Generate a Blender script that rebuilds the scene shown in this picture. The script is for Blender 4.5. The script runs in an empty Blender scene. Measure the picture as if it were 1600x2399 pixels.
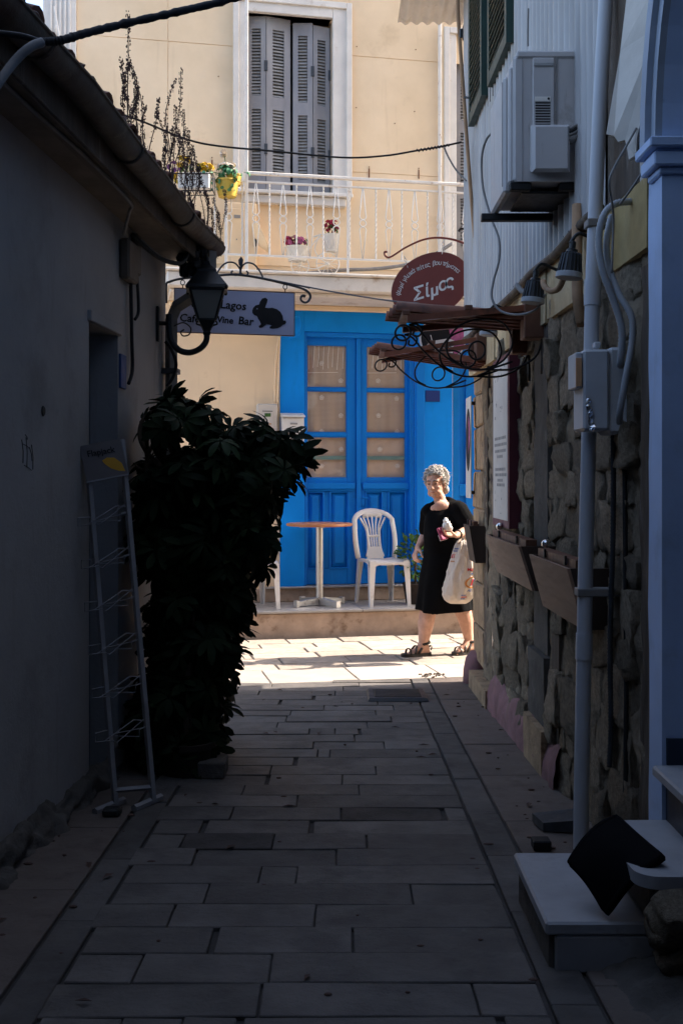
import bpy, bmesh, math, random
from mathutils import Vector, Matrix, noise
random.seed(7)
C = bpy.context.scene.collection
SC = bpy.context.scene
V = Vector
PI = math.pi
# ---------------------------------------------------------------- camera, sky, sun, exposure
HC = 1.43            # eye height above the street
FPX = 2600.0         # focal length in photo pixels (photo 1600 x 2399), horizon at row 1120
cam = bpy.data.cameras.new('camera')
cam.sensor_fit = 'VERTICAL'; cam.sensor_height = 36.0
cam.lens = 36.0 * FPX / 2399.0
cam.shift_y = -79.5 / 2399.0
cam.clip_end = 500
camo = bpy.data.objects.new('camera', cam); C.objects.link(camo)
camo.location = (0, 0, HC); camo.rotation_euler = (PI / 2, 0, 0)
SC.camera = camo
SUN_AZ, SUN_EL = math.radians(13.5), math.radians(41)      # azimuth from +X towards +Y
w = bpy.data.worlds.new('World'); SC.world = w; w.use_nodes = True
nt = w.node_tree
sky = nt.nodes.new('ShaderNodeTexSky'); sky.sky_type = 'NISHITA'; sky.sun_disc = False
sky.sun_elevation = SUN_EL; sky.sun_rotation = PI / 2 - SUN_AZ
sky.air_density = 0.9; sky.dust_density = 3.0; sky.ozone_density = 0.2
nt.nodes['Background'].inputs[1].default_value = 0.15
nt.links.new(sky.outputs[0], nt.nodes['Background'].inputs[0])
sl = bpy.data.lights.new('sun', 'SUN'); sl.energy = 3.2; sl.angle = math.radians(0.5); sl.color = (1, .90, .79)
so = bpy.data.objects.new('sun', sl); C.objects.link(so)
sd = V((math.cos(SUN_EL) * math.cos(SUN_AZ), math.cos(SUN_EL) * math.sin(SUN_AZ), math.sin(SUN_EL)))
so.rotation_euler = (-sd).to_track_quat('-Z', 'Y').to_euler(); so.location = (10, 10, 12)
SC.view_settings.view_transform = 'Standard'; SC.view_settings.look = 'None'
SC.view_settings.gamma = 1.0; SC.view_settings.use_curve_mapping = False
SC.view_settings.exposure = 2.05
SC.render.engine = 'CYCLES'
SC.cycles.use_denoising = True
SC.cycles.max_bounces = 8; SC.cycles.diffuse_bounces = 5; SC.cycles.glossy_bounces = 3
SC.cycles.caustics_reflective = False; SC.cycles.caustics_refractive = False
SC.cycles.sample_clamp_indirect = 6.0

# ---------------------------------------------------------------- helpers
ORG = {}
class MB:
    def __init__(s): s.v = []; s.f = []
    def add(s, vs, fs):
        b = len(s.v); s.v += [V(p) for p in vs]; s.f += [[b + i for i in f] for f in fs]; return s
    def join(s, o): return s.add(o.v, o.f)
    def hexa(s, p):   # 8 points: bottom 0-3, top 4-7
        return s.add(p, [(3, 2, 1, 0), (4, 5, 6, 7), (0, 1, 5, 4), (1, 2, 6, 5), (2, 3, 7, 6), (3, 0, 4, 7)])
    def box(s, x0, x1, y0, y1, z0, z1):
        if x0 > x1: x0, x1 = x1, x0
        if y0 > y1: y0, y1 = y1, y0
        if z0 > z1: z0, z1 = z1, z0
        return s.hexa([(x0, y0, z0), (x1, y0, z0), (x1, y1, z0), (x0, y1, z0), (x0, y0, z1), (x1, y0, z1), (x1, y1, z1), (x0, y1, z1)])
    def cbox(s, x0, x1, y0, y1, z0, z1, b=.004):
        if x0 > x1: x0, x1 = x1, x0
        if y0 > y1: y0, y1 = y1, y0
        if z0 > z1: z0, z1 = z1, z0
        b = min(b, (x1 - x0) * .3, (y1 - y0) * .3, (z1 - z0) * .3)
        lo, hi = (x0, y0, z0), (x1, y1, z1)
        vid = {}; vs = []
        for i in range(8):
            sgn = [(i >> k) & 1 for k in range(3)]
            for ax in range(3):
                p = []
                for k in range(3):
                    e = hi[k] if sgn[k] else lo[k]
                    if k != ax: e += -b if sgn[k] else b
                    p.append(e)
                vid[(i, ax)] = len(vs); vs.append(p)
        fs = []
        for ax in range(3):
            o = [k for k in range(3) if k != ax]
            for sd_ in (0, 1):
                q = []
                for (a, c) in ((0, 0), (1, 0), (1, 1), (0, 1)):
                    q.append(vid[((sd_ << ax) | (a << o[0]) | (c << o[1]), ax)])
                flip = (ax == 1)
                if (sd_ == 0) != flip: q = q[::-1]
                fs.append(q)
        for e in range(3):
            o = [k for k in range(3) if k != e]
            for a in (0, 1):
                for c in (0, 1):
                    i0 = (a << o[0]) | (c << o[1]); i1 = i0 | (1 << e)
                    fs.append([vid[(i0, o[0])], vid[(i1, o[0])], vid[(i1, o[1])], vid[(i0, o[1])]])
        for i in range(8): fs.append([vid[(i, 0)], vid[(i, 1)], vid[(i, 2)]])
        return s.add(vs, fs)
    def tube(s, pts, r, n=8, closed=False, flat=1.0, up=None):
        pts = [V(p) for p in pts]; k = len(pts)
        rs = r if isinstance(r, (list, tuple)) else [r] * k
        ups = None
        vs = []
        for i in range(k):
            a = pts[i - 1] if (i > 0 or closed) else pts[i]
            b = pts[(i + 1) % k] if (i < k - 1 or closed) else pts[i]
            t = (b - a)
            if t.length < 1e-9: t = V((0, 0, 1))
            t.normalize()
            if ups is None:
                ref = V(up) if up is not None else (V((0, 0, 1)) if abs(t.z) < .9 else V((1, 0, 0)))
                ups = (ref - t * ref.dot(t)).normalized()
            else:
                ups = ups - t * ups.dot(t)
                ups = ups.normalized() if ups.length > 1e-6 else t.orthogonal().normalized()
            sd_ = t.cross(ups)
            for j in range(n):
                an = 2 * PI * j / n
                vs.append(pts[i] + (ups * math.cos(an) + sd_ * math.sin(an) * flat) * rs[i])
        fs = []
        for i in range(k if closed else k - 1):
            i2 = (i + 1) % k
            for j in range(n):
                j2 = (j + 1) % n
                fs.append((i * n + j, i * n + j2, i2 * n + j2, i2 * n + j))
        if not closed:
            fs.append(tuple(range(n - 1, -1, -1))); fs.append(tuple((k - 1) * n + j for j in range(n)))
        return s.add(vs, fs)
    def lathe(s, prof, c=(0, 0, 0), n=20, M=None):
        vs = []
        for (r, z) in prof:
            for j in range(n):
                a = 2 * PI * j / n; p = V((r * math.cos(a), r * math.sin(a), z))
                vs.append((M @ p if M else p) + V(c))
        fs = []
        for i in range(len(prof) - 1):
            for j in range(n):
                j2 = (j + 1) % n
                fs.append((i * n + j, i * n + j2, (i + 1) * n + j2, (i + 1) * n + j))
        fs.append(tuple(range(n - 1, -1, -1))); fs.append(tuple((len(prof) - 1) * n + j for j in range(n)))
        return s.add(vs, fs)
    def prism(s, poly, d, M):     # polygon in local xy, extruded 0..d along local z, placed by M
        n = len(poly)
        vs = [M @ V((x, y, 0)) for x, y in poly] + [M @ V((x, y, d)) for x, y in poly]
        fs = [tuple(range(n - 1, -1, -1)), tuple(range(n, 2 * n))]
        fs += [(i, (i + 1) % n, n + (i + 1) % n, n + i) for i in range(n)]
        return s.add(vs, fs)
    def ell(s, c, r, nu=12, nv=8, M=None):
        vs = [V((0, 0, -1))]; fs = []
        for i in range(1, nv):
            ph = -PI / 2 + PI * i / nv
            for j in range(nu):
                a = 2 * PI * j / nu; vs.append(V((math.cos(ph) * math.cos(a), math.cos(ph) * math.sin(a), math.sin(ph))))
        vs.append(V((0, 0, 1))); L = len(vs) - 1
        if isinstance(r, (int, float)): r = (r, r, r)
        vs = [V((p.x * r[0], p.y * r[1], p.z * r[2])) for p in vs]
        if M: vs = [M @ p for p in vs]
        vs = [p + V(c) for p in vs]
        for j in range(nu):
            j2 = (j + 1) % nu
            fs.append((0, 1 + j2, 1 + j)); fs.append((L, L - nu + j, L - nu + j2))
            for i in range(nv - 2):
                a = 1 + i * nu; fs.append((a + j, a + j2, a + nu + j2, a + nu + j))
        return s.add(vs, fs)
    def capsule(s, a, b, ra, rb, n=10):
        a, b = V(a), V(b); t = (b - a).normalized()
        pts = []; rs = []
        for k in range(4):
            an = PI / 2 * k / 4 ; pts.append(a - t * ra * math.cos(an)); rs.append(max(ra * math.sin(an), ra * .05))
        pts.append(a); rs.append(ra); pts.append(b); rs.append(rb)
        for k in range(3, -1, -1):
            an = PI / 2 * k / 4 ; pts.append(b + t * rb * math.cos(an)); rs.append(max(rb * math.sin(an), rb * .05))
        return s.tube(pts, rs, n)
    def loft(s, rings, cap=True):
        n = len(rings[0]); vs = [p for r in rings for p in r]; fs = []
        for i in range(len(rings) - 1):
            for j in range(n):
                j2 = (j + 1) % n; fs.append((i * n + j, i * n + j2, (i + 1) * n + j2, (i + 1) * n + j))
        if cap: fs.append(tuple(range(n - 1, -1, -1))); fs.append(tuple((len(rings) - 1) * n + j for j in range(n)))
        return s.add(vs, fs)
    def sheet(s, fn, nu, nv, th=0):   # fn(u,v)->point ; thickness along fn normal ignored when 0
        vs = [V(fn(i / nu, j / nv)) for i in range(nu + 1) for j in range(nv + 1)]
        fs = [(i * (nv + 1) + j, (i + 1) * (nv + 1) + j, (i + 1) * (nv + 1) + j + 1, i * (nv + 1) + j + 1) for i in range(nu) for j in range(nv)]
        return s.add(vs, fs)
    def text(s, body, size, M, d=.002, align='CENTER', shear=0.0, fat=0.0):
        c = bpy.data.curves.new('txt', 'FONT'); c.body = body; c.size = size; c.align_x = align; c.align_y = 'CENTER'
        c.shear = shear; c.extrude = d; c.resolution_u = 2; c.offset = fat
        o = bpy.data.objects.new('txt', c); m = o.to_mesh()
        vs = [M @ v.co for v in m.vertices]; fs = [tuple(p.vertices) for p in m.polygons]
        s.add(vs, fs); o.to_mesh_clear(); bpy.data.objects.remove(o); bpy.data.curves.remove(c)
        return s
    def xf(s, M): s.v = [M @ p for p in s.v]; return s
    def jitter(s, amp, sc):
        s.v = [p + noise.noise_vector(p * sc) * amp for p in s.v]; return s
    def mesh(s, name, m, org=V((0, 0, 0)), smooth=False, recalc=True):
        me = bpy.data.meshes.new(name)
        me.from_pydata([tuple(p - org) for p in s.v], [], s.f)
        if recalc:
            bm = bmesh.new(); bm.from_mesh(me); bmesh.ops.recalc_face_normals(bm, faces=bm.faces); bm.to_mesh(me); bm.free()
        if smooth:
            for p in me.polygons: p.use_smooth = True
            if smooth == 'auto':
                try: me.set_sharp_from_angle(angle=math.radians(40))
                except Exception: pass
        if m: me.materials.append(m)
        return me
    def build(s, name, m, parent=None, smooth=False, recalc=True):
        org = ORG.get(parent.name, V((0, 0, 0))) if parent else V((0, 0, 0))
        o = bpy.data.objects.new(name, s.mesh(name, m, org, smooth, recalc)); C.objects.link(o)
        if parent: o.parent = parent; ORG[o.name] = org
        return o
    def single(s, name, m, label, cat, group=None, kind=None, smooth=False):   # a thing that is one mesh, origin at its base
        xs = [p.x for p in s.v]; ys = [p.y for p in s.v]; zs = [p.z for p in s.v]
        org = V(((min(xs) + max(xs)) / 2, (min(ys) + max(ys)) / 2, min(zs)))
        o = bpy.data.objects.new(name, s.mesh(name, m, org, smooth)); C.objects.link(o); o.location = org
        ORG[o.name] = org
        tag(o, label, cat, group, kind); return o
def tag(o, label=None, cat=None, group=None, kind=None):
    if label: o['label'] = label
    if cat: o['category'] = cat
    if group: o['group'] = group
    if kind: o['kind'] = kind
    return o
def thing(name, label, cat, loc=(0, 0, 0), rotz=0, group=None, world=True):
    """Empty at the base. world=True: parts are given in world coordinates; else in the thing's own frame."""
    o = bpy.data.objects.new(name, None); C.objects.link(o); o.location = loc; o.rotation_euler = (0, 0, rotz)
    o.empty_display_size = .1
    ORG[o.name] = V(loc) if world else V((0, 0, 0))
    return tag(o, label, cat, group)
def piece(name, me, parent, loc, rot=(0, 0, 0), scale=(1, 1, 1), m=None):
    o = bpy.data.objects.new(name, me); C.objects.link(o); o.parent = parent
    o.location = V(loc) - ORG.get(parent.name, V((0, 0, 0))); o.rotation_euler = rot; o.scale = scale
    return o
def copy_tree(o, parent=None):
    c = o.copy(); C.objects.link(c)
    if parent: c.parent = parent
    for ch in list(o.children): copy_tree(ch, c)
    return c
def bez(p0, p1, p2, p3, n=10):
    p0, p1, p2, p3 = V(p0), V(p1), V(p2), V(p3)
    return [p0 * (1 - t) ** 3 + p1 * 3 * t * (1 - t) ** 2 + p2 * 3 * t * t * (1 - t) + p3 * t ** 3 for t in [i / n for i in range(n + 1)]]
def spline(pts, n=6):
    pts = [V(p) for p in pts]; out = []
    for i in range(len(pts) - 1):
        a = pts[max(i - 1, 0)]; b = pts[i]; c = pts[i + 1]; d = pts[min(i + 2, len(pts) - 1)]
        for k in range(n):
            t = k / n
            out.append(.5 * ((2 * b) + (c - a) * t + (2 * a - 5 * b + 4 * c - d) * t * t + (3 * b - a - 3 * c + d) * t ** 3))
    out.append(pts[-1]); return out
def P(x, y, Y): return V(((x - 800) * Y / FPX, Y, HC - (y - 1120) * Y / FPX))     # photo pixel -> point at distance Y
def floor_z(Y): return .27 - .0345 * Y if Y < 7.826 else 0.0
def G(x, y):
    Y = 1.16 / ((y - 1120) / FPX - .0345); return V(((x - 800) * Y / FPX, Y, floor_z(Y)))
def frame(o, x, y):   # matrix: local x,y axes and origin
    x = V(x).normalized(); y = V(y).normalized(); z = x.cross(y).normalized(); y = z.cross(x)
    return Matrix(((x.x, y.x, z.x, o[0]), (x.y, y.y, z.y, o[1]), (x.z, y.z, z.z, o[2]), (0, 0, 0, 1)))
def grid_rects(s0, s1, z0, z1, holes):
    ss = sorted({s0, s1} | {min(max(h[k], s0), s1) for h in holes for k in (0, 1)})
    zs = sorted({z0, z1} | {min(max(h[k], z0), z1) for h in holes for k in (2, 3)})
    out = []
    for i in range(len(ss) - 1):
        run = None
        for j in range(len(zs) - 1):
            cs, cz = (ss[i] + ss[i + 1]) / 2, (zs[j] + zs[j + 1]) / 2
            inside = any(h[0] < cs < h[1] and h[2] < cz < h[3] for h in holes)
            if not inside:
                if run and abs(run[3] - zs[j]) < 1e-9: run[3] = zs[j + 1]
                else:
                    run = [ss[i], ss[i + 1], zs[j], zs[j + 1]]; out.append(run)
            else: run = None
    return out
def remesh(mb, voxel, smooth_it=3, sm=.5):
    me = mb.mesh('tmp', None); o = bpy.data.objects.new('tmp', me); C.objects.link(o)
    r = o.modifiers.new('r', 'REMESH'); r.mode = 'VOXEL'; r.voxel_size = voxel; r.use_smooth_shade = True
    if smooth_it:
        s_ = o.modifiers.new('s', 'SMOOTH'); s_.iterations = smooth_it; s_.factor = sm
    dg = bpy.context.evaluated_depsgraph_get(); dg.update()
    out = bpy.data.meshes.new_from_object(o.evaluated_get(dg))
    bpy.data.objects.remove(o); bpy.data.meshes.remove(me)
    return out
def mesh_obj(name, me, m, parent, org=None):
    org = ORG.get(parent.name, V((0, 0, 0))) if parent else V((0, 0, 0))
    me.transform(Matrix.Translation(-org)); me.materials.clear(); me.materials.append(m)
    for p in me.polygons: p.use_smooth = True
    o = bpy.data.objects.new(name, me); C.objects.link(o)
    if parent: o.parent = parent; ORG[o.name] = org
    return o

# ---------------------------------------------------------------- materials
def srgb(r, g, b):
    f = lambda c: (c / 255 / 12.92) if c / 255 <= .04045 else ((c / 255 + .055) / 1.055) ** 2.4
    return (f(r), f(g), f(b))
def mat(name, col, rough=.75, var=.18, vs=5.0, bump=.25, bs=60.0, bd=.004, metal=0.0, dirt=None, rnd=0.0, stretch=None, spec=.4, hue=None):
    """dirt = (colour, scale, threshold 0-1, amount); stretch = vector scale; hue = second colour mixed by large noise"""
    m = bpy.data.materials.new(name); m.use_nodes = True; t = m.node_tree; N = t.nodes; L = t.links
    b = N['Principled BSDF']; b.inputs['Roughness'].default_value = rough; b.inputs['Metallic'].default_value = metal
    b.inputs['Specular IOR Level'].default_value = spec
    tc = N.new('ShaderNodeTexCoord'); vec = tc.outputs['Object']
    oi = N.new('ShaderNodeObjectInfo')
    if rnd:
        sc = N.new('ShaderNodeVectorMath'); sc.operation = 'SCALE'; sc.inputs[0].default_value = (37, 53, 71); L.new(oi.outputs['Random'], sc.inputs['Scale'])
        ad = N.new('ShaderNodeVectorMath'); L.new(vec, ad.inputs[0]); L.new(sc.outputs[0], ad.inputs[1]); vec = ad.outputs[0]
    if stretch:
        mp = N.new('ShaderNodeMapping'); mp.inputs['Scale'].default_value = stretch; L.new(vec, mp.inputs['Vector']); vec = mp.outputs[0]
    def nz(scale, det=6, ro=.6):
        n = N.new('ShaderNodeTexNoise'); n.inputs['Scale'].default_value = scale; n.inputs['Detail'].default_value = det; n.inputs['Roughness'].default_value = ro
        L.new(vec, n.inputs['Vector']); return n
    def mr(src, a, b_, c=0, d=1):
        r = N.new('ShaderNodeMapRange'); r.inputs[1].default_value = a; r.inputs[2].default_value = b_; r.inputs[3].default_value = c; r.inputs[4].default_value = d
        L.new(src, r.inputs[0]); return r.outputs[0]
    cur = None
    def rgb(c):
        n = N.new('ShaderNodeRGB'); n.outputs[0].default_value = (*c, 1); return n.outputs[0]
    cur = rgb(col)
    if hue:
        mx = N.new('ShaderNodeMix'); mx.data_type = 'RGBA'; L.new(mr(nz(vs * .5).outputs[0], .38, .62), mx.inputs[0]); L.new(cur, mx.inputs[6]); L.new(rgb(hue), mx.inputs[7]); cur = mx.outputs[2]
    if var or rnd:
        k = mr(nz(vs).outputs[0], .3, .7, 1 - var, 1 + var)
        if rnd:
            k2 = mr(oi.outputs['Random'], 0, 1, 1 - rnd, 1 + rnd); mu = N.new('ShaderNodeMath'); mu.operation = 'MULTIPLY'; L.new(k, mu.inputs[0]); L.new(k2, mu.inputs[1]); k = mu.outputs[0]
        vm = N.new('ShaderNodeVectorMath'); vm.operation = 'SCALE'; L.new(cur, vm.inputs[0]); L.new(k, vm.inputs['Scale']); cur = vm.outputs[0]
    if dirt:
        for (dc, ds, dt, da, *st_) in (dirt if isinstance(dirt, list) else [dirt]):
            dn = nz(ds, 8, .65)
            if st_:
                mp2 = N.new('ShaderNodeMapping'); mp2.inputs['Scale'].default_value = st_[0]; L.new(vec, mp2.inputs['Vector']); L.new(mp2.outputs[0], dn.inputs['Vector'])
            mx = N.new('ShaderNodeMix'); mx.data_type = 'RGBA'; L.new(mr(dn.outputs[0], dt, dt + .12, 0, da), mx.inputs[0]); L.new(cur, mx.inputs[6]); L.new(rgb(dc), mx.inputs[7]); cur = mx.outputs[2]
    L.new(cur, b.inputs['Base Color'])
    if not isinstance(rough, tuple):
        L.new(mr(nz(vs * 2.3).outputs[0], .3, .7, max(rough - .1, .05), min(rough + .1, 1)), b.inputs['Roughness'])
    if bump:
        bp = N.new('ShaderNodeBump'); bp.inputs['Strength'].default_value = bump; bp.inputs['Distance'].default_value = bd
        L.new(nz(bs, 8, .7).outputs[0], bp.inputs['Height']); L.new(bp.outputs[0], b.inputs['Normal'])
    return m
M = {}
M['cream'] = mat('cream_render', (.84, .64, .41), .85, .09, 1.3, .12, 45, hue=(.85, .665, .45), dirt=[((.42, .27, .13), 2.2, .60, .25), ((.46, .31, .17), 4, .60, .22, (2.2, 1, .18)), ((.80, .64, .48), 3, .62, .35)])
M['cream_low'] = mat('cream_plaster', (.85, .655, .43), .85, .07, 1.5, .15, 60, dirt=[((.45, .3, .16), 3, .60, .35), ((.5, .35, .2), 4, .60, .2, (2.2, 1, .2))])
M['trim'] = mat('white_trim', (.72, .68, .62), .7, .1, 4, .12, 50, dirt=((.35, .24, .13), 6, .62, .5))
M['slab'] = mat('balcony_white', (.70, .64, .56), .8, .12, 4, .2, 50, dirt=((.36, .22, .1), 7, .58, .6))
M['blue'] = mat('blue_paint', (.001, .205, .68), .5, .14, 3, .2, 25, spec=.22, hue=(.001, .165, .58), dirt=[((.01, .27, .74), 6, .62, .5, (3, 1, .3)), ((.02, .10, .30), 7, .66, .5)])
M['blue2'] = mat('blue_wall_paint', (.001, .245, .77), .65, .1, 2, .25, 40, spec=.18, dirt=[((.002, .18, .58), 4, .58, .5, (1.5, 1, .4)), ((.03, .3, .75), 9, .66, .4)])
M['shut'] = mat('grey_blue_shutter', (.28, .28, .305), .6, .2, 5, .15, 40, stretch=(1, 1, .3), hue=(.28, .275, .28), dirt=((.2, .2, .22), 12, .66, .5))
M['slat'] = mat('shutter_slat', (.27, .265, .26), .6, .2, 9, .15, 50, rnd=.15)
M['whiteiron'] = mat('rusty_white_iron', (.78, .74, .68), .6, .08, 10, .1, 80, dirt=((.32, .12, .03), 14, .60, .9))
M['marble'] = mat('grey_marble', (.36, .34, .32), .35, .2, 4, .06, 30, dirt=((.22, .2, .18), 5, .55, .5))
M['stepface'] = mat('step_render', (.42, .31, .235), .85, .22, 6, .4, 40, dirt=[((.17, .10, .06), 5, .56, .75), ((.07, .06, .03), 9, .66, .6)])
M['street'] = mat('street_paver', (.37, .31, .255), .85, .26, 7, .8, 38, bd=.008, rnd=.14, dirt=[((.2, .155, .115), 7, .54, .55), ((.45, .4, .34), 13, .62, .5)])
M['kerb'] = mat('kerb_paver', (.40, .345, .295), .7, .12, 5, .2, 50, rnd=.07)
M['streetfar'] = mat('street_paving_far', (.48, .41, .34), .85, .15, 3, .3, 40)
M['joint'] = mat('joint_mortar', (.10, .085, .07), .9, .3, 9, .4, 60)
M['jointdark'] = mat('dark_joint', (.042, .038, .036), .9, .3, 9, .4, 60)
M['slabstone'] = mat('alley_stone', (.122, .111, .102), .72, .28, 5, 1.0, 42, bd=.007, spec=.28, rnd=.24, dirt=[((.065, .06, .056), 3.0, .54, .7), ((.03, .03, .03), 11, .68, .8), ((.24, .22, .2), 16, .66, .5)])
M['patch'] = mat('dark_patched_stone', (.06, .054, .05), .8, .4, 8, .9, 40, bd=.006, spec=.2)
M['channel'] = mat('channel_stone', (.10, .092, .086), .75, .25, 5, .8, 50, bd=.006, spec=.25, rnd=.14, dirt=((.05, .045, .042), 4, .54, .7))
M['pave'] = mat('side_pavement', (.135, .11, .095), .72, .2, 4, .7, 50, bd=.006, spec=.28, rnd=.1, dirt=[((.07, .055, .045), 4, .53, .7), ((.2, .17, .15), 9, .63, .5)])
M['leftwall'] = mat('left_wall_plaster', (.34, .325, .312), .9, .14, 1.4, .35, 30, bd=.008, dirt=[((.22, .205, .19), 1.6, .55, .6), ((.27, .25, .23), 5, .57, .6, (1.5, 1.5, .25)), ((.08, .07, .06), 9, .71, .6)])
M['soffit'] = mat('soffit_board', (.20, .165, .13), .85, .2, 4, .25, 40, dirt=((.14, .1, .07), 3, .5, .6), rnd=.1)
M['gutter'] = mat('rusty_gutter', (.075, .06, .045), .7, .3, 5, .5, 30, metal=.1, dirt=[((.055, .03, .018), 4.5, .48, .95), ((.20, .16, .11), 6, .58, .8)])
M['tile'] = mat('clay_tile', (.13, .05, .028), .85, .3, 8, .4, 60, rnd=.25, dirt=((.05, .04, .03), 8, .55, .7))
M['stone'] = mat('rubble_stone', (.37, .295, .205), .95, .34, 9, 1.0, 26, bd=.05, rnd=.34, dirt=[((.16, .12, .08), 13, .54, .6), ((.5, .45, .38), 7, .62, .6)])
M['mortar'] = mat('old_mortar', (.24, .19, .13), .95, .35, 9, 1.0, 22, bd=.025, dirt=((.4, .34, .27), 8, .6, .7))
M['pink'] = mat('pink_plaster', (.22, .11, .115), .9, .3, 7, .6, 25, bd=.012, dirt=((.2, .12, .1), 8, .55, .7))
M['quoin'] = mat('quoin_stone', (.36, .25, .15), .95, .32, 8, 1.0, 28, bd=.014, rnd=.12, dirt=((.14, .09, .055), 9, .53, .75))
M['corr'] = mat('corrugated_metal', (.36, .35, .35), .5, .2, 4, .25, 55, metal=.1, dirt=[((.34, .30, .25), 3, .55, .6), ((.2, .13, .09), 11, .70, .7)], stretch=(1, 1, .25))
M['fascia'] = mat('cream_fascia', (.50, .39, .23), .85, .2, 5, .35, 40, dirt=[((.30, .2, .09), 4, .52, .8), ((.1, .07, .04), 10, .66, .6)])
M['ochre'] = mat('ochre_plaster', (.36, .26, .11), .9, .25, 7, .4, 40, dirt=((.5, .42, .3), 6, .6, .6))
M['darkwood'] = mat('dark_wood', (.055, .035, .025), .7, .3, 6, .3, 40, stretch=(1, 1, .2))
M['brownwood'] = mat('brown_wood', (.14, .06, .035), .55, .3, 8, .2, 40, stretch=(1, 3, .6))
M['planter'] = mat('weathered_board', (.30, .195, .135), .75, .2, 6, .3, 50, stretch=(1, .4, 3), dirt=((.13, .07, .05), 7, .58, .6))
M['canopy'] = mat('canopy_brown', (.20, .065, .033), .5, .3, 8, .25, 40, rnd=.15, dirt=((.04, .02, .012), 6, .52, .8))
M['iron'] = mat('wrought_iron', (.018, .014, .013), .5, .3, 15, .2, 80, metal=.3)
M['ironblue'] = mat('grey_iron', (.06, .068, .08), .5, .3, 15, .2, 80, metal=.4)
M['blackmetal'] = mat('black_metal', (.014, .016, .018), .45, .2, 12, .1, 60)
M['cable'] = mat('black_cable', (.015, .015, .016), .7, .3, 20, .3, 60)
M['cablegrey'] = mat('grey_cable', (.22, .21, .2), .7, .2, 12, .1, 60)
M['acwhite'] = mat('air_conditioner_casing', (.48, .46, .455), .5, .1, 3, .05, 40, dirt=[((.2, .16, .12), 5, .60, .6), ((.22, .18, .15), 8, .58, .6, (2, 2, .3))])
M['pvc'] = mat('pale_pvc', (.50, .52, .555), .5, .12, 3, .08, 40, dirt=((.26, .2, .16), 5, .60, .6), stretch=(1, 1, .35))
M['bluewhite'] = mat('painted_plaster_blue_white', (.44, .57, .80), .85, .1, 3, .3, 60, dirt=[((.34, .42, .56), 5, .54, .5), ((.20, .20, .21), 7, .66, .7), ((.36, .40, .46), 6, .58, .5, (2, 2, .25))])
M['arch'] = mat('arch_moulding', (.32, .375, .46), .7, .15, 3, .15, 40, dirt=((.2, .15, .12), 10, .68, .6))
M['deepblue'] = mat('deep_blue_door', (.02, .035, .06), .5, .2, 3, .1, 40)
M['marblewhite'] = mat('white_marble', (.35, .355, .37), .5, .18, 4, .25, 30, dirt=[((.2, .195, .19), 4, .52, .7), ((.09, .08, .075), 9, .64, .7)])
M['concrete'] = mat('rough_concrete', (.10, .09, .08), .95, .3, 7, .9, 28, bd=.015, dirt=((.22, .21, .2), 6, .62, .8))
M['grey'] = mat('grey_conduit', (.34, .36, .38), .6, .1, 6, .05, 40)
M['metalbox'] = mat('grey_white_box', (.48, .50, .52), .5, .12, 5, .1, 40, dirt=((.25, .23, .2), 6, .62, .6))
M['oldflap'] = mat('peeled_plaster', (.60, .56, .50), .9, .15, 4, .4, 30, dirt=((.32, .25, .18), 5, .6, .7))
M['oldwood'] = mat('old_grey_wood', (.11, .082, .06), .9, .35, 6, .9, 26, bd=.012, stretch=(2, 2, .35), dirt=((.36, .33, .3), 8, .64, .7))
M['green'] = mat('dark_green_shutter', (.012, .04, .035), .45, .2, 6, .1, 40)
M['maroon'] = mat('maroon_frame', (.13, .03, .045), .5, .15, 6, .1, 40)
M['paper'] = mat('stained_paper', (.62, .58, .53), .8, .1, 4, .1, 40, dirt=[((.3, .25, .2), 9, .62, .5), ((.08, .06, .05), 16, .70, .7)])
M['ink'] = mat('printed_ink', (.02, .018, .018), .7, 0, 4, 0)
M['signbrown'] = mat('brown_sign', (.19, .042, .032), .55, .1, 3, .04, 40)
M['signwhite'] = mat('white_lettering', (.75, .72, .68), .7, .08, 8, 0)
M['signgrey'] = mat('grey_sign_board', (.52, .54, .72), .6, .08, 3, .05, 40)
M['padblack'] = mat('matt_black_pad', (.006, .006, .007), .95, .2, 6, .3, 50, spec=.05)
M['black'] = mat('flat_black', (.008, .008, .009), .7, .1, 5, .05)
M['glasslamp'] = mat('frosted_lamp_glass', (.20, .205, .19), .35, .1, 4, .02)
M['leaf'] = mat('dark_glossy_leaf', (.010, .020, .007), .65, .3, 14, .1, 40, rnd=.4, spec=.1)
M['leaf2'] = mat('bright_ivy_leaf', (.05, .19, .085), .6, .3, 14, .1, 40, rnd=.25)
M['leaf3'] = mat('pot_plant_leaf', (.04, .11, .02), .6, .3, 14, .1, 40, rnd=.3)
M['bark'] = mat('shrub_bark', (.07, .05, .035), .9, .3, 14, .5, 50)
M['weed'] = mat('dried_weed', (.085, .05, .04), .9, .3, 20, .2, 60)
M['potyellow'] = mat('yellow_pot', (.58, .40, .06), .55, .1, 6, .05)
M['potwhite'] = mat('white_pot', (.66, .63, .58), .6, .1, 6, .05, dirt=((.4, .35, .28), 7, .6, .5))
M['potclay'] = mat('clay_pot', (.022, .015, .012), .8, .2, 8, .3)
M['flred'] = mat('red_petals', (.42, .02, .07), .7, .3, 30, 0)
M['flpink'] = mat('pink_petals', (.50, .13, .28), .7, .3, 30, 0)
M['flwhite'] = mat('white_petals', (.72, .64, .55), .7, .2, 30, 0)
M['flyellow'] = mat('yellow_petals', (.62, .42, .03), .7, .2, 30, 0)
M['flpurple'] = mat('purple_petals', (.22, .08, .26), .7, .2, 30, 0)
M['plastic'] = mat('white_plastic_chair', (.58, .555, .54), .5, .08, 4, .06, 40, dirt=((.34, .29, .24), 8, .62, .6))
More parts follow.
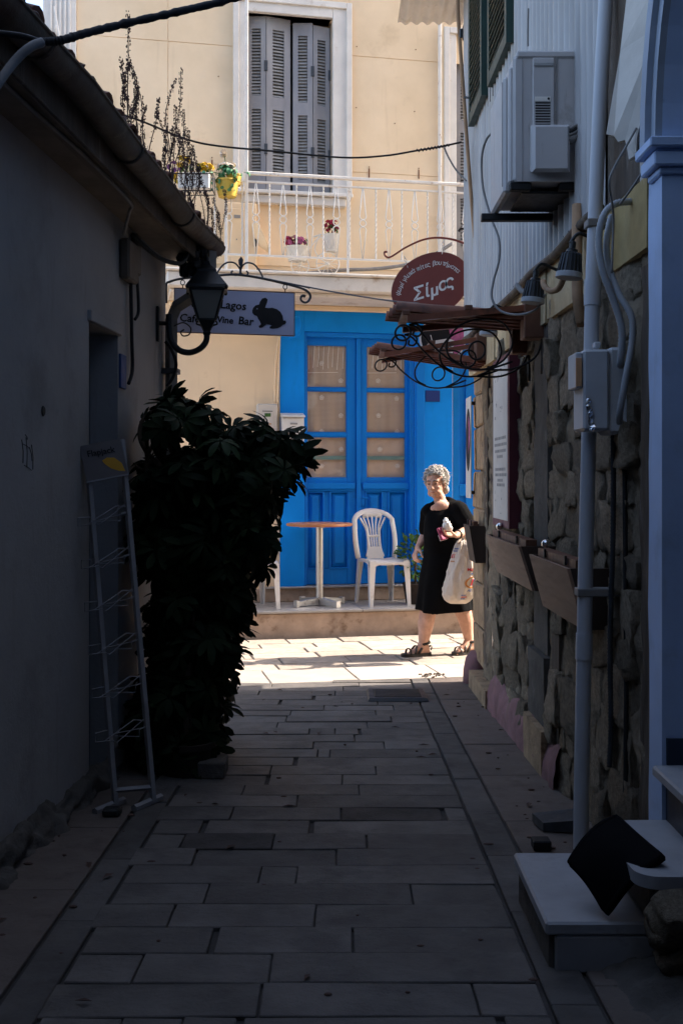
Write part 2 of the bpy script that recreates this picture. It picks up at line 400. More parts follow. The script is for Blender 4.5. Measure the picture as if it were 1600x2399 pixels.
M['tabletop'] = mat('orange_wood_top', (.42, .165, .06), .45, .2, 6, .05, 40)
M['steel'] = mat('brushed_steel', (.62, .59, .55), .35, .12, 8, .05, 60, metal=.75)
M['chrome'] = mat('chrome', (.7, .7, .7), .15, 0, 5, 0, metal=1)
M['rackwhite'] = mat('dusty_white_rack', (.24, .235, .24), .6, .15, 8, .1)
M['box_white'] = mat('white_letterbox', (.68, .66, .63), .45, .06, 5, .04)
M['meter'] = mat('meter_box', (.60, .55, .48), .55, .08, 5, .05)
M['plaque'] = mat('dark_blue_plaque', (.006, .03, .17), .5, .15, 12, .05)
M['curtain'] = mat('beige_curtain', (.66, .50, .40), .95, .05, 3, .1, 90)
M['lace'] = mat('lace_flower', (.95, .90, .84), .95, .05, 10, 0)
M['teal'] = mat('teal_curtain_band', (.16, .30, .30), .95, .1, 8, 0)
M['skin'] = mat('skin', (.52, .29, .205), .6, .14, 14, .25, 70, hue=(.58, .335, .24), dirt=((.44, .17, .11), 9, .60, .5))
M['hair'] = mat('grey_hair', (.58, .55, .51), .6, .5, 26, .5, 120, hue=(.31, .29, .265))
M['dress'] = mat('black_dress', (.0035, .0035, .004), .95, .2, 8, .2, 120, spec=.08)
M['leather'] = mat('black_leather', (.018, .015, .014), .4, .2, 12, .1, 60)
M['bag'] = mat('cream_plastic_bag', (.66, .57, .48), .45, .06, 5, .8, 9, bd=.035, stretch=(2.5, 2.5, .8))
M['printred'] = mat('red_print', (.52, .03, .03), .6, 0, 5, 0)
M['printblue'] = mat('blue_print', (.05, .12, .35), .6, 0, 5, 0)
M['printorange'] = mat('orange_print', (.55, .22, .05), .6, 0, 5, 0)
M['napkin'] = mat('white_napkin', (.78, .74, .68), .8, .06, 12, .3, 40)
M['purse'] = mat('magenta_purse', (.30, .03, .10), .5, .1, 8, .05)
M['eye'] = mat('eye_white', (.55, .5, .46), .3, 0, 5, 0)
M['iris'] = mat('dark_iris', (.03, .02, .015), .3, 0, 5, 0)
M['lip'] = mat('lips', (.36, .13, .10), .55, .1, 20, 0)
M['brow'] = mat('grey_brow', (.13, .11, .095), .8, .2, 30, 0)
M['orangelabel'] = mat('orange_label', (.55, .30, .15), .6, .1, 8, 0)
M['numblue'] = mat('blue_number_plate', (.03, .07, .20), .6, .2, 9, 0)
M['interior'] = mat('dark_interior', (.02, .018, .016), .9, .2, 5, 0)
M['farwall'] = mat('house_plaster', (.42, .38, .33), .9, .1, 2, .2, 40)
M['rust'] = mat('rust_iron', (.20, .075, .035), .8, .35, 12, .3, 60)
M['cane'] = mat('cane_pole', (.33, .20, .11), .75, .25, 8, .2, 40)
M['header'] = mat('rack_header', (.15, .13, .125), .6, .1, 6, 0)
M['yellowleaf'] = mat('yellow_print', (.62, .32, .02), .6, .05, 6, 0)
def glass(name, tint=(.97, .975, .97), refl=.12):
    m = bpy.data.materials.new(name); m.use_nodes = True; t = m.node_tree; N = t.nodes; L = t.links
    N.remove(N['Principled BSDF']); tr = N.new('ShaderNodeBsdfTransparent'); tr.inputs[0].default_value = (*tint, 1)
    gl = N.new('ShaderNodeBsdfGlossy'); gl.inputs['Roughness'].default_value = .03
    lw = N.new('ShaderNodeLayerWeight'); pw = N.new('ShaderNodeMath'); pw.operation = 'POWER'; pw.inputs[1].default_value = 4.0; L.new(lw.outputs['Facing'], pw.inputs[0])
    fr = N.new('ShaderNodeMapRange'); fr.inputs[3].default_value = .045; fr.inputs[4].default_value = .9; L.new(pw.outputs[0], fr.inputs[0]); mx = N.new('ShaderNodeMixShader')
    L.new(fr.outputs[0], mx.inputs[0]); L.new(tr.outputs[0], mx.inputs[1]); L.new(gl.outputs[0], mx.inputs[2]); L.new(mx.outputs[0], N['Material Output'].inputs[0])
    return m
M['glass'] = glass('window_glass')
def lace_mat():
    m = mat('lace_net_curtain', (.70, .53, .42), .95, .05, 3, 0); t = m.node_tree; N = t.nodes; L = t.links
    b = N['Principled BSDF']; src = b.inputs['Base Color'].links[0].from_socket
    tc = N.new('ShaderNodeTexCoord'); wv = N.new('ShaderNodeTexWave'); wv.bands_direction = 'Z'; wv.inputs['Scale'].default_value = 26
    w2 = N.new('ShaderNodeTexWave'); w2.bands_direction = 'X'; w2.inputs['Scale'].default_value = 26
    for q in (wv, w2): L.new(tc.outputs['Object'], q.inputs['Vector']); q.inputs['Distortion'].default_value = .3
    mn = N.new('ShaderNodeMath'); mn.operation = 'MULTIPLY'; L.new(wv.outputs['Fac'], mn.inputs[0]); L.new(w2.outputs['Fac'], mn.inputs[1])
    r = N.new('ShaderNodeMapRange'); r.inputs[3].default_value = .68; r.inputs[4].default_value = 1.12; L.new(mn.outputs[0], r.inputs[0])
    vm = N.new('ShaderNodeVectorMath'); vm.operation = 'SCALE'; L.new(src, vm.inputs[0]); L.new(r.outputs[0], vm.inputs['Scale']); L.new(vm.outputs[0], b.inputs['Base Color'])
    return m
M['lacenet'] = lace_mat()
# ---------------------------------------------------------------- ground, street, alley floor
gr = MB().add([(-200, -200, -.06), (200, -200, -.06), (200, 300, -.06), (-200, 300, -.06)], [(0, 1, 2, 3)]).build('ground', M['joint']); tag(gr, kind='structure')
FA = math.radians(11.6); FO = V((-.2, 10.75, 0)); FN = V((math.sin(FA), -math.cos(FA), 0)); FU = V((math.cos(FA), math.sin(FA), 0))
def FL(px, py, off=0.0):
    d = V(((px - 800) / FPX, 1, -(py - 1120) / FPX)); t = (off + FO.dot(FN)) / d.dot(FN)
    p = d * t; return ((p - FO).dot(FU), p.z + HC)
def R4(x0, y0, x1, y1, off=0.0):
    ym, xm = (y0 + y1) / 2, (x0 + x1) / 2
    return FL(x0, ym, off)[0], FL(x1, ym, off)[0], FL(xm, y1, off)[1], FL(xm, y0, off)[1]
FM = Matrix.Translation(FO) @ Matrix.Rotation(FA, 4, 'Z')       # facade frame: x along, y into the wall, z up

street = thing('street', None, None, FO, FA, world=False); tag(street, kind='structure')
MB().box(-3.7, 3.7, -3.0, -.6, -.05, -.012).build('street_bed', M['joint'], street)
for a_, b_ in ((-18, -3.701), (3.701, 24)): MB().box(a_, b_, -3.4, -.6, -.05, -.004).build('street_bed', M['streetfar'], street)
rs = random.Random(3)
def slab_mesh(name, lx, ly, h, m, seed, b=.006):
    q = MB().cbox(-lx / 2, lx / 2, -ly / 2, ly / 2, -h, 0, b); q.jitter(.0035, 9 + seed); return q.mesh(name, m)
pav = [slab_mesh('paver', l, .25, .05, M['street'], i) for i, l in enumerate((.34, .40, .46, .52))]
y = -.80; row = 0
while y > -2.30:
    x = -3.6 + rs.random() * .3
    while x < 3.2:
        i = rs.randrange(4); l = (.34, .40, .46, .52)[i]
        piece('paver', pav[i], street, (x + l / 2, y - .125, rs.uniform(-.004, .003)), (rs.uniform(-.008, .008), rs.uniform(-.006, .006), rs.uniform(-.012, .012)))
        x += l + .012
    y -= .262; row += 1
kb = slab_mesh('kerb_slab', .62, .53, .06, M['kerb'], 2, .005)
x = -3.4
while x < 3.4:
    piece('kerb_slab', kb, street, (x + .31, y - .285 + .005, .004 + rs.uniform(-.001, .001)), (0, 0, rs.uniform(-.004, .004))); x += .628
KEND = y - .56

def tilt(Y): return (-math.atan(.0345), 0, 0)
alley = MB().add([(-1.7, -6, floor_z(-6) - .014), (1.6, -6, floor_z(-6) - .014), (1.6, 8.3, floor_z(7.82) - .030), (-1.7, 8.3, floor_z(7.82) - .030)], [(0, 1, 2, 3)]).build('alley_floor', M['jointdark']); tag(alley, kind='structure')
ROWS = [[609, 1115], [323, 634], [506, 825], [402, 738], [485, 963], [609, 696], [456, 788], [427, 640, 858], [481, 734], [543, 798, 1043], [400, 696], [570, 841], [630, 802], [634, 880], [695], [744, 773], [734, 900], [520, 831]]
XLn, XRn = -.695, .485
RW_ = .1847
ra = random.Random(11)
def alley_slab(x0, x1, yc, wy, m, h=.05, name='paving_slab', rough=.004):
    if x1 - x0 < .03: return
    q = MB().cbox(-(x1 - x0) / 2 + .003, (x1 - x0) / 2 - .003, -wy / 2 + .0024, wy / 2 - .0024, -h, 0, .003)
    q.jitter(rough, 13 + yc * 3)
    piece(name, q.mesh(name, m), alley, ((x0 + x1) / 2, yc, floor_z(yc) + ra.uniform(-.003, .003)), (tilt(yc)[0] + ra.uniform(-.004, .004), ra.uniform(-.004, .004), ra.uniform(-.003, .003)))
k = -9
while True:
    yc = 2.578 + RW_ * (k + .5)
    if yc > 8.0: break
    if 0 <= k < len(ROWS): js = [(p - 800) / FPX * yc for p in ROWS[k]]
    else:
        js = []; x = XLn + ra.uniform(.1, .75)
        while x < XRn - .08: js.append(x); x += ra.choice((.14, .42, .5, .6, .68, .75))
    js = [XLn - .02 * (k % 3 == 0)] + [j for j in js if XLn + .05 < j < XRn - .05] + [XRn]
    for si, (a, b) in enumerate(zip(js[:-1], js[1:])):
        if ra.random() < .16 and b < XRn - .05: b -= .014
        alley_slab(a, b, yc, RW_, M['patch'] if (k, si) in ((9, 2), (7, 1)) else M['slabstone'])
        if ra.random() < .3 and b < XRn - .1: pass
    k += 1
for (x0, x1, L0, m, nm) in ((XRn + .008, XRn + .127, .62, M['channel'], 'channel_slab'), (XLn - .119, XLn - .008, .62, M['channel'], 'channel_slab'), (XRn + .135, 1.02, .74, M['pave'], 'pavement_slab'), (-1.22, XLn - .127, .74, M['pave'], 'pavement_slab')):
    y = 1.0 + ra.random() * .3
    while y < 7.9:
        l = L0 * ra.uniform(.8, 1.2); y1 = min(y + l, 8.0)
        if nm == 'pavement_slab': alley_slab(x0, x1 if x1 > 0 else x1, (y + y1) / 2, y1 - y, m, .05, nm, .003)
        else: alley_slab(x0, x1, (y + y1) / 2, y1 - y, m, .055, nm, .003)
        y = y1
rg = random.Random(77); q = MB()
for k in range(150):
    X = rg.choice((rg.uniform(-1.0, .9), rg.uniform(.7, .92), rg.uniform(-1.05, -.8))); Y = rg.uniform(2.4, 7.6); sz = rg.uniform(.003, .009); q.ell((X, Y, floor_z(Y) + sz * .3), (sz * rg.uniform(.8, 2.2), sz, sz * .5), 6, 4)
for k in range(26):
    X, Y = rg.uniform(-1.0, .9), rg.uniform(2.5, 7.6); a = rg.random() * 6.28; l = rg.uniform(.015, .035); u = V((math.cos(a), math.sin(a), -.0345 * math.sin(a))) * l; n2 = V((-math.sin(a), math.cos(a), 0)) * l * .35; c = V((X, Y, floor_z(Y) + .006))
    q.add([c - u, c - n2 + V((0, 0, .004)), c + u, c + n2 + V((0, 0, .006))], [(0, 1, 2, 3)])
o = q.build('grit_and_leaves', M['weed'], alley); o['kind'] = 'stuff'
# rough mortar bank along the foot of the left wall
def lump(u, v):
    Y = .5 + 5.2 * u; X = -1.366 + .064 * Y - .02; a = v * PI / 2
    n_ = noise.noise(V((Y * 5, v * 2, 1))) * .05 + noise.noise(V((Y * 16, v * 4, 5))) * .03 + noise.noise(V((Y * 40, v * 9, 2))) * .012
    r = .085 + n_
    return (X + r * 1.0 * math.sin(a) + .01, Y, floor_z(Y) - .02 + (r + .02) * math.cos(a) * .9)
MB().sheet(lump, 260, 12).build('mortar_bank', M['concrete'], alley, smooth=True)

# ---------------------------------------------------------------- terrace of the cream house
ter = thing('terrace', None, None, FO, FA, world=False); tag(ter, kind='structure')
s0, z0 = FL(560, 1428, .72)
MB().cbox(-6, 12, -.705, .3, -.06, .215, .01).jitter(.004, 3).build('step_riser', M['stepface'], ter)
x = -5.0
while x < 6:
    l = 1.05; MB().cbox(x + .003, x + l - .003, -.735, .0, .216, .24, .005).build('marble_slab', M['marble'], ter); x += l
MB().cbox(-6, 12, -.035, .2, .2405, .372, .008).jitter(.003, 4).build('plinth', M['stepface'], ter)
MB().cbox(-.55, 1.05, -.075, .2, .3725, .388, .004).build('threshold', M['marble'], ter)

# ---------------------------------------------------------------- the cream house across the street
house = thing('cream_house', 'cream plastered house with blue double door, grey shutters and a white balcony', 'house', FO, FA, world=False)
Sl = FL(113, 60)[0]; Sp = FL(180, 60)[0]; Sr = 14.0; Htop = 7.3
win = R4(578, 38, 778, 456); win2 = R4(1066, 76, 1260, 640)
BZ = FL(740, 700)[1]          # level of balcony underside at the wall
dor = R4(712, 779, 971, 1377); dor2 = R4(1060, 800, 1190, 1377)
wall = MB()
for r in grid_rects(Sl, Sr, .0, Htop, [win, win2, dor, dor2]):
    wall.box(r[0], r[1], 0, .30, r[2], r[3])
wall.build('wall', M['cream_low'], house)
MB().box(Sl, Sr, .302, 6, 0, Htop - .01).build('house_body', M['interior'], house)
MB().box(Sl - .25, Sr, -.38, 6.2, Htop, Htop + .16).build('roof', M['trim'], house)
# upper wall panels
pl = [FL(180, 60)[0] + .003, FL(394, 60)[0], FL(549, 60)[0]]
pz = [BZ + .30, FL(500, 385)[1], FL(300, 90)[1], Htop - .002]
wl, wr = FL(552, 200)[0], FL(817, 200)[0]; w2l = FL(1041, 200)[0]
def panel(a, b, c, d): MB().cbox(a + .0025, b - .0025, -.008, .004, c + .0025, d - .0025, .0015).build('wall_panel', M['cream'], house)
for j in range(3):
    for a, b in zip(pl[:-1], pl[1:]): panel(a, b, pz[j], pz[j + 1])
    panel(wr, w2l, pz[j], pz[j + 1])
panel(wl, wr, FL(680, 3)[1], Htop - .002); panel(wl, wr, pz[0], FL(680, 470)[1])
panel(FL(1300, 200)[0], 4.6, pz[0], pz[2]); panel(4.6, 8, pz[0], pz[2]); panel(w2l, 8, pz[2], pz[3])
# corner pilaster of fluted boards
cp = MB().cbox(Sl - .04, Sp, -.05, .3, .3, Htop - .003, .006)
n = 5
for i in range(n):
    a = Sl + .02 + (Sp - Sl - .05) * i / n; cp.cbox(a, a + (Sp - Sl - .05) / n - .02, -.065, -.049, .4, Htop - .1, .004)
cp.build('corner_pilaster', M['trim'], house)
hk = MB().tube([FM.inverted() @ P(128 + i * 3, 15 + i * 18, 10.1) for i in range(5)], .008, 6); hk.build('wire_hook', M['whiteiron'], house)
# windows
def trim(w, l, r, top, bottom=None, name='window_frame'):
    a, b, z0_, z1_ = w
    q = MB()
    zt = FL(680, top)[1]
    q.cbox(l, a - .0, -.045, .16, z0_ - .02, zt, .006); q.cbox(b, r, -.045, .16, z0_ - .02, zt, .006); q.cbox(a + .001, b - .001, -.045, .16, z1_, zt, .006)
    q.cbox(l - .02, l + .035, -.065, -.044, z0_ - .02, zt + .02, .005); q.cbox(r - .035, r + .02, -.065, -.044, z0_ - .02, zt + .02, .005); q.cbox(l + .036, r - .036, -.065, -.044, zt - .04, zt + .02, .005)
    q.build(name, M['trim'], house)
trim(win, FL(550, 250)[0], FL(817, 250)[0], 6)
trim(win2, FL(1041, 250)[0], FL(1300, 250)[0], 42)
sx = R4(556, 455, 822, 486)
MB().cbox(sx[0], sx[1], -.11, .1, sx[3] - .03, sx[3] + .005, .006).cbox(sx[0] + .06, sx[1] - .06, -.075, .1, sx[2] + .01, sx[3] - .031, .01).build('window_sill', M['trim'], house)
slm = {}
def shutter_leaf(a, b, z0_, z1_, fold, ygrp, hinge=False, yb=.05):
    """fold = depth of far edge: leaf stands slightly folded"""
    w_ = b - a; y0, y1 = yb + fold[0], yb + fold[1]
    def pt(u, dy, z): return (a + w_ * u, y0 + (y1 - y0) * u + dy, z)
    def bx(q, u0, u1, d0, d1, za, zb): q.hexa([pt(u0, d0, za), pt(u1, d0, za), pt(u1, d1, za), pt(u0, d1, za), pt(u0, d0, zb), pt(u1, d0, zb), pt(u1, d1, zb), pt(u0, d1, zb)])
    q = MB(); st = .27; e = .003 / w_
    bx(q, e, st, 0, .035, z0_, z1_); bx(q, 1 - st, 1 - e, 0, .035, z0_, z1_)
    zs = [z0_] + [z for g in ygrp for z in g] + [z1_]
    for i in range(0, len(zs), 2): bx(q, st, 1 - st, .001, .034, zs[i], zs[i + 1])
    lf = q.build('shutter_leaf', M['shut'], house)
    for g in ygrp:
        n = max(3, int(round((g[1] - g[0]) / .031))); h = (g[1] - g[0]) / n
        for i in range(n):
            key = round(w_, 2)
            if key not in slm:
                slm[key] = MB().hexa([(-.5 * w_ * (1 - 2 * st), -.012, -.010), (.5 * w_ * (1 - 2 * st), -.012, -.010), (.5 * w_ * (1 - 2 * st), -.006, -.013), (-.5 * w_ * (1 - 2 * st), -.006, -.013), (-.5 * w_ * (1 - 2 * st), .008, .017), (.5 * w_ * (1 - 2 * st), .008, .017), (.5 * w_ * (1 - 2 * st), .013, .014), (-.5 * w_ * (1 - 2 * st), .013, .014)]).mesh('slat', M['slat'])
            c = pt(.5, .018, g[0] + h * (i + .5)); o = piece('slat', slm[key], lf, c, (random.uniform(-.05, .05), 0, math.atan2(y1 - y0, w_) + random.uniform(-.004, .004)))
    if hinge:
        hq = MB()
        for zf in (.25, .72):
            z = z0_ + (z1_ - z0_) * zf; c = pt(1, -.004, z); hq.cbox(c[0] - .02, c[0] + .012, c[1] - .006, c[1] + .004, z - .05, z + .05, .002)
        hq.build('hinge', M['ironblue'], lf)
zz = lambda y_: FL(680, y_)[1]
grp = [(zz(408), zz(256)), (zz(226), zz(68))]; grp = [(min(g), max(g)) for g in grp]
xs = [FL(p, 250)[0] for p in (580, 625, 684, 689, 735, 777)]
shutter_leaf(xs[0], xs[1], win[2] + .01, win[3] - .005, (.02, -.02), grp, True)
shutter_leaf(xs[1], xs[2], win[2] + .01, win[3] - .005, (-.02, .03), grp)
shutter_leaf(xs[3], xs[4], win[2] + .01, win[3] - .03, (.03, -.01), [(g[0] - .03, g[1] - .03) for g in grp], True)
shutter_leaf(xs[4], xs[5], win[2] + .01, win[3] - .05, (-.01, .03), [(g[0] - .05, g[1] - .06) for g in grp], True)
MB().box(win[0], win[1], .20, .21, win[2], win[3]).build('window_backing', M['interior'], house)
x2 = [FL(p, 250)[0] for p in (1069, 1120, 1172)]
g2 = [(zz(560), zz(440)), (zz(410), zz(280)), (zz(250), zz(95))]
shutter_leaf(x2[0], x2[1], win2[2] + .01, win2[3] - .005, (.02, -.01), g2, True); shutter_leaf(x2[1], x2[2], win2[2] + .01, win2[3] - .005, (-.01, .02), g2)
MB().box(win2[0], win2[1], .20, .21, win2[2], win2[3]).build('window_backing', M['interior'], house)
# balcony slab
OB = .66
zs0, zs1 = FL(740, 681, OB)[1], FL(740, 646, OB)[1]
sL = FL(392, 660, OB)[0]; sR = 4.4
MB().cbox(sL, sR, -OB, .0, zs0, zs1, .012).cbox(sL - .02, sR, -OB - .025, -.0, zs1 + .0005, zs1 + .03, .01).cbox(sL + .03, sR, -OB + .10, 0, zs0 - .035, zs0 - .0005, .01).jitter(.003, 5).build('balcony_slab', M['slab'], house)
MB().cbox(sL + .05, sR, -.06, 0, BZ - .12, zs0 - .036, .01).build('balcony_moulding', M['cream_low'], house)
# railing
OR = .63
def rl(px, py): return FL(px, py, OR)
rail = MB()
zt = (rl(575, 406)[1] + rl(1060, 431)[1]) / 2; zm = (rl(640, 428)[1] + rl(1030, 450)[1]) / 2; zb = (rl(560, 597)[1] + rl(960, 613)[1]) / 2
rL = rl(578, 420)[0]; rLL = rl(470, 500)[0]; rR = 4.3
rail.cbox(rL, rR, -OR - .018, -OR + .018, zt - .014, zt + .014, .004)
rail.cbox(rLL, rR, -OR - .009, -OR + .009, zm - .009, zm + .009, .003)
rail.cbox(rLL, rR, -OR - .009, -OR + .009, zb - .009, zb + .009, .003)
railing = rail.build('balcony_railing', M['whiteiron'], house)
tw = MB()
ring = []
nseg = 44; hh = zm - zb - .018
for i in range(nseg + 1):
    t = i / nseg; an = t * PI * 7; r_ = .0085
    amp = 1 if .06 < t < .94 else 0
    ring.append([V((math.cos(an * amp + PI / 2 * k) * r_, math.sin(an * amp + PI / 2 * k) * r_, t * hh)) for k in range(4)])
tw.loft(ring); twm = tw.mesh('twisted_bar', M['whiteiron'])
lp = MB(); wv = .030
def drop(z0_, z1_):   # slender drop loop, narrow at z0_
    pts = []
    for i in range(17):
        a = -PI * .5 + PI * i / 16; pts.append((wv * math.sin(a) * 1.0, 0, z1_ - (abs(z1_ - z0_) * .10) * (1 - math.cos(a)) * (1 if z1_ > z0_ else -1)))
    return [(-.004, 0, z0_)] + [(p[0], 0, p[2]) for p in pts] + [(.004, 0, z0_)]
rr_ = .030; mid = hh * .505
lp.tube(drop(hh, mid + rr_ + .004), .0052, 6); lp.tube(drop(0, mid - rr_ - .004), .0052, 6)
lp.tube([(rr_ * math.cos(a * PI / 8), 0, mid + rr_ * math.sin(a * PI / 8)) for a in range(16)], .0052, 6, closed=True)
lpm = lp.mesh('loop_baluster', M['whiteiron'], smooth=True)
pitch = (rl(1080, 540)[0] - rl(600, 540)[0]) / 6.0 * 1.0
b0 = rl(600, 520)[0]; step = (rl(850, 540)[0] - rl(600, 520)[0]) / 8.0
i = -3
while True:
    s_ = b0 + step * i
    if s_ > rR: break
    piece('loop_baluster' if i % 2 == 0 else 'twisted_bar', lpm if i % 2 == 0 else twm, railing, (s_, -OR, zb + .009)); i += 1
pst = MB()
for px in (578, 1030):
    s_ = rl(px, 300)[0]; MB().cbox(s_ - .014, s_ + .014, -OR - .0145, -OR + .0145, zs1 + .03, Htop - .05, .003).build('balcony_post', M['whiteiron'], house)
s_ = rl(530, 560)[0]; MB().cbox(s_ - .012, s_ + .012, -OR - .014, -OR + .014, zs1 + .03, zm - .02, .003).build('balcony_post', M['whiteiron'], house)
s_ = rl(815, 560)[0]; MB().cbox(s_ - .009, s_ + .009, -OR - .010, -OR + .010, zs1 + .03, zm - .02, .003).build('balcony_post', M['whiteiron'], house)
# plinth strip and conduit at the back of the balcony
MB().cbox(sL, sR, -.03, 0, zs1 + .03, BZ + .24, .004).build('skirting', M['slat'], house)
cq = [FM.inverted() @ p for p in [P(600, 632, 10.5), P(700, 640, 10.55), P(800, 633, 10.62), P(900, 628, 10.7), P(990, 610, 10.78), P(1060, 570, 10.85)]]
MB().tube(spline(cq, 6), .018, 7).build('conduit', M['cablegrey'], house, smooth=True)
# nails and rust marks on the panels
nl = MB()
for (px, py) in ((835, 110), (973, 117), (834, 253), (970, 262), (924, 290), (512, 180), (864, 392), (980, 395), (497, 370)):
    s_, z_ = FL(px, py); nl.cbox(s_ - .005, s_ + .005, -.016, -.009, z_ - .005, z_ + .005)
for (px, py) in ((864, 395), (980, 398), (497, 375)):
    s_, z_ = FL(px, py); nl.cbox(s_ - .006, s_ + .006, -.014, -.009, z_ - .09, z_)
nl.build('rusty_nail', M['rust'], house)
# pipe from roof at right post
MB().tube([(FL(1037, y_)[0] - .0, -.03, FL(1037, y_)[1]) for y_ in (60, 200, 420, 600)], .012, 6).build('wall_cable', M['cream'], house)

# ------- blue door surround
bo = .022
bl = [FL(656, 1000)[0], FL(712, 1000)[0], FL(971, 1000)[0], FL(1058, 1000)[0]]
bt, bd_ = FL(800, 731)[1], FL(800, 779)[1]
fb = MB()
fb.cbox(bl[0], bl[1], -bo, .12, .373, bt, .003); fb.cbox(bl[1] + .0005, bl[2] - .0005, -bo, .12, bd_, bt, .003); fb.cbox(bl[2], bl[3], -bo, .12, .373, bt, .003)
fb.cbox(bl[3] + .0005, 5.2, -bo, .12, dor2[3], bt, .003)
fb.build('blue_surround', M['blue2'], house)
fr = MB()
D = .07
fr.cbox(bl[1] + .0008, bl[1] + .028, .0, .14, .389, bd_ - .002, .004); fr.cbox(FL(961, 1000)[0], bl[2] - .0008, .0, .14, .389, bd_ - .002, .004); fr.cbox(bl[1] + .029, FL(961, 1000)[0] - .001, .0, .14, FL(800, 790)[1], bd_ - .002, .004)
fr.cbox(FL(973, 1000)[0], FL(992, 1000)[0], -bo - .02, -bo - .0003, .40, bd_ + .03, .006)
fr.build('door_frame', M['blue'], house)
def pz_(y_): return FL(800, y_, -D)[1]
def ps_(x_): return FL(x_, 1050, -D)[0]
panes_y = [(809, 909), (916, 1014), (1023, 1120)]
def leaf(xa, xb, pa, pb, pan):
    q = MB(); a, b, c, d = ps_(xa), ps_(xb), ps_(pa), ps_(pb); zb_, zt_ = .392, pz_(791)
    q.cbox(a, c, D, D + .045, zb_, zt_, .004); q.cbox(d, b, D, D + .045, zb_, zt_, .004)
    zr = [zt_] + [pz_(v) for p in panes_y for v in p] + [pz_(1152)]
    for i in range(0, len(zr), 2):
        q.cbox(c - .0005, d + .0005, D + .002, D + .043, zr[i + 1], zr[i], .004)
    q.cbox(c - .0005, d + .0005, D + .002, D + .043, zb_, pz_(1331), .004)
    m0, m1 = ps_(pan[0][1]), ps_(pan[1][0])
    q.cbox(m0, m1, D + .002, D + .043, pz_(1331) + .0005, pz_(1152) - .0005, .004)
    q.cbox(c - .02, m0, D + .03, D + .042, pz_(1331), pz_(1152)); q.cbox(m1, d + .02, D + .03, D + .042, pz_(1331), pz_(1152))
    lf = q.build('door_leaf', M['blue'], house)
    for (y0_, y1_) in panes_y:
        MB().box(c + .001, d - .001, D + .018, D + .023, pz_(y1_) + .0008, pz_(y0_) - .0008).build('pane', M['glass'], lf)
        e = .008; z1_, z0_ = pz_(y0_) - .0005, pz_(y1_) + .0005
        bead = MB(); bead.cbox(c, c + e, D + .006, D + .017, z0_, z1_, .002).cbox(d - e, d, D + .006, D + .017, z0_, z1_, .002).cbox(c + e, d - e, D + .006, D + .017, z1_ - e, z1_, .002).cbox(c + e, d - e, D + .006, D + .017, z0_, z0_ + e, .002)
        bead.build('glazing_bead', M['blue'], lf)
    for (u, v) in pan:
        u, v = ps_(u), ps_(v); z0_, z1_ = pz_(1329), pz_(1154); e = .045
        q = MB(); fo = [(u, D + .029, z0_), (v, D + .029, z0_), (v, D + .029, z1_), (u, D + .029, z1_), (u + e, D + .004, z0_ + e), (v - e, D + .004, z0_ + e), (v - e, D + .004, z1_ - e), (u + e, D + .004, z1_ - e)]
        q.add(fo, [(0, 1, 5, 4), (1, 2, 6, 5), (2, 3, 7, 6), (3, 0, 4, 7), (4, 5, 6, 7)])
        t_ = .014
        q.cbox(u - t_, u, D - .010, D + .004, z0_ - t_, z1_ + t_, .003).cbox(v, v + t_, D - .010, D + .004, z0_ - t_, z1_ + t_, .003).cbox(u, v, D - .010, D + .004, z1_, z1_ + t_, .003).cbox(u, v, D - .010, D + .004, z0_ - t_, z0_, .003)
        q.build('door_panel', M['blue'], lf)
    MB().cbox(a + .012, b - .012, D - .03, D - .0003, pz_(1146), pz_(1131), .006).cbox(a + .02, b - .02, D - .02, D - .0004, pz_(1150), pz_(1146) - .0004, .004).build('weather_rail', M['blue'], lf)
    return lf
lf1 = leaf(714, 833, 719, 813, ((721, 756), (775, 815)))
lf2 = leaf(846, 960, 858, 950, ((859, 894), (912, 948)))
MB().cbox(ps_(834), ps_(845), D - .022, D + .03, .392, pz_(791), .006).build('meeting_strip', M['blue'], house)
hd = MB().cbox(ps_(846), ps_(853), D - .012, D, pz_(1185), pz_(1160), .002).tube([(ps_(849), D - .008, pz_(1166)), (ps_(849), D - .045, pz_(1166)), (ps_(860), D - .045, pz_(1167))], .007, 6)
hd.build('handle', M['blue'], lf2)
# second blue door
q = MB(); a, b = dor2[0], dor2[1]
q.cbox(a, b, .10, .14, .39, dor2[3], .004); q.cbox(a, a + .09, .07, .0995, .39, dor2[3], .004); q.cbox(a + .16, a + .26, .08, .0993, .5, dor2[3] - .1, .006)
q.cbox(a + .0903, b, .07, .0995, 1.25, 1.37, .004)
q.build('blue_door', M['blue'], house)
# curtains behind the panes
def curtain(pa, pb, ph):
    c, d = ps_(pa) - .02, ps_(pb) + .02; z0_, z1_ = pz_(1124), pz_(805)
    def fn(y0_, y1_, amp, dd):
        za, zb_ = pz_(y1_), pz_(y0_)
        return lambda u, v: (c + (d - c) * u, D + .040 + dd + amp * .6 * math.sin(u * 19 + ph + math.sin(v * 2 + ph) * .6), za + (zb_ - za) * v)
    cu = MB().sheet(fn(806, 1018, .008, 0), 60, 6).build('lace_curtain', M['lacenet'], house, smooth=True)
    c2 = MB().sheet(fn(1016, 1125, .006, .012), 60, 4).build('curtain', M['curtain'], house, smooth=True)
    MB().box(c, d, D + .026, D + .0295, pz_(1077), pz_(1068)).build('curtain_band', M['teal'], c2)
    return cu, c2
cu1 = curtain(719, 813, 0); cu2 = curtain(858, 950, 2)
fl = MB()
for k in range(5):
    a = 2 * PI * k / 5 + PI / 2
    fl.tube([(.0135 * math.cos(a) + .0085 * math.cos(b), 0, .0135 * math.sin(a) + .0085 * math.sin(b)) for b in [2 * PI * j / 8 for j in range(8)]], .0026, 4, closed=True)
flm = fl.mesh('curtain_flower', M['lace'])
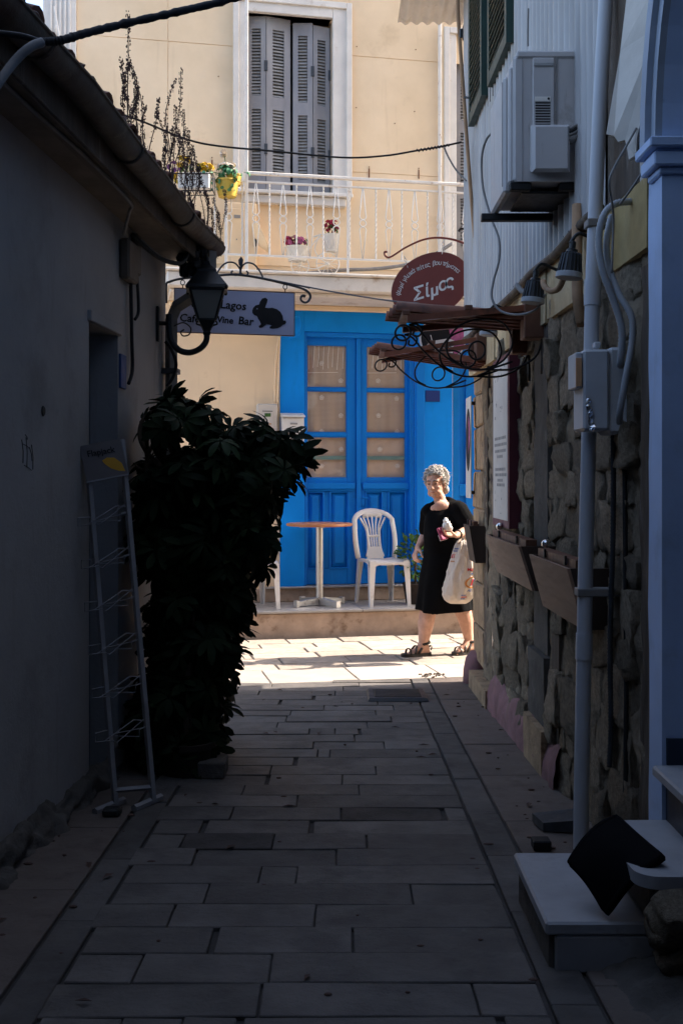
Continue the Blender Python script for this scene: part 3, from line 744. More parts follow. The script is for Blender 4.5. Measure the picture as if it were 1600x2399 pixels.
for (px, py, c_) in ((752, 852, 0), (797, 893, 0), (752, 932, 0), (797, 974, 0), (752, 1011, 0), (798, 1053, 1), (752, 1092, 1), (924, 853, 2), (884, 893, 2), (927, 934, 2), (885, 974, 2), (928, 1012, 2), (888, 1053, 3), (929, 1092, 3)):
    s_, z_ = FL(px, py, -D - .06); piece('curtain_flower', flm, (cu1 + cu2)[c_], (s_, D + .0285, z_))
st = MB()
for (pa, pb, cu_, hz0) in ((719, 813, cu1[0], 866), (858, 950, cu2[0], 864)):       # pale strips modelled for the railing's reflection in the top panes
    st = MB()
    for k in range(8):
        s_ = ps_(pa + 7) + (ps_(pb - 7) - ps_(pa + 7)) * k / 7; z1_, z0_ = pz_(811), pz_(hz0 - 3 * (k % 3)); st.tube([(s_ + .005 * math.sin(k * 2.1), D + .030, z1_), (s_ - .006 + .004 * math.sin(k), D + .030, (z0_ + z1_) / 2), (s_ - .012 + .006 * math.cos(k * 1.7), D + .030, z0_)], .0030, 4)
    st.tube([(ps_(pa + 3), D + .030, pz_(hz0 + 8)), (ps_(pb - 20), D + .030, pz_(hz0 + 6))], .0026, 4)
    o = st.build('pane_reflection', M['lace'], cu_); o['kind'] = 'stuff'
# wall conduits beside the blue surround
MB().tube([FM.inverted() @ p for p in spline([P(655, 785, 10.6), P(648, 830, 10.6), P(645, 880, 10.62), P(644, 945, 10.62)], 4)], .010, 6).tube([FM.inverted() @ p for p in spline([P(660, 700, 10.6), P(656, 780, 10.6), P(652, 880, 10.62), P(650, 945, 10.62)], 4)], .009, 6).build('wall_conduit', M['cream_low'], house, smooth=True)
MB().tube([FM.inverted() @ p for p in [P(690, 742, 10.62), P(704, 742, 10.62), P(706, 765, 10.62), P(700, 785, 10.62), P(680, 792, 10.62)]], .010, 6).build('wall_cable', M['blue2'], house, smooth=True)
MB().tube([(FL(p, 698)[0], -.05, FL(p, 698)[1] - .0) for p in (700, 800, 900)], .008, 5).tube([(FL(p, 692)[0], -.055, FL(p, 692)[1]) for p in (400, 600, 900)], .01, 5).build('wall_cable', M['cream_low'], house)

# ------- small things on the facade
def fthing(name, label, cat, s_, off, z_, group=None): return thing(name, label, cat, FM @ V((s_, -off, z_)), FA, group, world=False)
a, b, c, d = R4(602, 946, 650, 1048, .07)
mt = fthing('meter_box', 'beige electricity meter box with a small dial window beside the blue surround', 'meter box', (a + b) / 2, 0, c)
w_, h_ = b - a, d - c
MB().cbox(-w_ / 2, w_ / 2, -.09, 0, 0, h_, .012).build('casing', M['meter'], mt)
MB().cbox(-w_ * .26, w_ * .26, -.096, -.0905, h_ * .45, h_ * .86, .004).build('window', M['paper'], mt)
dsp = MB().cbox(-w_ * .14, w_ * .16, -.0995, -.0965, h_ * .70, h_ * .78).build('display', M['leaf3'], mt)
MB().cbox(-w_ * .25, w_ * .25, -.099, -.0965, h_ * .82, h_ * .835).cbox(-w_ * .19, -w_ * .14, -.099, -.0965, h_ * .63, h_ * .66).cbox(.0, .01, -.099, -.0965, h_ * .36, h_ * .38).build('mark', M['ink'], mt)
MB().cbox(-w_ * .2, 0, -.099, -.0965, h_ * .5, h_ * .57).cbox(w_ * .08, w_ * .18, -.099, -.0965, h_ * .52, h_ * .55).build('label_strip', M['printorange'], mt)
a, b, c, d = R4(658, 968, 714, 1035, .1)
lb = fthing('letterbox', 'white metal letterbox with sloping lid on the blue surround', 'letterbox', (a + b) / 2, bo, c)
w_, h_ = b - a, d - c
MB().cbox(-w_ / 2 + .01, w_ / 2 - .01, -.10, 0, 0, h_ * .86, .004).build('body', M['box_white'], lb)
MB().hexa([(-w_ / 2, -.125, h_ * .862), (w_ / 2, -.125, h_ * .862), (w_ / 2, 0, h_ * .862), (-w_ / 2, 0, h_ * .862), (-w_ / 2 + .005, -.12, h_ * .92), (w_ / 2 - .005, -.12, h_ * .92), (w_ / 2 - .005, 0, h_ * 1.02), (-w_ / 2 + .005, 0, h_ * 1.02)]).build('lid', M['box_white'], lb)
MB().cbox(-w_ * .12, w_ * .18, -.1045, -.1005, h_ * .60, h_ * .66, .001).build('name_slot', M['slat'], lb)
MB().cbox(-w_ / 2 + .02, w_ / 2 - .02, -.103, -.1005, h_ * .82, h_ * .83).build('flap_line', M['slat'], lb)
a, b, c, d = R4(997, 915, 1030, 941, .03)
pq = MB().cbox(a, b, -bo - .012, -bo - .0005, c, d, .002).xf(FM)
pq.single('number_plaque', M['plaque'], 'small dark blue enamel plaque on the blue pier', 'plaque')
# satellite dish and cabinet on the balcony, behind the railing
a, b, c, d = R4(532, 478, 600, 640, .15)
cb = fthing('wall_cabinet', 'tall cream utility cabinet on the balcony below the window corner', 'cabinet', (a + b) / 2, 0, zs1 + .031)
w_, h_ = b - a, d - zs1 - .03
MB().cbox(-w_ / 2, w_ / 2, -.20, -.01, 0, h_, .008).build('body', M['cream'], cb)
MB().cbox(-w_ / 2 + .03, w_ / 2 - .09, -.212, -.2005, .05, h_ - .06, .006).build('door', M['cream'], cb)
MB().cbox(-w_ / 2 + .06, -w_ / 2 + .12, -.216, -.2125, h_ - .15, h_ - .12).cbox(-w_ / 2 + .08, -w_ / 2 + .09, -.216, -.2125, h_ * .5, h_ * .52).build('vent', M['slat'], cb)
dc = FM.inverted() @ P(600, 560, 10.35)
ds = fthing('satellite_dish', 'cream satellite dish seen edge on beside the balcony cabinet', 'satellite dish', dc.x, -dc.y, dc.z)
q = MB().lathe([(.16 * t, .05 * t * t) for t in [i / 8 for i in range(1, 9)]] + [(.155, .055), (.02, .01)], (0, 0, 0), 20, Matrix.Rotation(math.radians(62), 4, 'Y'))
q.build('reflector', M['cream'], ds, smooth=True); MB().tube([(0, 0, 0), (.0, .05, -.05), (0, .2, -.05)], .012, 6).build('arm', M['ironblue'], ds)
# ---------------------------------------------------------------- low house on the left
LA = -math.atan(.064); LO = V((-1.366, 0, 0)); LM = Matrix.Translation(LO) @ Matrix.Rotation(LA, 4, 'Z'); LI = LM.inverted()
LEND = 6.16
low = thing('low_house', 'low plastered house with tiled eaves and a rusty gutter along the alley', 'house', LO, LA, world=False)
d0, d1, dz = 4.70, 5.16, 2.09
q = MB()
for r in grid_rects(-6, LEND, -.3, 2.64, [(d0, d1, -.4, dz)]): q.box(-.28, 0, r[0], r[1], r[2], r[3])
q.build('wall', M['leftwall'], low)
MB().box(-4.5, -.282, -6, LEND - .002, -.3, 2.64).build('house_body', M['farwall'], low)
MB().cbox(-.02, .018, d0 - .02, d1 + .03, dz + .002, dz + .05, .004).build('door_lintel', M['leftwall'], low)
q = MB().cbox(-.20, -.16, d0, d1, .05, dz, .004).cbox(-.159, -.13, d0 + .0, d0 + .06, .05, dz, .004).cbox(-.159, -.13, d1 - .06, d1, .05, dz, .004).cbox(-.159, -.135, d0 + .061, d1 - .061, .9, 1.0, .004)
q.build('door', M['deepblue'], low)
# roof, tiles, soffit, gutter
sl_ = math.radians(18)
MB().hexa([(.19, -6, 2.70), (-2.4, -6, 2.70 + 2.59 * math.tan(sl_)), (-2.4, LEND + .04, 2.70 + 2.59 * math.tan(sl_)), (.19, LEND + .04, 2.70), (.19, -6, 2.73), (-2.4, -6, 2.73 + 2.59 * math.tan(sl_)), (-2.4, LEND + .04, 2.73 + 2.59 * math.tan(sl_)), (.19, LEND + .04, 2.73)]).build('roof_deck', M['oldwood'], low)
MB().add([(-4.6, -6, 2.64), (-2.4, -6, 3.58), (.2, -6, 2.70), (-4.6, LEND, 2.64), (-2.4, LEND, 3.58), (.2, LEND, 2.70)], [(0, 1, 2), (3, 5, 4), (0, 3, 4, 1)]).build('gable', M['farwall'], low)
def barrel(l, r0, r1, th=.014):
    q = MB(); n = 7
    ring = lambda r, x, z: [V((x, r * math.cos(PI * k / n), z + r * math.sin(PI * k / n))) for k in range(n + 1)] + [V((x, (r - th) * math.cos(PI * k / n), z + (r - th) * math.sin(PI * k / n))) for k in range(n, -1, -1)]
    q.loft([ring(r0, 0, 0), ring(r1, -l, 0)]); return q
tm = [barrel(.42, .070 + .005 * i, .064, .014).jitter(.004, 20 + i).mesh('roof_tile', M['tile'], smooth='auto') for i in range(3)]
y = -1.0; rt = random.Random(5)
while y < LEND + .02:
    for r_ in range(2):
        xx = .258 - r_ * .36 + rt.uniform(-.03, .02)
        piece('roof_tile', tm[rt.randrange(3)], low, (xx, y + rt.uniform(-.012, .012), 2.722 + (.258 - xx) * math.tan(sl_) + .012 + r_ * .012), (rt.uniform(-.05, .05), sl_ + rt.uniform(-.03, .03), rt.uniform(-.04, .04)))
    y += .178
q = MB(); y = -6
for i, (xa, xb) in enumerate(((.0, .105), (.1055, .16), (.1605, .1995))):
    MB().cbox(xa - (.06 if i == 0 else 0), xb, -6, LEND + .03, 2.6405 - i * .004, 2.665 - i * .004 + .01, .003).jitter(.004, 2 + i).build('soffit_board', M['soffit'], low)
MB().cbox(.200, .214, -6, LEND + .04, 2.60, 2.73, .003).jitter(.003, 4).build('eaves_board', M['oldwood'], low)
gz, gx, grd = 2.705, .272, .055
seg = [-6, -3, -1, 1.0, 2.2, 3.25, 4.3, 5.3, LEND + .05]
for a, b in zip(seg[:-1], seg[1:]):
    rings = []; n = 10
    for yy in [a + (b - a) * t / 8 for t in range(9)] :
        r_ = grd * (1.0 if yy < b - .02 else 1.0)
        dzz = .012 * math.sin(yy * 2.1) + .008 * math.sin(yy * 5.3 + 1)
        rings.append([V((gx + r_ * math.cos(PI + PI * k / n), yy, gz + dzz + r_ * math.sin(PI + PI * k / n))) for k in range(n + 1)] + [V((gx + (r_ - .006) * math.cos(2 * PI - PI * k / n), yy, gz + dzz + (r_ - .006) * math.sin(2 * PI - PI * k / n))) for k in range(n + 1)])
    MB().loft(rings).build('gutter', M['gutter'], low, smooth='auto')
    if b < LEND:
        dzz = .012 * math.sin(b * 2.1) + .008 * math.sin(b * 5.3 + 1)
        MB().tube([(gx + (grd + .003) * math.cos(PI + PI * k / n), b, gz + dzz + (grd + .003) * math.sin(PI + PI * k / n)) for k in range(n + 1)], .006, 6).build('gutter_strap', M['gutter'], low)
MB().tube([(gx + grd, yy, gz + .012 * math.sin(yy * 2.1) + .008 * math.sin(yy * 5.3 + 1)) for yy in [i * .35 - 3 for i in range(27)]], .007, 6).build('gutter_bead', M['gutter'], low)
rdb = random.Random(31); q = MB()
for k in range(170):
    yy = rdb.uniform(1.5, 6.18); a = rdb.random(); q.ell((gx - .03 + .075 * a, yy, 2.705 + rdb.uniform(0, .018) + .012 * math.sin(yy * 2.1)), (rdb.uniform(.008, .02), rdb.uniform(.012, .035), rdb.uniform(.006, .018)), 6, 4)
o = q.jitter(.012, 45).build('gutter_debris', M['weed'], low); o['kind'] = 'stuff'
dp = [V(p) for p in [(.272, 6.04, 2.66), (.268, 6.05, 2.52), (.235, 6.07, 2.46), (.075, 6.10, 2.37), (.045, 6.10, 2.30), (.045, 6.10, .10)]]
MB().tube(dp, .034, 4, up=(0, 1, 0)).build('downpipe', M['cablegrey'], low)
for z in (2.0, 1.2): MB().cbox(-.002, .085, 6.05, 6.15, z, z + .03, .003).build('pipe_clip', M['ironblue'], low)
MB().tube(spline([LI @ p for p in [P(388, 800, 6.0), P(402, 818, 6.0), P(413, 850, 6.0), P(408, 880, 6.0), P(392, 905, 6.0)]], 5), .009, 6).build('wall_cable', M['cable'], low, smooth=True)
# cable run along the soffit and wall
cp_ = [(.18, 1.5, 2.628), (.15, 2.6, 2.63), (.13, 3.4, 2.625), (.15, 4.1, 2.625), (.17, 4.7, 2.60), (.12, 4.9, 2.60), (.03, 5.15, 2.56)]
MB().tube(spline(cp_, 6), .008, 6).build('soffit_cable', M['cablegrey'], low, smooth=True)
MB().tube(spline([(.02, 5.35, 2.60), (.10, 5.55, 2.53), (.17, 5.75, 2.54), (.19, 5.85, 2.62)], 6), .012, 6).build('soffit_cable', M['cable'], low, smooth=True)
MB().cbox(0, .05, 5.18, 5.36, 2.36, 2.55, .01).cbox(0, .035, 5.40, 5.47, 2.42, 2.62, .008).build('junction_box', M['soffit'], low)
MB().tube(spline([(.02, 5.32, 2.36), (.02, 5.34, 2.1), (.02, 5.35, 1.95), (.015, 5.30, 1.88)], 5), .009, 6).tube(spline([(.02, 5.44, 2.42), (.025, 5.45, 2.25), (.02, 5.40, 2.2)], 4), .008, 5).build('wall_cable', M['cable'], low, smooth=True)
q = MB()
yy, zz_ = 5.225, 1.93
MB().cbox(.0, .012, yy - .05, yy + .05, zz_ - .08, zz_ + .08, .003).build('number_plate', M['numblue'], low)
q = MB()
for k, (x0, y0, x1, y1) in enumerate(((52, 1030, 55, 1085), (55, 1040, 70, 1050), (62, 1025, 64, 1095), (70, 1048, 76, 1080), (58, 1090, 75, 1102), (75, 1042, 78, 1100), (60, 1018, 65, 1030))):
    def onwall(px, py):
        d = V(((px - 800) / FPX, 1, -(py - 1120) / FPX)); lo = LI @ V((0, 0, HC)); ld = LI.to_3x3() @ d; t = (.0018 - lo.x) / ld.x; return lo + ld * t
    q.tube([onwall(x0, y0), onwall((x0 + x1) / 2 + 2, (y0 + y1) / 2), onwall(x1, y1)], .0012, 4)
q.build('scribble', M['ink'], low)
c_ = onwall(102, 963); MB().lathe([(.020, 0), (.016, .004), (.004, .005)], c_, 14, Matrix.Rotation(PI / 2, 4, 'Y')).build('plugged_hole', M['jointdark'], low)

# ---------------------------------------------------------------- lantern
LY = 5.93
lc = P(485, 780, LY)
lan = thing('wall_lantern', 'black four-sided street lantern on a U-shaped iron arm by the wall corner', 'lantern', P(372, 760, LY))
def zl(py): return P(485, py, LY).z
def sq(h, z, rot=PI / 4): return [V((lc.x + h * 1.414 * math.cos(rot + PI / 2 * k), LY + h * 1.414 * math.sin(rot + PI / 2 * k), z)) for k in range(4)]
ro = .12
ht, hb, zt_, zb_ = .088, .044, zl(682), zl(750)
MB().loft([sq(.108, zl(680), PI / 4 + ro), sq(.104, zl(672), PI / 4 + ro), sq(.060, zl(645), PI / 4 + ro), sq(.052, zl(640), PI / 4 + ro), sq(.050, zl(634), PI / 4 + ro), sq(.020, zl(622), PI / 4 + ro), sq(.012, zl(612), PI / 4 + ro)]).build('lantern_roof', M['blackmetal'], lan)
MB().ell((lc.x, LY, zl(608)), (.014, .014, .02)).tube([(lc.x, LY, zl(608)), (lc.x, LY, zl(590))], [.01, .003], 8).build('finial', M['blackmetal'], lan, smooth=True)
A, B = sq(ht, zt_, PI / 4 + ro), sq(hb, zb_, PI / 4 + ro)
fq = MB()
for k in range(4):
    fq.tube([A[k], B[k]], .007, 6); fq.tube([A[k], A[(k + 1) % 4]], .008, 6); fq.tube([B[k], B[(k + 1) % 4]], .007, 6)
    o = (A[k] - V((lc.x, LY, A[k].z))).normalized(); fq.ell(A[k] + o * .02 + V((0, 0, .008)), (.010, .010, .014), 8, 5)
fq.build('lantern_frame', M['blackmetal'], lan)
for k in range(4):
    a, b, c, d = A[k], A[(k + 1) % 4], B[(k + 1) % 4], B[k]; nrm = ((b - a).cross(d - a)).normalized() * .0015
    MB().hexa([d - nrm, c - nrm, c + nrm, d + nrm, a - nrm, b - nrm, b + nrm, a + nrm]).build('glass_pane', M['glasslamp'], lan)
MB().loft([sq(.046, zb_ - .002, PI / 4 + ro), sq(.030, zl(765), PI / 4 + ro), sq(.014, zl(775), PI / 4 + ro), sq(.022, zl(780), PI / 4 + ro), sq(.016, zl(786), PI / 4 + ro)]).build('lantern_base', M['blackmetal'], lan)
for s_ in (-1, 1): MB().tube(spline([(lc.x + s_ * .045, LY, zb_), (lc.x + s_ * .055, LY, zb_ - .02), (lc.x + s_ * .03, LY, zb_ - .03), (lc.x + s_ * .015, LY, zl(775))], 4), .005, 5).build('base_scroll', M['blackmetal'], lan)
up_ = spline([P(485, 784, LY), P(483, 800, LY), P(470, 816, LY), P(446, 826, LY), P(420, 820, LY), P(402, 798, LY), P(397, 770, LY), P(396, 736, LY)], 6)
MB().tube(up_, .0165, 10).build('arm', M['blackmetal'], lan, smooth=True)
pw = P(373, 757, LY)
MB().tube([P(398, 758, LY), pw], .012, 8).cbox(pw.x - .012, pw.x + .002, LY - .02, LY + .02, zl(800), zl(718), .003).build('wall_bracket', M['blackmetal'], lan)
scr = [P(408, 764, LY), P(430, 756, LY), P(447, 768, LY), P(444, 783, LY), P(430, 787, LY), P(424, 778, LY), P(432, 772, LY)]
MB().tube(spline(scr, 5), .004, 5).build('scroll', M['blackmetal'], lan, smooth=True)
MB().tube([P(373, 750, LY), P(360, 790, LY), P(349, 813, LY)], .003, 5).build('stay_wire', M['blackmetal'], lan)
q = MB()
for i in range(26):
    a = random.random() * 6.28; p0 = V((-.80, 5.98, 2.66)) + V((random.uniform(-.06, .06), random.uniform(-.06, .06), 0))
    q.ell(p0 + V((0, 0, -random.random() * .13)), (random.uniform(.02, .04), random.uniform(.02, .04), random.uniform(.02, .05)), 7, 5)
q.jitter(.014, 30).single('hanging_rag', M['cable'], 'ragged black bundle hanging under the gutter end above the lantern', 'rag')

# ---------------------------------------------------------------- café sign and its arm
sa = math.radians(14); SO = V((-.945, 6.29, 0)); SU = V((math.cos(sa), math.sin(sa), 0)); SN = V((math.sin(sa), -math.cos(sa), 0))
def SP(l, z, o=0): return SO + SU * l + SN * o + V((0, 0, z))
SLn, z0, z1 = .69, 2.258, 2.505
def Sm(l, z, o=0): return frame(SP(l, z, o), SU, (0, 0, 1))
sg = thing('cafe_sign', 'grey hanging cafe board with black lettering and rabbit silhouette', 'sign', SP(SLn / 2, z0))
q = MB(); q.cbox(0, SLn, 0, z1 - z0, -.008, .008, .002); q.xf(Sm(0, z0)); q.build('board', M['signgrey'], sg)
q = MB(); q.box(-.003, SLn + .003, -.003, .0, -.009, .009).box(-.003, SLn + .003, z1 - z0, z1 - z0 + .003, -.009, .009).box(SLn, SLn + .003, -.003, z1 - z0 + .003, -.009, .0091).box(-.003, 0, -.003, z1 - z0 + .003, -.009, .0091); q.xf(Sm(0, z0)); q.build('board_edge', M['brownwood'], sg)
def sxy(cx, cy):   # crop coordinates of the zoomed sign -> board coordinates
    px, py = 340 + .2679 * cx, 560 + .2679 * cy
    d = V(((px - 800) / FPX, 1, -(py - 1120) / FPX)); t = SO.dot(SN) / d.dot(SN); p = d * t; return ((p - SO).dot(SU), p.z + HC)
rb = [(1050, 515), (1070, 530), (1066, 555), (1048, 602), (1075, 606), (1110, 603), (1150, 615), (1180, 638), (1200, 672), (1207, 715), (1225, 714), (1232, 730), (1222, 748), (1203, 752), (1185, 768), (1160, 780), (1115, 786), (1090, 783), (1088, 768), (1108, 758), (1085, 750), (1060, 746), (1045, 760), (1022, 776), (998, 778), (992, 764), (1012, 745), (1003, 722), (988, 700), (978, 676), (955, 668), (938, 650), (935, 628), (945, 602), (965, 582), (995, 575), (1002, 552), (1022, 522), (1040, 518)]
MB().prism([sxy(*p) for p in rb], .002, Sm(0, 0, .0085)).build('rabbit', M['black'], sg)
ex = sxy(978, 612); MB().ell((ex[0], ex[1], .0108), (.004, .003, .001), 8, 4).xf(Sm(0, 0, 0)).build('rabbit_eye', M['signgrey'], sg)
def letters(mb, body, cx, cy, size, rot=0, jit=.0):
    x, z = sxy(cx, cy); base = 0
    mb.text(body, size, Sm(x, z, .0095) @ Matrix.Rotation(rot, 4, 'Z'), .001, 'LEFT', .08, .0012)
lt = MB()
x_, z_ = 0, 0
for wd_ in (('M', 356, 560, .066), ('Lagos', 655, 574, .066), ('Cafe', 300, 690, .062), ('Wine', 590, 703, .053), ('Bar', 812, 716, .064)):
    lt = MB(); letters(lt, *wd_, -.05); lt.build('word', M['black'], sg)
for cx in (330, 1225):
    l, z = sxy(cx, 400); q = MB(); q.tube([SP(l + .012 * math.cos(a * .7), z1 + .035 + .014 * math.sin(a * .7)) for a in range(9)], .003, 5, closed=True).tube([SP(l, z1), SP(l, z1 + .025)], .003, 5); q.build('hook', M['iron'], sg)
arm = thing('iron_sign_bracket', 'curved grey wrought iron arm carrying the cafe board with scrolled end', 'sign bracket', SP(.0, 2.40))
am = [sxy(*p) for p in ((190, 560), (188, 400), (215, 375), (300, 350), (430, 335), (620, 320), (800, 312), (1000, 340), (1200, 385), (1350, 425), (1420, 460), (1445, 500), (1430, 540), (1400, 556), (1368, 540), (1362, 512), (1380, 495), (1402, 505))]
MB().tube([SP(a, b) for a, b in spline([(a, b, 0) for a, b in am], 4) for b in [b]] if False else [SP(p.x, p.y) for p in spline([(a, b, 0) for a, b in am], 4)], .0065, 6, flat=1.5).build('main_bar', M['ironblue'], arm, smooth=True)
def cv(lst, r, nm, m='ironblue'):
    MB().tube([SP(p.x, p.y) for p in spline([(*sxy(*c), 0) for c in lst], 4)], r, 6).build(nm, M[m], arm, smooth=True)
cv([(630, 300), (670, 240), (720, 205), (780, 208), (820, 245), (838, 290), (810, 315), (770, 312), (755, 290), (770, 278)], .005, 'scroll')
cv([(1030, 335), (1000, 275), (950, 220), (890, 208), (850, 240), (838, 290), (860, 315), (890, 315), (902, 295), (885, 280)], .005, 'scroll')
cv([(900, 320), (1040, 345), (1200, 378), (1300, 395), (1420, 425), (1440, 432)], .004, 'stay')
cv([(830, 320), (836, 240), (840, 200)], .006, 'stem')
lx = [sxy(*c) for c in ((838, 155), (858, 185), (852, 225), (836, 250), (818, 225), (815, 185))]
MB().prism(lx, .008, Sm(0, 0, .004)).build('leaf_finial', M['ironblue'], arm)
# ---------------------------------------------------------------- postcard rack
rk = thing('postcard_rack', 'narrow white postcard rack with six wire pockets leaning on the left wall', 'display rack', (-.82, 4.42, .118))
BL, BR = P(271, 1868, 4.42), P(360, 1852, 4.47); TL, TR = P(203, 1045, 4.60), P(286, 1030, 4.65)
BL.z = floor_z(4.42) + .012; BR.z = floor_z(4.47) + .012
def rail_pt(t, k): return (TL * (1 - t) + BL * t) if k == 0 else (TR * (1 - t) + BR * t)
for k in (0, 1): MB().tube([rail_pt(0, k), rail_pt(1, k)], .0135, 4, up=(1, 0, 0)).build('side_rail', M['rackwhite'], rk)
MB().tube([rail_pt(.962, 0), rail_pt(.962, 1)], .011, 4, up=(0, 0, 1)).build('cross_bar', M['rackwhite'], rk)
for k in (0, 1):
    b = rail_pt(1, k); MB().tube([b + V((.02, .06, 0)), b + V((-.06, -.10, 0))], .016, 6).build('foot', M['rackwhite'], rk)
hx, hz = (TR - TL), (rail_pt(.105, 0) - TL)
hm = frame(TL + (hx.cross(hz)).normalized() * -.0, hx, -hz)
hn = hm.to_3x3() @ V((0, 0, 1)); hn = hn if hn.y < 0 else -hn
W_, H_ = hx.length, hz.length
HM = frame(TL - hz * 0 + hz, hx, -hz)
sgn = 1 if (HM.to_3x3() @ V((0, 0, 1))).y < 0 else -1
MB().cbox(-.012, W_ + .012, 0, H_, .012 * sgn, .020 * sgn, .001).xf(HM).build('header_board', M['header'], rk)
MB().box(-.014, W_ + .014, -.004, .003, .011 * sgn, .0215 * sgn).box(W_ + .0125, W_ + .016, .0031, H_, .011 * sgn, .0215 * sgn).xf(HM).build('header_trim', M['rackwhite'], rk)
MB().text('Flapjack', .036, HM @ Matrix.Translation((W_ * .47, H_ * .74, .0215 * sgn)), .0008, 'CENTER', 0, .0006).build('lettering', M['ink'], rk)
ll = [(.45, .50), (.60, .56), (.80, .52), (.97, .34), (1.02, .10), (.85, .14), (.66, .24), (.52, .38)]
MB().prism([(a * W_, b * H_) for a, b in ll], .001, HM @ Matrix.Translation((0, 0, .0205 if sgn > 0 else -.0215))).build('yellow_leaf', M['yellowleaf'], rk)
out = V((-.55, -.83, 0)).normalized()
for i in range(6):
    t = .205 + .1185 * i; a, b = rail_pt(t, 0), rail_pt(t, 1); q = MB(); o_ = out * .085; dn = V((0, 0, -.035)); e = (b - a)
    q.tube([a, a + o_ * .9 + V((0, 0, .0)), a + o_ * .9 + dn, a + e * .15 + o_ + dn, a + e * .5 + o_ + dn, a + e * .6 + o_ + dn * 1.3, b + o_ * .2 + V((0, 0, .03))], .0022, 4)
    q.tube([b, b + o_ * .5 + dn * .2, b + o_ * .5 + dn, a + e * .1 + o_ * .3 + dn * .6, a + V((0, 0, .02))], .0022, 4)
    q.tube([a + V((0, 0, -.02)), b + V((0, 0, -.005))], .0022, 4)
    q.tube([a + e * .25 + o_ * .95 + dn, a + e * .65 + V((0, 0, .03)), b + V((0, 0, .02))], .0022, 4)
    q.build('wire_pocket', M['rackwhite'], rk)
bb = G(262, 1912); MB().cbox(bb.x - .035, bb.x + .035, bb.y - .03, bb.y + .03, bb.z, bb.z + .035, .01).jitter(.004, 30).single('black_block', M['blackmetal'], 'small black block lying beside the foot of the postcard rack', 'block')

# ---------------------------------------------------------------- big potted shrub
rp = random.Random(21)
PX, PY = -.70, 5.02
shrub = thing('umbrella_shrub', 'large dark potted shrub with fingered glossy leaves beside the left wall', 'shrub', (PX, PY, floor_z(PY)))
z0 = floor_z(PY)
MB().lathe([(.11, z0), (.13, z0 + .12), (.14, z0 + .125), (.14, z0 + .15), (.125, z0 + .15), (.12, z0 + .12)], (PX, PY, 0), 18).build('pot', M['potclay'], shrub, smooth='auto')
blobs = [(415, 985, 70, 58), (520, 1040, 82, 62), (612, 1075, 60, 66), (668, 1062, 40, 62), (690, 1062, 22, 40), (470, 1120, 150, 84), (585, 1150, 76, 75), (582, 1240, 60, 66), (470, 1290, 118, 150), (515, 1390, 56, 92), (435, 1470, 104, 142), (505, 1530, 40, 84), (478, 1630, 46, 64), (400, 1650, 92, 130), (352, 1120, 34, 60), (370, 1250, 60, 130), (405, 1750, 90, 90), (620, 1130, 40, 60), (470, 1740, 50, 70), (350, 1700, 50, 90), (430, 1790, 95, 60), (455, 1800, 60, 50), (395, 1800, 80, 60)]
def stem(pts, r0, r1): 
    s_ = spline(pts, 5); MB().tube(s_, [r0 + (r1 - r0) * i / (len(s_) - 1) for i in range(len(s_))], 7).build('branch', M['bark'], shrub, smooth=True)
base = V((PX, PY, z0 + .15))
for (px, py, Y) in ((420, 1010, 5.3), (530, 1060, 5.35), (665, 1080, 5.25), (480, 1160, 5.2), (590, 1180, 5.35), (590, 1260, 5.3), (430, 1330, 5.0), (530, 1420, 5.2)):
    e = P(px, py, Y); stem([base + V((rp.uniform(-.06, .06), rp.uniform(-.06, .06), -.02)), base.lerp(e, .35) + V((rp.uniform(-.08, .02), rp.uniform(-.05, .05), .1)), base.lerp(e, .7) + V((-.03, 0, .06)), e], .017, .007)
stem([P(420, 1130, 5.1), P(385, 1100, 5.1), P(345, 1060, 5.12), P(328, 1020, 5.15), P(338, 980, 5.2), P(372, 960, 5.2), P(400, 965, 5.2)], .012, .009)
stem([P(380, 1180, 5.1), P(345, 1110, 5.1), P(350, 1060, 5.1), P(375, 1010, 5.15)], .014, .008)
stem([P(400, 1130, 5.1), P(365, 1075, 5.1), P(340, 1100, 5.1), P(318, 1090, 5.1)], .008, .005)
def palm(nl, L, wd, droop):
    q = MB()
    for k in range(nl):
        a = 2 * PI * k / nl * .93 + rp.uniform(-.12, .12); l = L * rp.uniform(.78, 1.1); d = V((math.cos(a), math.sin(a), 0)); s_ = V((-d.y, d.x, 0)); dr = droop * rp.uniform(.7, 1.35)
        prof = [(.10, .08), (.34, .55), (.64, 1.0), (.88, .80), (1.0, .16)]
        vs = []
        for (t, ww) in prof:
            c = d * (l * t) + V((0, 0, -dr * l * t * t + .1 * l * t)); e = s_ * (wd * ww * .5) + V((0, 0, wd * ww * .16))
            vs += [c - s_ * (wd * ww * .5) + V((0, 0, wd * ww * .16)), c, c + e]
        fs = []
        for i in range(len(prof) - 1):
            o = i * 3; fs += [(o, o + 1, o + 4, o + 3), (o + 1, o + 2, o + 5, o + 4)]
        q.add(vs, fs)
    q.tube([(0, 0, 0), (.0, .005, -L * .5), (.01, .02, -L * 1.0)], .0028, 4)
    return q
lm_ = [palm(rp.choice((7, 8, 9)), .100, .036, dr) for dr in (.35, .6, .85, 1.1, .5)]
lms = [q.mesh('leaf', M['leaf'], smooth=True, recalc=False) for q in lm_]
pts = []
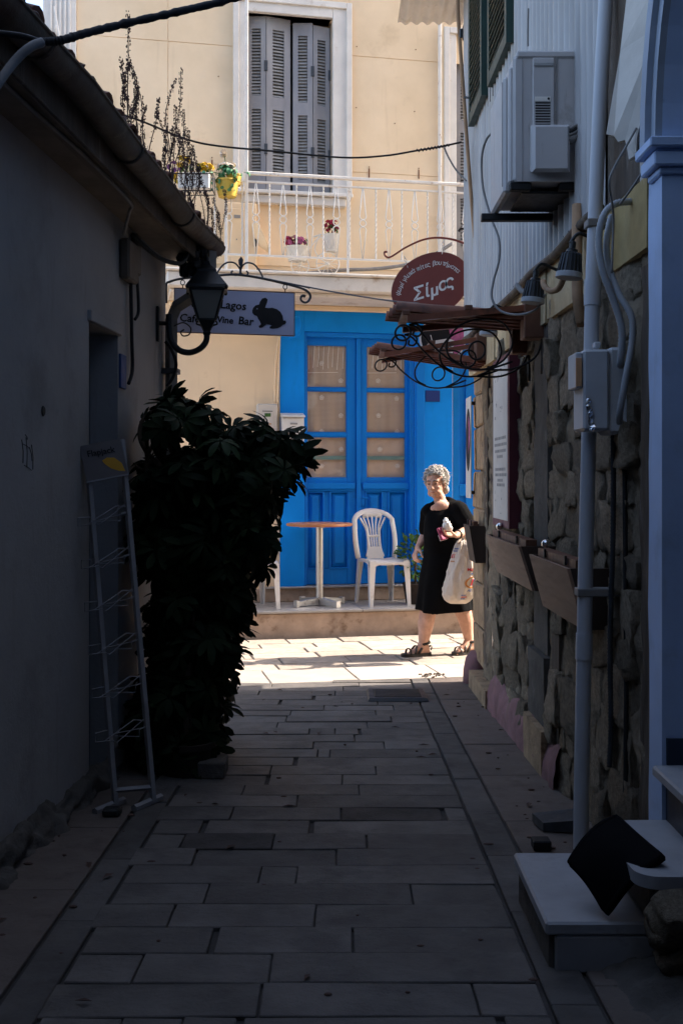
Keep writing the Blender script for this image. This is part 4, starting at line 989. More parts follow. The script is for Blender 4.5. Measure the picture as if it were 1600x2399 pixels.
for (cx, cy, rx, ry) in blobs:
    n_ = int(rx * ry / (205 if cy < 1110 else (125 if cy < 1260 else 84)))
    for _ in range(n_):
        a = rp.random() * 2 * PI; r_ = math.sqrt(rp.random()) * (1 if rp.random() < .5 else .9); zz_ = rp.uniform(-1, 1)
        px, py = cx + rx * r_ * math.cos(a) * .86, cy + ry * r_ * math.sin(a) * .86
        dm = .34 * math.sqrt(max(0, 1 - r_ * r_)) + .06
        Y = 5.28 + zz_ * dm; p = P(px, py, Y)
        wx = -1.366 + .064 * Y + .05
        if p.x < wx: p.x = wx + rp.random() * .1
        if p.z < floor_z(Y) + .07: p.z = floor_z(Y) + .07 + rp.random() * .15
        outv = V((math.cos(a) * r_, zz_ * .9, -math.sin(a) * r_ * .9 + .45)); pts.append((p, outv))
tips = [(352, 985), (398, 925), (440, 918), (470, 940), (528, 978), (562, 992), (604, 1012), (655, 985), (688, 1008), (712, 1050), (706, 1088), (662, 1112), (650, 1172), (660, 1235), (640, 1290), (608, 1330), (598, 1392), (582, 1440), (568, 1500), (556, 1560), (550, 1612), (540, 1662), (325, 1105), (338, 960)]
for (px, py) in tips:
    px += -30 if px > 470 else 14; py += 26; Y = rp.uniform(5.1, 5.45); e = P(px, py, Y); b0 = P(px - (px - 470) * .45, py + 70, 5.25); stem([b0, b0.lerp(e, .5) + V((0, 0, .02)), e], .007, .004)
    for q_ in range(rp.choice((2, 3, 3))): pts.append((e + V((rp.uniform(-.03, .03), rp.uniform(-.05, .03), rp.uniform(-.03, .03))), V(((px - 470) / 160 + rp.uniform(-.4, .4), -.9 + rp.uniform(-.5, .5), .7))))
pts.sort(key=lambda t: t[0].y - 1.6 * max(0, abs(t[1].x) - .6))
stf = MB()
for i, (p, ov) in enumerate(pts):
    nrm = (ov * .8 + V((rp.uniform(-.9, .9), rp.uniform(-.9, .9), rp.uniform(-.5, .8)))).normalized()
    qt = nrm.to_track_quat('Z', 'Y'); k = rp.randrange(5); sc_ = rp.uniform(.75, 1.15)
    MM = Matrix.Translation(p) @ qt.to_matrix().to_4x4() @ Matrix.Rotation(rp.random() * 6.28, 4, 'Z') @ Matrix.Scale(sc_, 4)
    if i < 300:
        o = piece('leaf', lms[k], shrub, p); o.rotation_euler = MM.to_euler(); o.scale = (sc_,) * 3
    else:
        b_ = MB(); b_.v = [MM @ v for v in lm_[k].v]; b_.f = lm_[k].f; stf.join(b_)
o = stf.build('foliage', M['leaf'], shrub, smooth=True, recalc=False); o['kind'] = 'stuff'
kb_ = P(500, 1790, 4.98)
MB().cbox(kb_.x - .06, kb_.x + .06, 4.90, 5.06, floor_z(4.98), floor_z(4.98) + .075, .006).jitter(.004, 20).single('stone_block', M['concrete'], 'squared pale stone block on the paving at the foot of the big shrub', 'stone')

# ---------------------------------------------------------------- dried weeds in the gutter
def weed(base, tops, label, seed):
    r_ = random.Random(seed); w_ = thing('dried_weed', label, 'weed', base, group='dried weeds growing in the gutter')
    for tpt in tops:
        b = base + V((r_.uniform(-.02, .02), r_.uniform(-.06, .06), r_.uniform(-.02, 0))); e = tpt
        m1 = b.lerp(e, .35) + V((r_.uniform(-.02, .02), r_.uniform(-.02, .02), 0)); m2 = b.lerp(e, .7) + V((r_.uniform(-.03, .03), r_.uniform(-.02, .02), 0))
        s_ = spline([b, m1, m2, e], 8); q = MB(); q.tube(s_, [.0030 - .0016 * i / (len(s_) - 1) for i in range(len(s_))], 5)
        n_ = len(s_)
        for i in range(n_):
            t = i / n_
            cnt = 7 if t > .55 else (2 if t < .5 else 4)
            for k in range(cnt):
                a = r_.random() * 6.28; rr = .0075 if t > .55 else .010; p = s_[i] + V((rr * math.cos(a), rr * math.sin(a), r_.uniform(-.01, .01)))
                sz = r_.uniform(.0022, .0042) if t > .55 else r_.uniform(.0014, .003)
                q.add([p + V((sz, 0, 0)), p + V((-sz * .6, sz * .8, 0)), p + V((-sz * .6, -sz * .8, 0)), p + V((0, 0, sz * 1.6)), p - V((0, 0, sz * 1.2))], [(0, 1, 3), (1, 2, 3), (2, 0, 3), (1, 0, 4), (2, 1, 4), (0, 2, 4)])
        q.build('stalk', M['weed'], w_, recalc=False)
def gp_(px): # point on the gutter seen at photo column px
    k = (px - 800) / FPX; Y = (-1.366 + .272) / (k - .064); return V((k * Y, Y, 2.70))
def top(px, py, b): return P(px, py, b.y)
b = gp_(312); weed(b, [top(300, 33, b), top(284, 140, b), top(302, 150, b), top(313, 170, b), top(296, 180, b), top(322, 230, b), top(318, 210, b)], 'tallest dried weed stalks at the upper end of the gutter', 1)
b = gp_(352); weed(b, [top(303, 146, b), top(372, 232, b), top(340, 250, b)], 'forked dried weed beside the tallest stalks', 2)
b = gp_(395); weed(b, [top(410, 188, b), top(424, 166, b), top(390, 296, b), top(412, 250, b), top(365, 262, b), top(402, 300, b), top(417, 310, b), top(386, 350, b), top(428, 262, b)], 'dried weed with twin upright spikes in mid gutter', 3)
b = gp_(447); weed(b, [top(442, 306, b), top(450, 342, b), top(436, 315, b), top(418, 300, b), top(465, 390, b), top(428, 380, b), top(444, 360, b), top(455, 380, b), top(438, 370, b), top(432, 330, b)], 'bushy clump of dried weed before the balcony flowers', 4)
b = gp_(478); weed(b, [top(473, 425, b), top(466, 390, b), top(480, 450, b)], 'short dense dried weed below the bushy clump', 5)
b = gp_(512); weed(b, [top(500, 466, b), top(526, 446, b), top(512, 500, b), top(496, 488, b)], 'small dried weed at the gutter end with one bent tip', 6)
# moss and debris on the tile edge
# ---------------------------------------------------------------- cables across the alley
cbp = [P(-30, 235, 2.35), P(30, 150, 2.4), P(70, 112, 2.42), P(100, 99, 2.44)]
MB().tube(spline(cbp, 6), .0105, 8).single('grey_cable', M['cablegrey'], 'pale grey cable rising to the taped joint under the eaves', 'cable', smooth=True)
cbp = [P(92, 99, 2.44), P(125, 97, 2.45), P(150, 93, 2.46), P(205, 77, 2.5), P(300, 54, 2.56), P(420, 27, 2.62), P(560, -8, 2.7), P(800, -90, 2.8), P(1150, -230, 2.9)]
cs_ = spline(cbp, 16)
MB().tube(cs_, [.0095 + .0032 * noise.noise(V((i * .55, 0, 0))) + .0016 * noise.noise(V((i * 1.9, 3, 0))) for i in range(len(cs_))], 8).single('taped_cable', M['cable'], 'thick black taped cable slanting across the top of the alley', 'cable', smooth=True)
cbp = [P(-20, 76, 2.42), P(50, 84, 2.43), P(95, 98, 2.44)]
MB().tube(spline(cbp, 5), .007, 6).single('feeder_cable', M['cable'], 'dark feeder cable running into the taped joint below the gutter', 'cable', smooth=True)
q = MB(); pp = spline([P(262, 262, 5.9), P(330, 283, 6.1), P(440, 327, 6.4), P(520, 343, 6.6), P(640, 354, 6.9), P(800, 369, 7.1), P(900, 365, 7.2), P(975, 353, 7.25), P(1035, 343, 7.3), P(1080, 333, 7.35)], 6)
q.tube(pp, .0062, 6); pk = [p for p in pp if 970 < 800 + p.x / p.y * FPX < 1060]
q.tube([p + V((0, .008 * math.cos(i * 1.6), .008 * math.sin(i * 1.6))) for i, p in enumerate(spline(pk, 5))], .005, 5)
q.single('overhead_cable', M['cable'], 'thin sagging black cable crossing in front of the grey shutters', 'cable', smooth=True)
MB().tube(spline([P(1040, 345, 7.3), P(1050, 368, 7.3), P(1068, 398, 7.28), P(1092, 424, 7.25)], 6), .006, 6).single('drop_wire', M['cablegrey'], 'pale wire dropping from the overhead cable to the right house', 'wire', smooth=True)
MB().tube(spline([P(600, 648, 6.43), P(760, 680, 6.3), P(900, 703, 5.8), P(982, 711, 5.5)], 6), .0045, 5).single('guy_wire', M['ironblue'], 'grey guy wire from the cafe sign arm to the near canopy', 'wire', smooth=True)
# ---------------------------------------------------------------- stone house on the right
def XL(Y): return .975 - .010 * (Y - 3.9)
def XU(Y): return .95 - .0163 * (Y - 4.0)
YC = 7.80
sh = thing('stone_house', 'old rubble stone house with corrugated metal upper storey along the alley', 'house', (1.6, 6.0, 0))
def hx(q, fn, Y0, Y1, o0, o1, z0, z1):   # o = distance out from the wall towards the alley
    p = []
    for z in (z0, z1): p += [(fn(Y0) - o1, Y0, z), (fn(Y0) - o0, Y0, z), (fn(Y1) - o0, Y1, z), (fn(Y1) - o1, Y1, z)]
    return q.hexa(p)
def rwpt(px, py, fn, o=0.0):    # photo pixel -> (Y, z) on a right wall plane
    k = (px - 800) / FPX
    a = fn(0); b = fn(1) - fn(0); Y = (a - o) / (k - b); return Y, HC - (py - 1120) * Y / FPX
tf = math.tan(FA)
q = MB(); q.hexa([(XL(3.42) + .05, 3.42, -.3), (6, 3.42, -.3), (6, YC + (6 - XL(YC)) * tf, -.3), (XL(YC) + .04, YC, -.3), (XL(3.42) + .05, 3.42, 2.40), (6, 3.42, 2.40), (6, YC + (6 - XL(YC)) * tf, 2.40), (XL(YC) + .04, YC, 2.40)])
q.build('mortar_wall', M['mortar'], sh)
bm_ = MB().sheet(lambda u, v: (XL(3.45 + 3.85 * u) - .006 + noise.noise(V((u * 22, v * 13, 3))) * .026 + noise.noise(V((u * 55, v * 35, 8))) * .014 + noise.noise(V((u * 130, v * 85, 8))) * .006, 3.45 + 3.85 * u, -.05 + 2.25 * v), 220, 130); bm_.build('mortar_face', M['mortar'], sh, smooth=True)
q = MB(); q.hexa([(XU(3.45) + .03, 3.45, 2.401), (6, 3.45, 2.401), (6, YC + (6 - XU(YC)) * tf, 2.401), (XU(YC) + .01, YC, 2.401), (XU(3.45) + .03, 3.45, 8.6), (6, 3.45, 8.6), (6, YC + (6 - XU(YC)) * tf, 8.6), (XU(YC) + .01, YC, 8.6)])
q.build('upper_block', M['farwall'], sh)
# rubble stones
def stone_mesh(seed):
    r_ = random.Random(seed); bm = bmesh.new(); bmesh.ops.create_cube(bm, size=1.0); bmesh.ops.subdivide_edges(bm, edges=bm.edges[:], cuts=4, use_grid_fill=True)
    for v in bm.verts:
        p = v.co.copy(); n_ = p.normalized() * .62; v.co = p.lerp(n_, .20)
        v.co += noise.noise_vector(p * 2.1 + V((seed * 7, 0, 0))) * .13 + noise.noise_vector(p * 6 + V((0, seed * 5, 0))) * .10
    me = bpy.data.meshes.new('stone'); bm.to_mesh(me); bm.free(); me.materials.append(M['stone'])
    for p in me.polygons: p.use_smooth = True
    return me
sms = [stone_mesh(i) for i in range(14)]
rq = random.Random(4)
z = -.02; nst = 0
while z < 2.12:
    h = rq.choice((.10, .13, .16, .19)); Y = 3.60 + rq.random() * .12
    while Y < 7.25:
        l = rq.choice((.11, .15, .19, .24, .29)); yc, zc = Y + l / 2, z + h / 2 + rq.uniform(-.02, .02)
        ok = not (4.99 < yc < 5.43) and not (6.62 < yc) and zc > floor_z(yc) + .06
        if not (4.0 < yc < 4.9 and False) and ok:
            d_ = rq.uniform(.045, .08)
            piece('stone', sms[rq.randrange(14)], sh, (XL(yc) + .012 + rq.uniform(-.012, .022), yc, zc), (rq.uniform(-.2, .2), rq.uniform(-.12, .12), rq.uniform(-.12, .12)), (d_ * 1.5, l * 1.10, h * 1.12)); nst += 1
        Y += l
    z += h
# corner quoins, dark jamb, dressed pilaster
z = .16; i = 0
while z < 2.14:
    h = (.26, .30, .22, .28)[i % 4]; q = MB(); a_ = XL(7.5)
    q.cbox(a_ - .012, a_ + .3, 7.30 - (.06 if i % 2 else 0), YC + .015, z + .003, min(z + h, 2.145) - .003, .012).jitter(.012, 9 + i); q.build('quoin', M['quoin'], sh, smooth=False); z += h; i += 1
q = MB(); hx(q, XL, 6.62, 7.24, -.05, -.005, floor_z(6.9), 2.145); q.build('door_panel', M['darkwood'], sh)
q = MB(); hx(q, XL, 7.10, 7.26, -.04, .010, floor_z(7) + .1, 2.145); hx(q, XL, 6.60, 6.68, -.04, .012, floor_z(7) + .1, 2.145); q.jitter(.005, 8); q.build('door_jamb', M['oldwood'], sh)
hd = rwpt(1155, 1500, XL, .03); MB().cbox(XL(hd[0]) - .035, XL(hd[0]) - .028, hd[0] - .008, hd[0] + .008, hd[1] - .05, hd[1] + .05, .002).cbox(XL(hd[0]) - .034, XL(hd[0]) + .01, hd[0] - .02, hd[0] + .02, hd[1] - .006, hd[1] + .006, .002).build('door_handle', M['chrome'], sh)
q = MB(); hx(q, XL, 5.05, 5.38, -.05, .028, .62, 2.145); q.build('stone_pilaster', M['concrete'], sh)
q = MB(); hx(q, XL, 5.02, 5.42, -.05, .050, .30, .615); q.jitter(.004, 9); q.build('pilaster_base', M['concrete'], sh)
q = MB(); hx(q, XL, 4.94, 5.40, -.05, .075, 0, .297); q.jitter(.006, 7); q.build('pilaster_base', M['quoin'], sh)
q = MB(); hx(q, XL, 5.43, 5.50, -.03, .012, .3, 2.14); q.jitter(.006, 10); q.build('timber_strip', M['planter'], sh)
q = MB(); hx(q, XL, 4.80, 4.93, -.03, .030, .0, 1.0); q.jitter(.008, 10); q.build('timber_strip', M['oldwood'], sh)
# pink plaster foot
pk = MB().sheet(lambda u, v: (XL(4.7 + 2.0 * u) - .06 * math.cos(v * PI / 2) - .012 + noise.noise(V((u * 20, v * 6, 9))) * .012, 4.7 + 2.0 * u, floor_z(4.7 + 2 * u) - .01 + (.21 + .1 * noise.noise(V((u * 5, 0, 4)))) * math.sin(v * PI / 2) ** .8), 60, 8); pk.build('pink_foot', M['pink'], sh, smooth=True)
q = MB(); n = 14
ring = lambda z, r: [V((XL(7.7) + .02 + r * math.cos(2 * PI * k / n) * .9, 7.72 + r * math.sin(2 * PI * k / n) * .9, z)) for k in range(n)]
q.loft([ring(-.03, .125), ring(.10, .122), ring(.18, .105), ring(.225, .07), ring(.235, .02)]).jitter(.008, 9); q.build('pink_bollard', M['pink'], sh, smooth=True)
q = MB(); q.hexa([(.865, 6.70, -.02), (1.0, 6.70, -.02), (.99, 7.56, -.02), (.865, 7.56, -.02), (.865, 6.70, floor_z(6.7) + .105), (1.0, 6.70, floor_z(6.7) + .105), (.99, 7.56, floor_z(7.56) + .115), (.865, 7.56, floor_z(7.56) + .115)]).jitter(.004, 9); q.build('doorstep', M['quoin'], sh)
# fascia band under the metal sheets
fz = [3.44, 4.05, 4.9, 5.02, 5.75, 6.6, YC]
for i, (a, b) in enumerate(zip(fz[:-1], fz[1:])):
    q = MB(); hx(q, XL, a + .002, b - .002, -.04, .035 + .008 * (i % 2), 2.135 + (.0 if i % 2 else .012), 2.372); q.jitter(.005, 6); q.build('fascia_board', M['fascia'] if i else M['ochre'], sh)
q = MB(); hx(q, XL, 3.60, 7.4, -.03, .0, 2.08, 2.134); q.build('lintel_beam', M['darkwood'], sh)
MB().tube([(XU(Y) - .035 + .004 * math.sin(Y * 7), Y, 2.385 + .006 * math.sin(Y * 5)) for Y in [3.95 + .15 * i for i in range(26)]], .020, 8).build('edge_pipe', M['gutter'], sh, smooth=True)
# corrugated sheets
ys = [3.98, 4.55, 5.26, 6.16, 7.02, 7.83]
for i, (a, b) in enumerate(zip(ys[:-1], ys[1:])):
    q = MB(); nn = int((b - a) / .0095); per = .098
    vs = []; fs = []
    for k in range(nn + 1):
        Y = a + (b - a) * k / nn; o = .018 + .018 * math.sin(2 * PI * Y / per) + (.002 if i % 2 else 0)
        for z in (2.395, 3.4, 4.6, 6.2): vs.append((XU(Y) - o + .003 * noise.noise(V((Y * 2, z * 1.3, i))), Y, z))
    for k in range(nn):
        for j in range(3): o = k * 4 + j; fs.append((o, o + 4, o + 5, o + 1))
    q.add(vs, fs).build('corrugated_sheet', M['corr'], sh, smooth=True)
sc = MB()
for k in range(41):
    Y = 4.02 + .092 * k; sc.ell((XU(Y) - .024, Y, 2.425), .006, 6, 4)
sc.build('screw_row', M['ironblue'], sh)
q = MB(); hx(q, XU, 3.46, 3.975, -.02, -.004, 2.39, 6.0); q.jitter(.004, 6).build('gap_shade_panel', M['oldwood'], sh)  # dark panel put in for the shaded gap past the corrugated sheets
# street face corner board and upper corner post
q = MB(); q.cbox(XU(YC) - .016, XU(YC) + .06, 7.775, 7.845, 2.40, 6.2, .006); q.build('corner_board', M['corr'], sh)
# dark green shutters on the upper storey
for (Y0, Y1, o, zb_) in ((6.62, 7.22, .055, 3.715), (5.78, 6.45, .045, 3.70)):
    q = MB(); hz_ = 5.6; st = .06
    hx(q, XU, Y0, Y0 + st, o - .02, o + .02, zb_, hz_); hx(q, XU, Y1 - st, Y1, o - .02, o + .02, zb_, hz_); hx(q, XU, Y0 + st, Y1 - st, o - .0195, o + .0195, zb_, zb_ + .07)
    lf = q.build('shutter_leaf', M['green'], sh)
    smm = MB().hexa([(-.018, 0, -.012), (-.012, 0, -.016), (-.012, Y1 - Y0 - 2 * st, -.016), (-.018, Y1 - Y0 - 2 * st, -.012), (.012, 0, .016), (.018, 0, .012), (.018, Y1 - Y0 - 2 * st, .012), (.012, Y1 - Y0 - 2 * st, .016)]).mesh('slat', M['green'])
    z = zb_ + .10
    while z < 5.0: piece('slat', smm, lf, (XU((Y0 + Y1) / 2) - o, Y0 + st, z), (0, 0, .0163)); z += .042
q = MB(); hx(q, XU, 6.40, 6.66, -.0, .03, 3.66, 5.6); q.build('window_recess', M['black'], sh)
MB().tube([P(1084, 70, 7.25), P(1080, 70, 7.25), P(1080, 88, 7.25)], .012, 6).tube([P(1088, 228, 7.2), P(1108, 230, 7.15)], .007, 6).build('shutter_hook', M['blackmetal'], sh)
tp = XL
# ---------------------------------------------------------------- awning overhead
aw = thing('fibreglass_awning', 'weathered corrugated awning corner with a dark edge at the top of the scene', 'awning', (.62, 7.9, 4.78))
q = MB(); q.sheet(lambda u, v: (.42 + .50 * u, 7.35 + 1.0 * v, 4.80 + .012 * math.sin(u * 38) + .05 * v), 48, 2); q.build('corrugated_sheet', M['potwhite'], aw, smooth=True)
MB().cbox(.37, .93, 7.30, 7.36, 4.735, 4.775, .004).build('edge_bar', M['darkwood'], aw)
MB().cbox(.90, .94, 7.2, 8.3, 4.70, 4.79, .004).build('support', M['darkwood'], aw)
MB().tube(spline([P(1072, -20, 7.35), P(1073, 40, 7.34), P(1084, 200, 7.32), P(1100, 420, 7.3), P(1112, 560, 7.28), P(1124, 640, 7.26), P(1135, 745, 7.2)], 5), .0125, 7).single('cane_pole', M['cane'], 'thin brown cane pole hanging down the corner of the metal wall', 'pole', smooth=True)
MB().tube(spline([P(1166, 300, 5.0), P(1140, 325, 5.05), P(1128, 370, 5.1), P(1131, 440, 5.1), P(1150, 510, 5.05), P(1168, 560, 5.0), P(1168, 610, 4.95), P(1155, 660, 4.9), P(1152, 700, 4.85), P(1175, 730, 4.8), P(1220, 737, 4.7), P(1258, 722, 4.6), P(1276, 690, 4.55)], 6), .0055, 6).single('looping_wire', M['cablegrey'], 'grey wire looping from the air conditioner down past the near canopy to a lamp', 'wire', smooth=True)
MB().tube(spline([P(1237, 20, 4.5), P(1236, 60, 4.5), P(1236, 108, 4.5)], 4), .004, 5).single('thin_wire', M['cablegrey'], 'short thin wire on the corrugated metal above the air conditioner', 'wire')
# ---------------------------------------------------------------- air conditioner
ac = thing('air_conditioner', 'white outdoor air conditioner unit bracketed to the corrugated metal wall', 'air conditioner', (.82, 4.7, 2.55))
Y0, Y1, xf_, xb_, zb_, zt_ = 4.37, 4.85, .675, .925, 2.598, 3.105
q = MB()
pr = [(xb_, zb_), (xf_ + .01, zb_), (xf_, zb_ + .01), (xf_, zt_ - .02), (xf_ + .02, zt_), (xb_, zt_)]
q.loft([[V((x + .006, Y0, z)) for x, z in [(xb_ - .006, zb_), (xf_ + .012, zb_), (xf_ + .004, zb_ + .012), (xf_ + .004, zt_ - .024), (xf_ + .022, zt_ - .004), (xb_ - .006, zt_ - .004)]], [V((x, Y0 + .008, z)) for x, z in pr], [V((x, Y1, z)) for x, z in pr]]); q.build('casing', M['acwhite'], ac)
MB().cbox(xf_ + .012, xb_ + .004, Y0 - .008, Y1, zt_ - .022, zt_ + .006, .006).build('top_cover', M['acwhite'], ac)
q = MB()
for k in range(4):
    ya = Y0 + .10 + .14 * k
q.cbox(xf_ - .03, xf_ + .005, Y0 + .06, Y1 - .03, zb_ - .03, zt_ - .07, .02); q.cbox(xf_ - .014, xf_ + .01, Y0 + .015, Y0 + .055, zb_ + .0, zt_ - .05, .008); q.build('front_grille', M['acwhite'], ac)
q = MB()
for k in range(0): z = zb_ + .03 + (zt_ - zb_ - .14) * k / 15; q.box(xf_ - .0325, xf_ - .0302, Y0 + .10, Y1 - .07, z, z + .008)
q.box(xf_ - .0325, xf_ - .0302, Y0 + .075, Y0 + .083, zb_, zt_ - .09).build('grille_slot', M['slat'], ac)
def ax(px): return (px - 800) / FPX * Y0
def az(py): return HC - (py - 1120) / FPX * Y0
MB().cbox(ax(1246), ax(1297), Y0 - .012, Y0 + .002, az(300), az(137), .004).build('side_panel', M['acwhite'], ac)
MB().cbox(ax(1248), ax(1295), Y0 - .018, Y0 - .0125, az(158), az(150), .002).cbox(ax(1302), ax(1303.5), Y0 - .006, Y0 + .001, az(300), az(130)).cbox(ax(1222), ax(1223.5), Y0 - .003, Y0 + .002, az(425), az(122)).build('panel_seam', M['slat'], ac)
q = MB()
for k in range(9): q.cbox(ax(1252), ax(1287), Y0 - .0145, Y0 - .0122, az(245 + 6.3 * k), az(242 + 6.3 * k), .0005)
q.build('vent_slit', M['black'], ac)
MB().cbox(ax(1251), ax(1288), Y0 - .0145, Y0 - .0122, az(240), az(229), .001).build('name_recess', M['trim'], ac); MB().ell((ax(1283), Y0 - .0145, az(234)), .005, 8, 5).build('screw', M['black'], ac)
q = MB(); xa, xb2, za, zb2 = ax(1240), ax(1328), az(412), az(297)
q.loft([[V((xa, Y0 - .001, za + .02)), V((xb2, Y0 - .001, za + .02)), V((xb2, Y0 - .001, zb2)), V((xa, Y0 - .001, zb2))], [V((xa, Y0 - .05, za)), V((xb2, Y0 - .05, za)), V((xb2, Y0 - .05, zb2 - .008)), V((xa, Y0 - .05, zb2 - .008))], [V((xa + .012, Y0 - .064, za + .012)), V((xb2 - .012, Y0 - .064, za + .012)), V((xb2 - .012, Y0 - .064, zb2 - .02)), V((xa + .012, Y0 - .064, zb2 - .02))]]); q.build('valve_cover', M['acwhite'], ac)
MB().cbox(ax(1196), ax(1245), Y0 + .01, Y0 + .05, zb_ - .03, zb_ + .0, .003).cbox(ax(1312), ax(1355), Y0 + .01, Y0 + .05, zb_ - .03, zb_ - .0, .003).build('rubber_pad', M['black'], ac)
for (Y, zo) in ((4.41, 0), (4.78, 0)):
    q = MB(); q.cbox(.60, .98, Y - .02, Y + .02, zb_ - .062, zb_ - .031, .003); q.cbox(.925, .95, Y - .02, Y + .02, zb_ - .45, zb_ - .03, .003)
q.build('bracket', M['blackmetal'], ac)
MB().cbox(.72, .93, 4.44, 4.75, zb_ - .030, zb_ - .018, .003).build('drip_tray', M['blackmetal'], ac)
pq = [P(1330, 330, 4.33), P(1352, 318, 4.34), P(1372, 295, 4.38), P(1390, 268, 4.42)]
MB().tube(spline(pq, 5), .017, 8).build('hose', M['cablegrey'], ac, smooth=True)
for k in range(3): MB().tube(spline([p + V((0, -.01, .018 + .012 * k)) for p in pq], 5), .007, 6).build('hose', M['cable'] if k % 2 else M['cablegrey'], ac, smooth=True)
# ---------------------------------------------------------------- PVC drain pipe
pp = [P(1360, 1990, 3.86), P(1362, 1800, 3.86), P(1372, 1280, 3.86), P(1389, 620, 3.86), P(1402, 300, 3.86), P(1418, 0, 3.86), P(1440, -420, 3.86)]
dpipe = thing('drain_pipe', 'tall pale plastic drain pipe standing before the rubble wall', 'drain pipe', (pp[0].x, 3.86, floor_z(3.86)))
pp[0].z = floor_z(3.86) + .004
for (a, b, r_) in ((0, 2, .0265), (2, 3, .0262), (3, 6, .0255)):
    MB().tube(spline(pp[a:b + 1], 5), r_, 16).build('pipe', M['pvc'], dpipe, smooth='auto')
def onp(z):
    for i in range(len(pp) - 1):
        if pp[i].z <= z <= pp[i + 1].z: return pp[i].lerp(pp[i + 1], (z - pp[i].z) / (pp[i + 1].z - pp[i].z))
for z in (.80, 2.03): c_ = onp(z); c2 = onp(z + .09); MB().tube([c_, c2], .0295, 16).build('socket', M['pvc'], dpipe, smooth='auto')
for z in (2.30, 1.02): c_ = onp(z); MB().cbox(c_.x - .031, c_.x + .14, 3.83, 3.895, z, z + .028, .003).build('pipe_clip', M['cablegrey'], dpipe)
c_ = onp(.9)
# second dark pipe behind it
MB().tube([P(1352, 480, 4.25), P(1350, 620, 4.22), P(1352, 700, 4.2), P(1362, 760, 4.15)], .021, 10).single('stub_pipe', M['cane'], 'short stained pipe stub dropping behind the tall drain pipe', 'pipe', smooth=True)
# ---------------------------------------------------------------- meter box and conduits on the right
eb = thing('junction_box', 'grey weathered electrical box with an orange side label on the stone wall', 'electrical box', (.88, 3.72, 1.58))
def ex_(px, Y=3.66): return (px - 800) / FPX * Y
def ez(py, Y=3.66): return HC - (py - 1120) / FPX * Y
MB().cbox(ex_(1366), ex_(1427), 3.66, 3.82, ez(1008), ez(818), .008).build('casing', M['metalbox'], eb)
MB().cbox(ex_(1428), ex_(1476), 3.67, 3.84, ez(1016), ez(812), .01).build('back_box', M['metalbox'], eb)
MB().cbox(ex_(1350), ex_(1365.5), 3.67, 3.80, ez(908), ez(824), .004).build('window_box', M['metalbox'], eb)
MB().cbox(ex_(1349), ex_(1363), 3.664, 3.6695, ez(905), ez(838), .001).build('orange_label', M['orangelabel'], eb)
MB().cbox(ex_(1398), ex_(1412), 3.69, 3.73, ez(812), ez(798), .003).build('cable_gland', M['metalbox'], eb)
q = MB()
for k in range(5): q.ell((ex_(1378 + 2 * k), 3.658, ez(940 + 16 * k)), (.010, .008, .013), 7, 5)
q.jitter(.006, 60).build('foil_patch', M['chrome'], eb)
def ribbed(pts, r, n=8, pitch=.0062):
    s_ = spline(pts, 40); out = [s_[0]]
    for p in s_[1:]:
        while (p - out[-1]).length >= pitch: out.append(out[-1] + (p - out[-1]).normalized() * pitch)
    return MB().tube(out, [r if i % 2 else r * .84 for i in range(len(out))], n)
ribbed([P(1478, 472, 3.62), P(1440, 478, 3.6), P(1413, 505, 3.58), P(1402, 560, 3.58), P(1410, 630, 3.58), P(1440, 715, 3.58), P(1456, 775, 3.58), P(1453, 845, 3.60), P(1453, 856, 3.66)], .0125).single('flexible_conduit', M['grey'], 'ribbed grey conduit arching into the top of the electrical box', 'conduit', smooth=True)
ribbed([P(1432, 505, 3.62), P(1421, 560, 3.60), P(1424, 620, 3.60), P(1450, 690, 3.57), P(1478, 740, 3.55), P(1480, 800, 3.55), P(1466, 880, 3.55), P(1452, 960, 3.57), P(1450, 992, 3.64)], .0120).single('flexible_conduit', M['grey'], 'ribbed grey conduit passing beside the box and curling in below it', 'conduit', smooth=True)
ribbed([P(1436, 1020, 3.78), P(1436, 1150, 3.80), P(1434, 1300, 3.82), P(1428, 1500, 3.84), P(1430, 1700, 3.84), P(1426, 1800, 3.84)], .0105).single('flexible_conduit', M['ironblue'], 'dark ribbed conduit running down the rubble wall behind the pipe', 'conduit', smooth=True)
MB().tube(spline([P(1462, 1015, 3.72), P(1464, 1300, 3.72), P(1466, 1600, 3.72), P(1464, 1900, 3.72)], 6), .0085, 7).single('black_cable', M['cable'], 'black cable dropping straight down from the electrical box', 'cable', smooth=True)
MB().tube(spline([P(1490, 300, 3.45), P(1465, 345, 3.45), P(1437, 395, 3.45), P(1426, 430, 3.45), P(1433, 475, 3.5), P(1436, 520, 3.55), P(1432, 640, 3.56)], 6), .004, 5).tube(spline([P(1536, 295, 3.3), P(1520, 370, 3.35), P(1490, 425, 3.4), P(1452, 478, 3.5)], 6), .004, 5).single('wire_pair', M['cablegrey'], 'two thin grey wires crossing before the peeled plaster', 'wire', smooth=True)
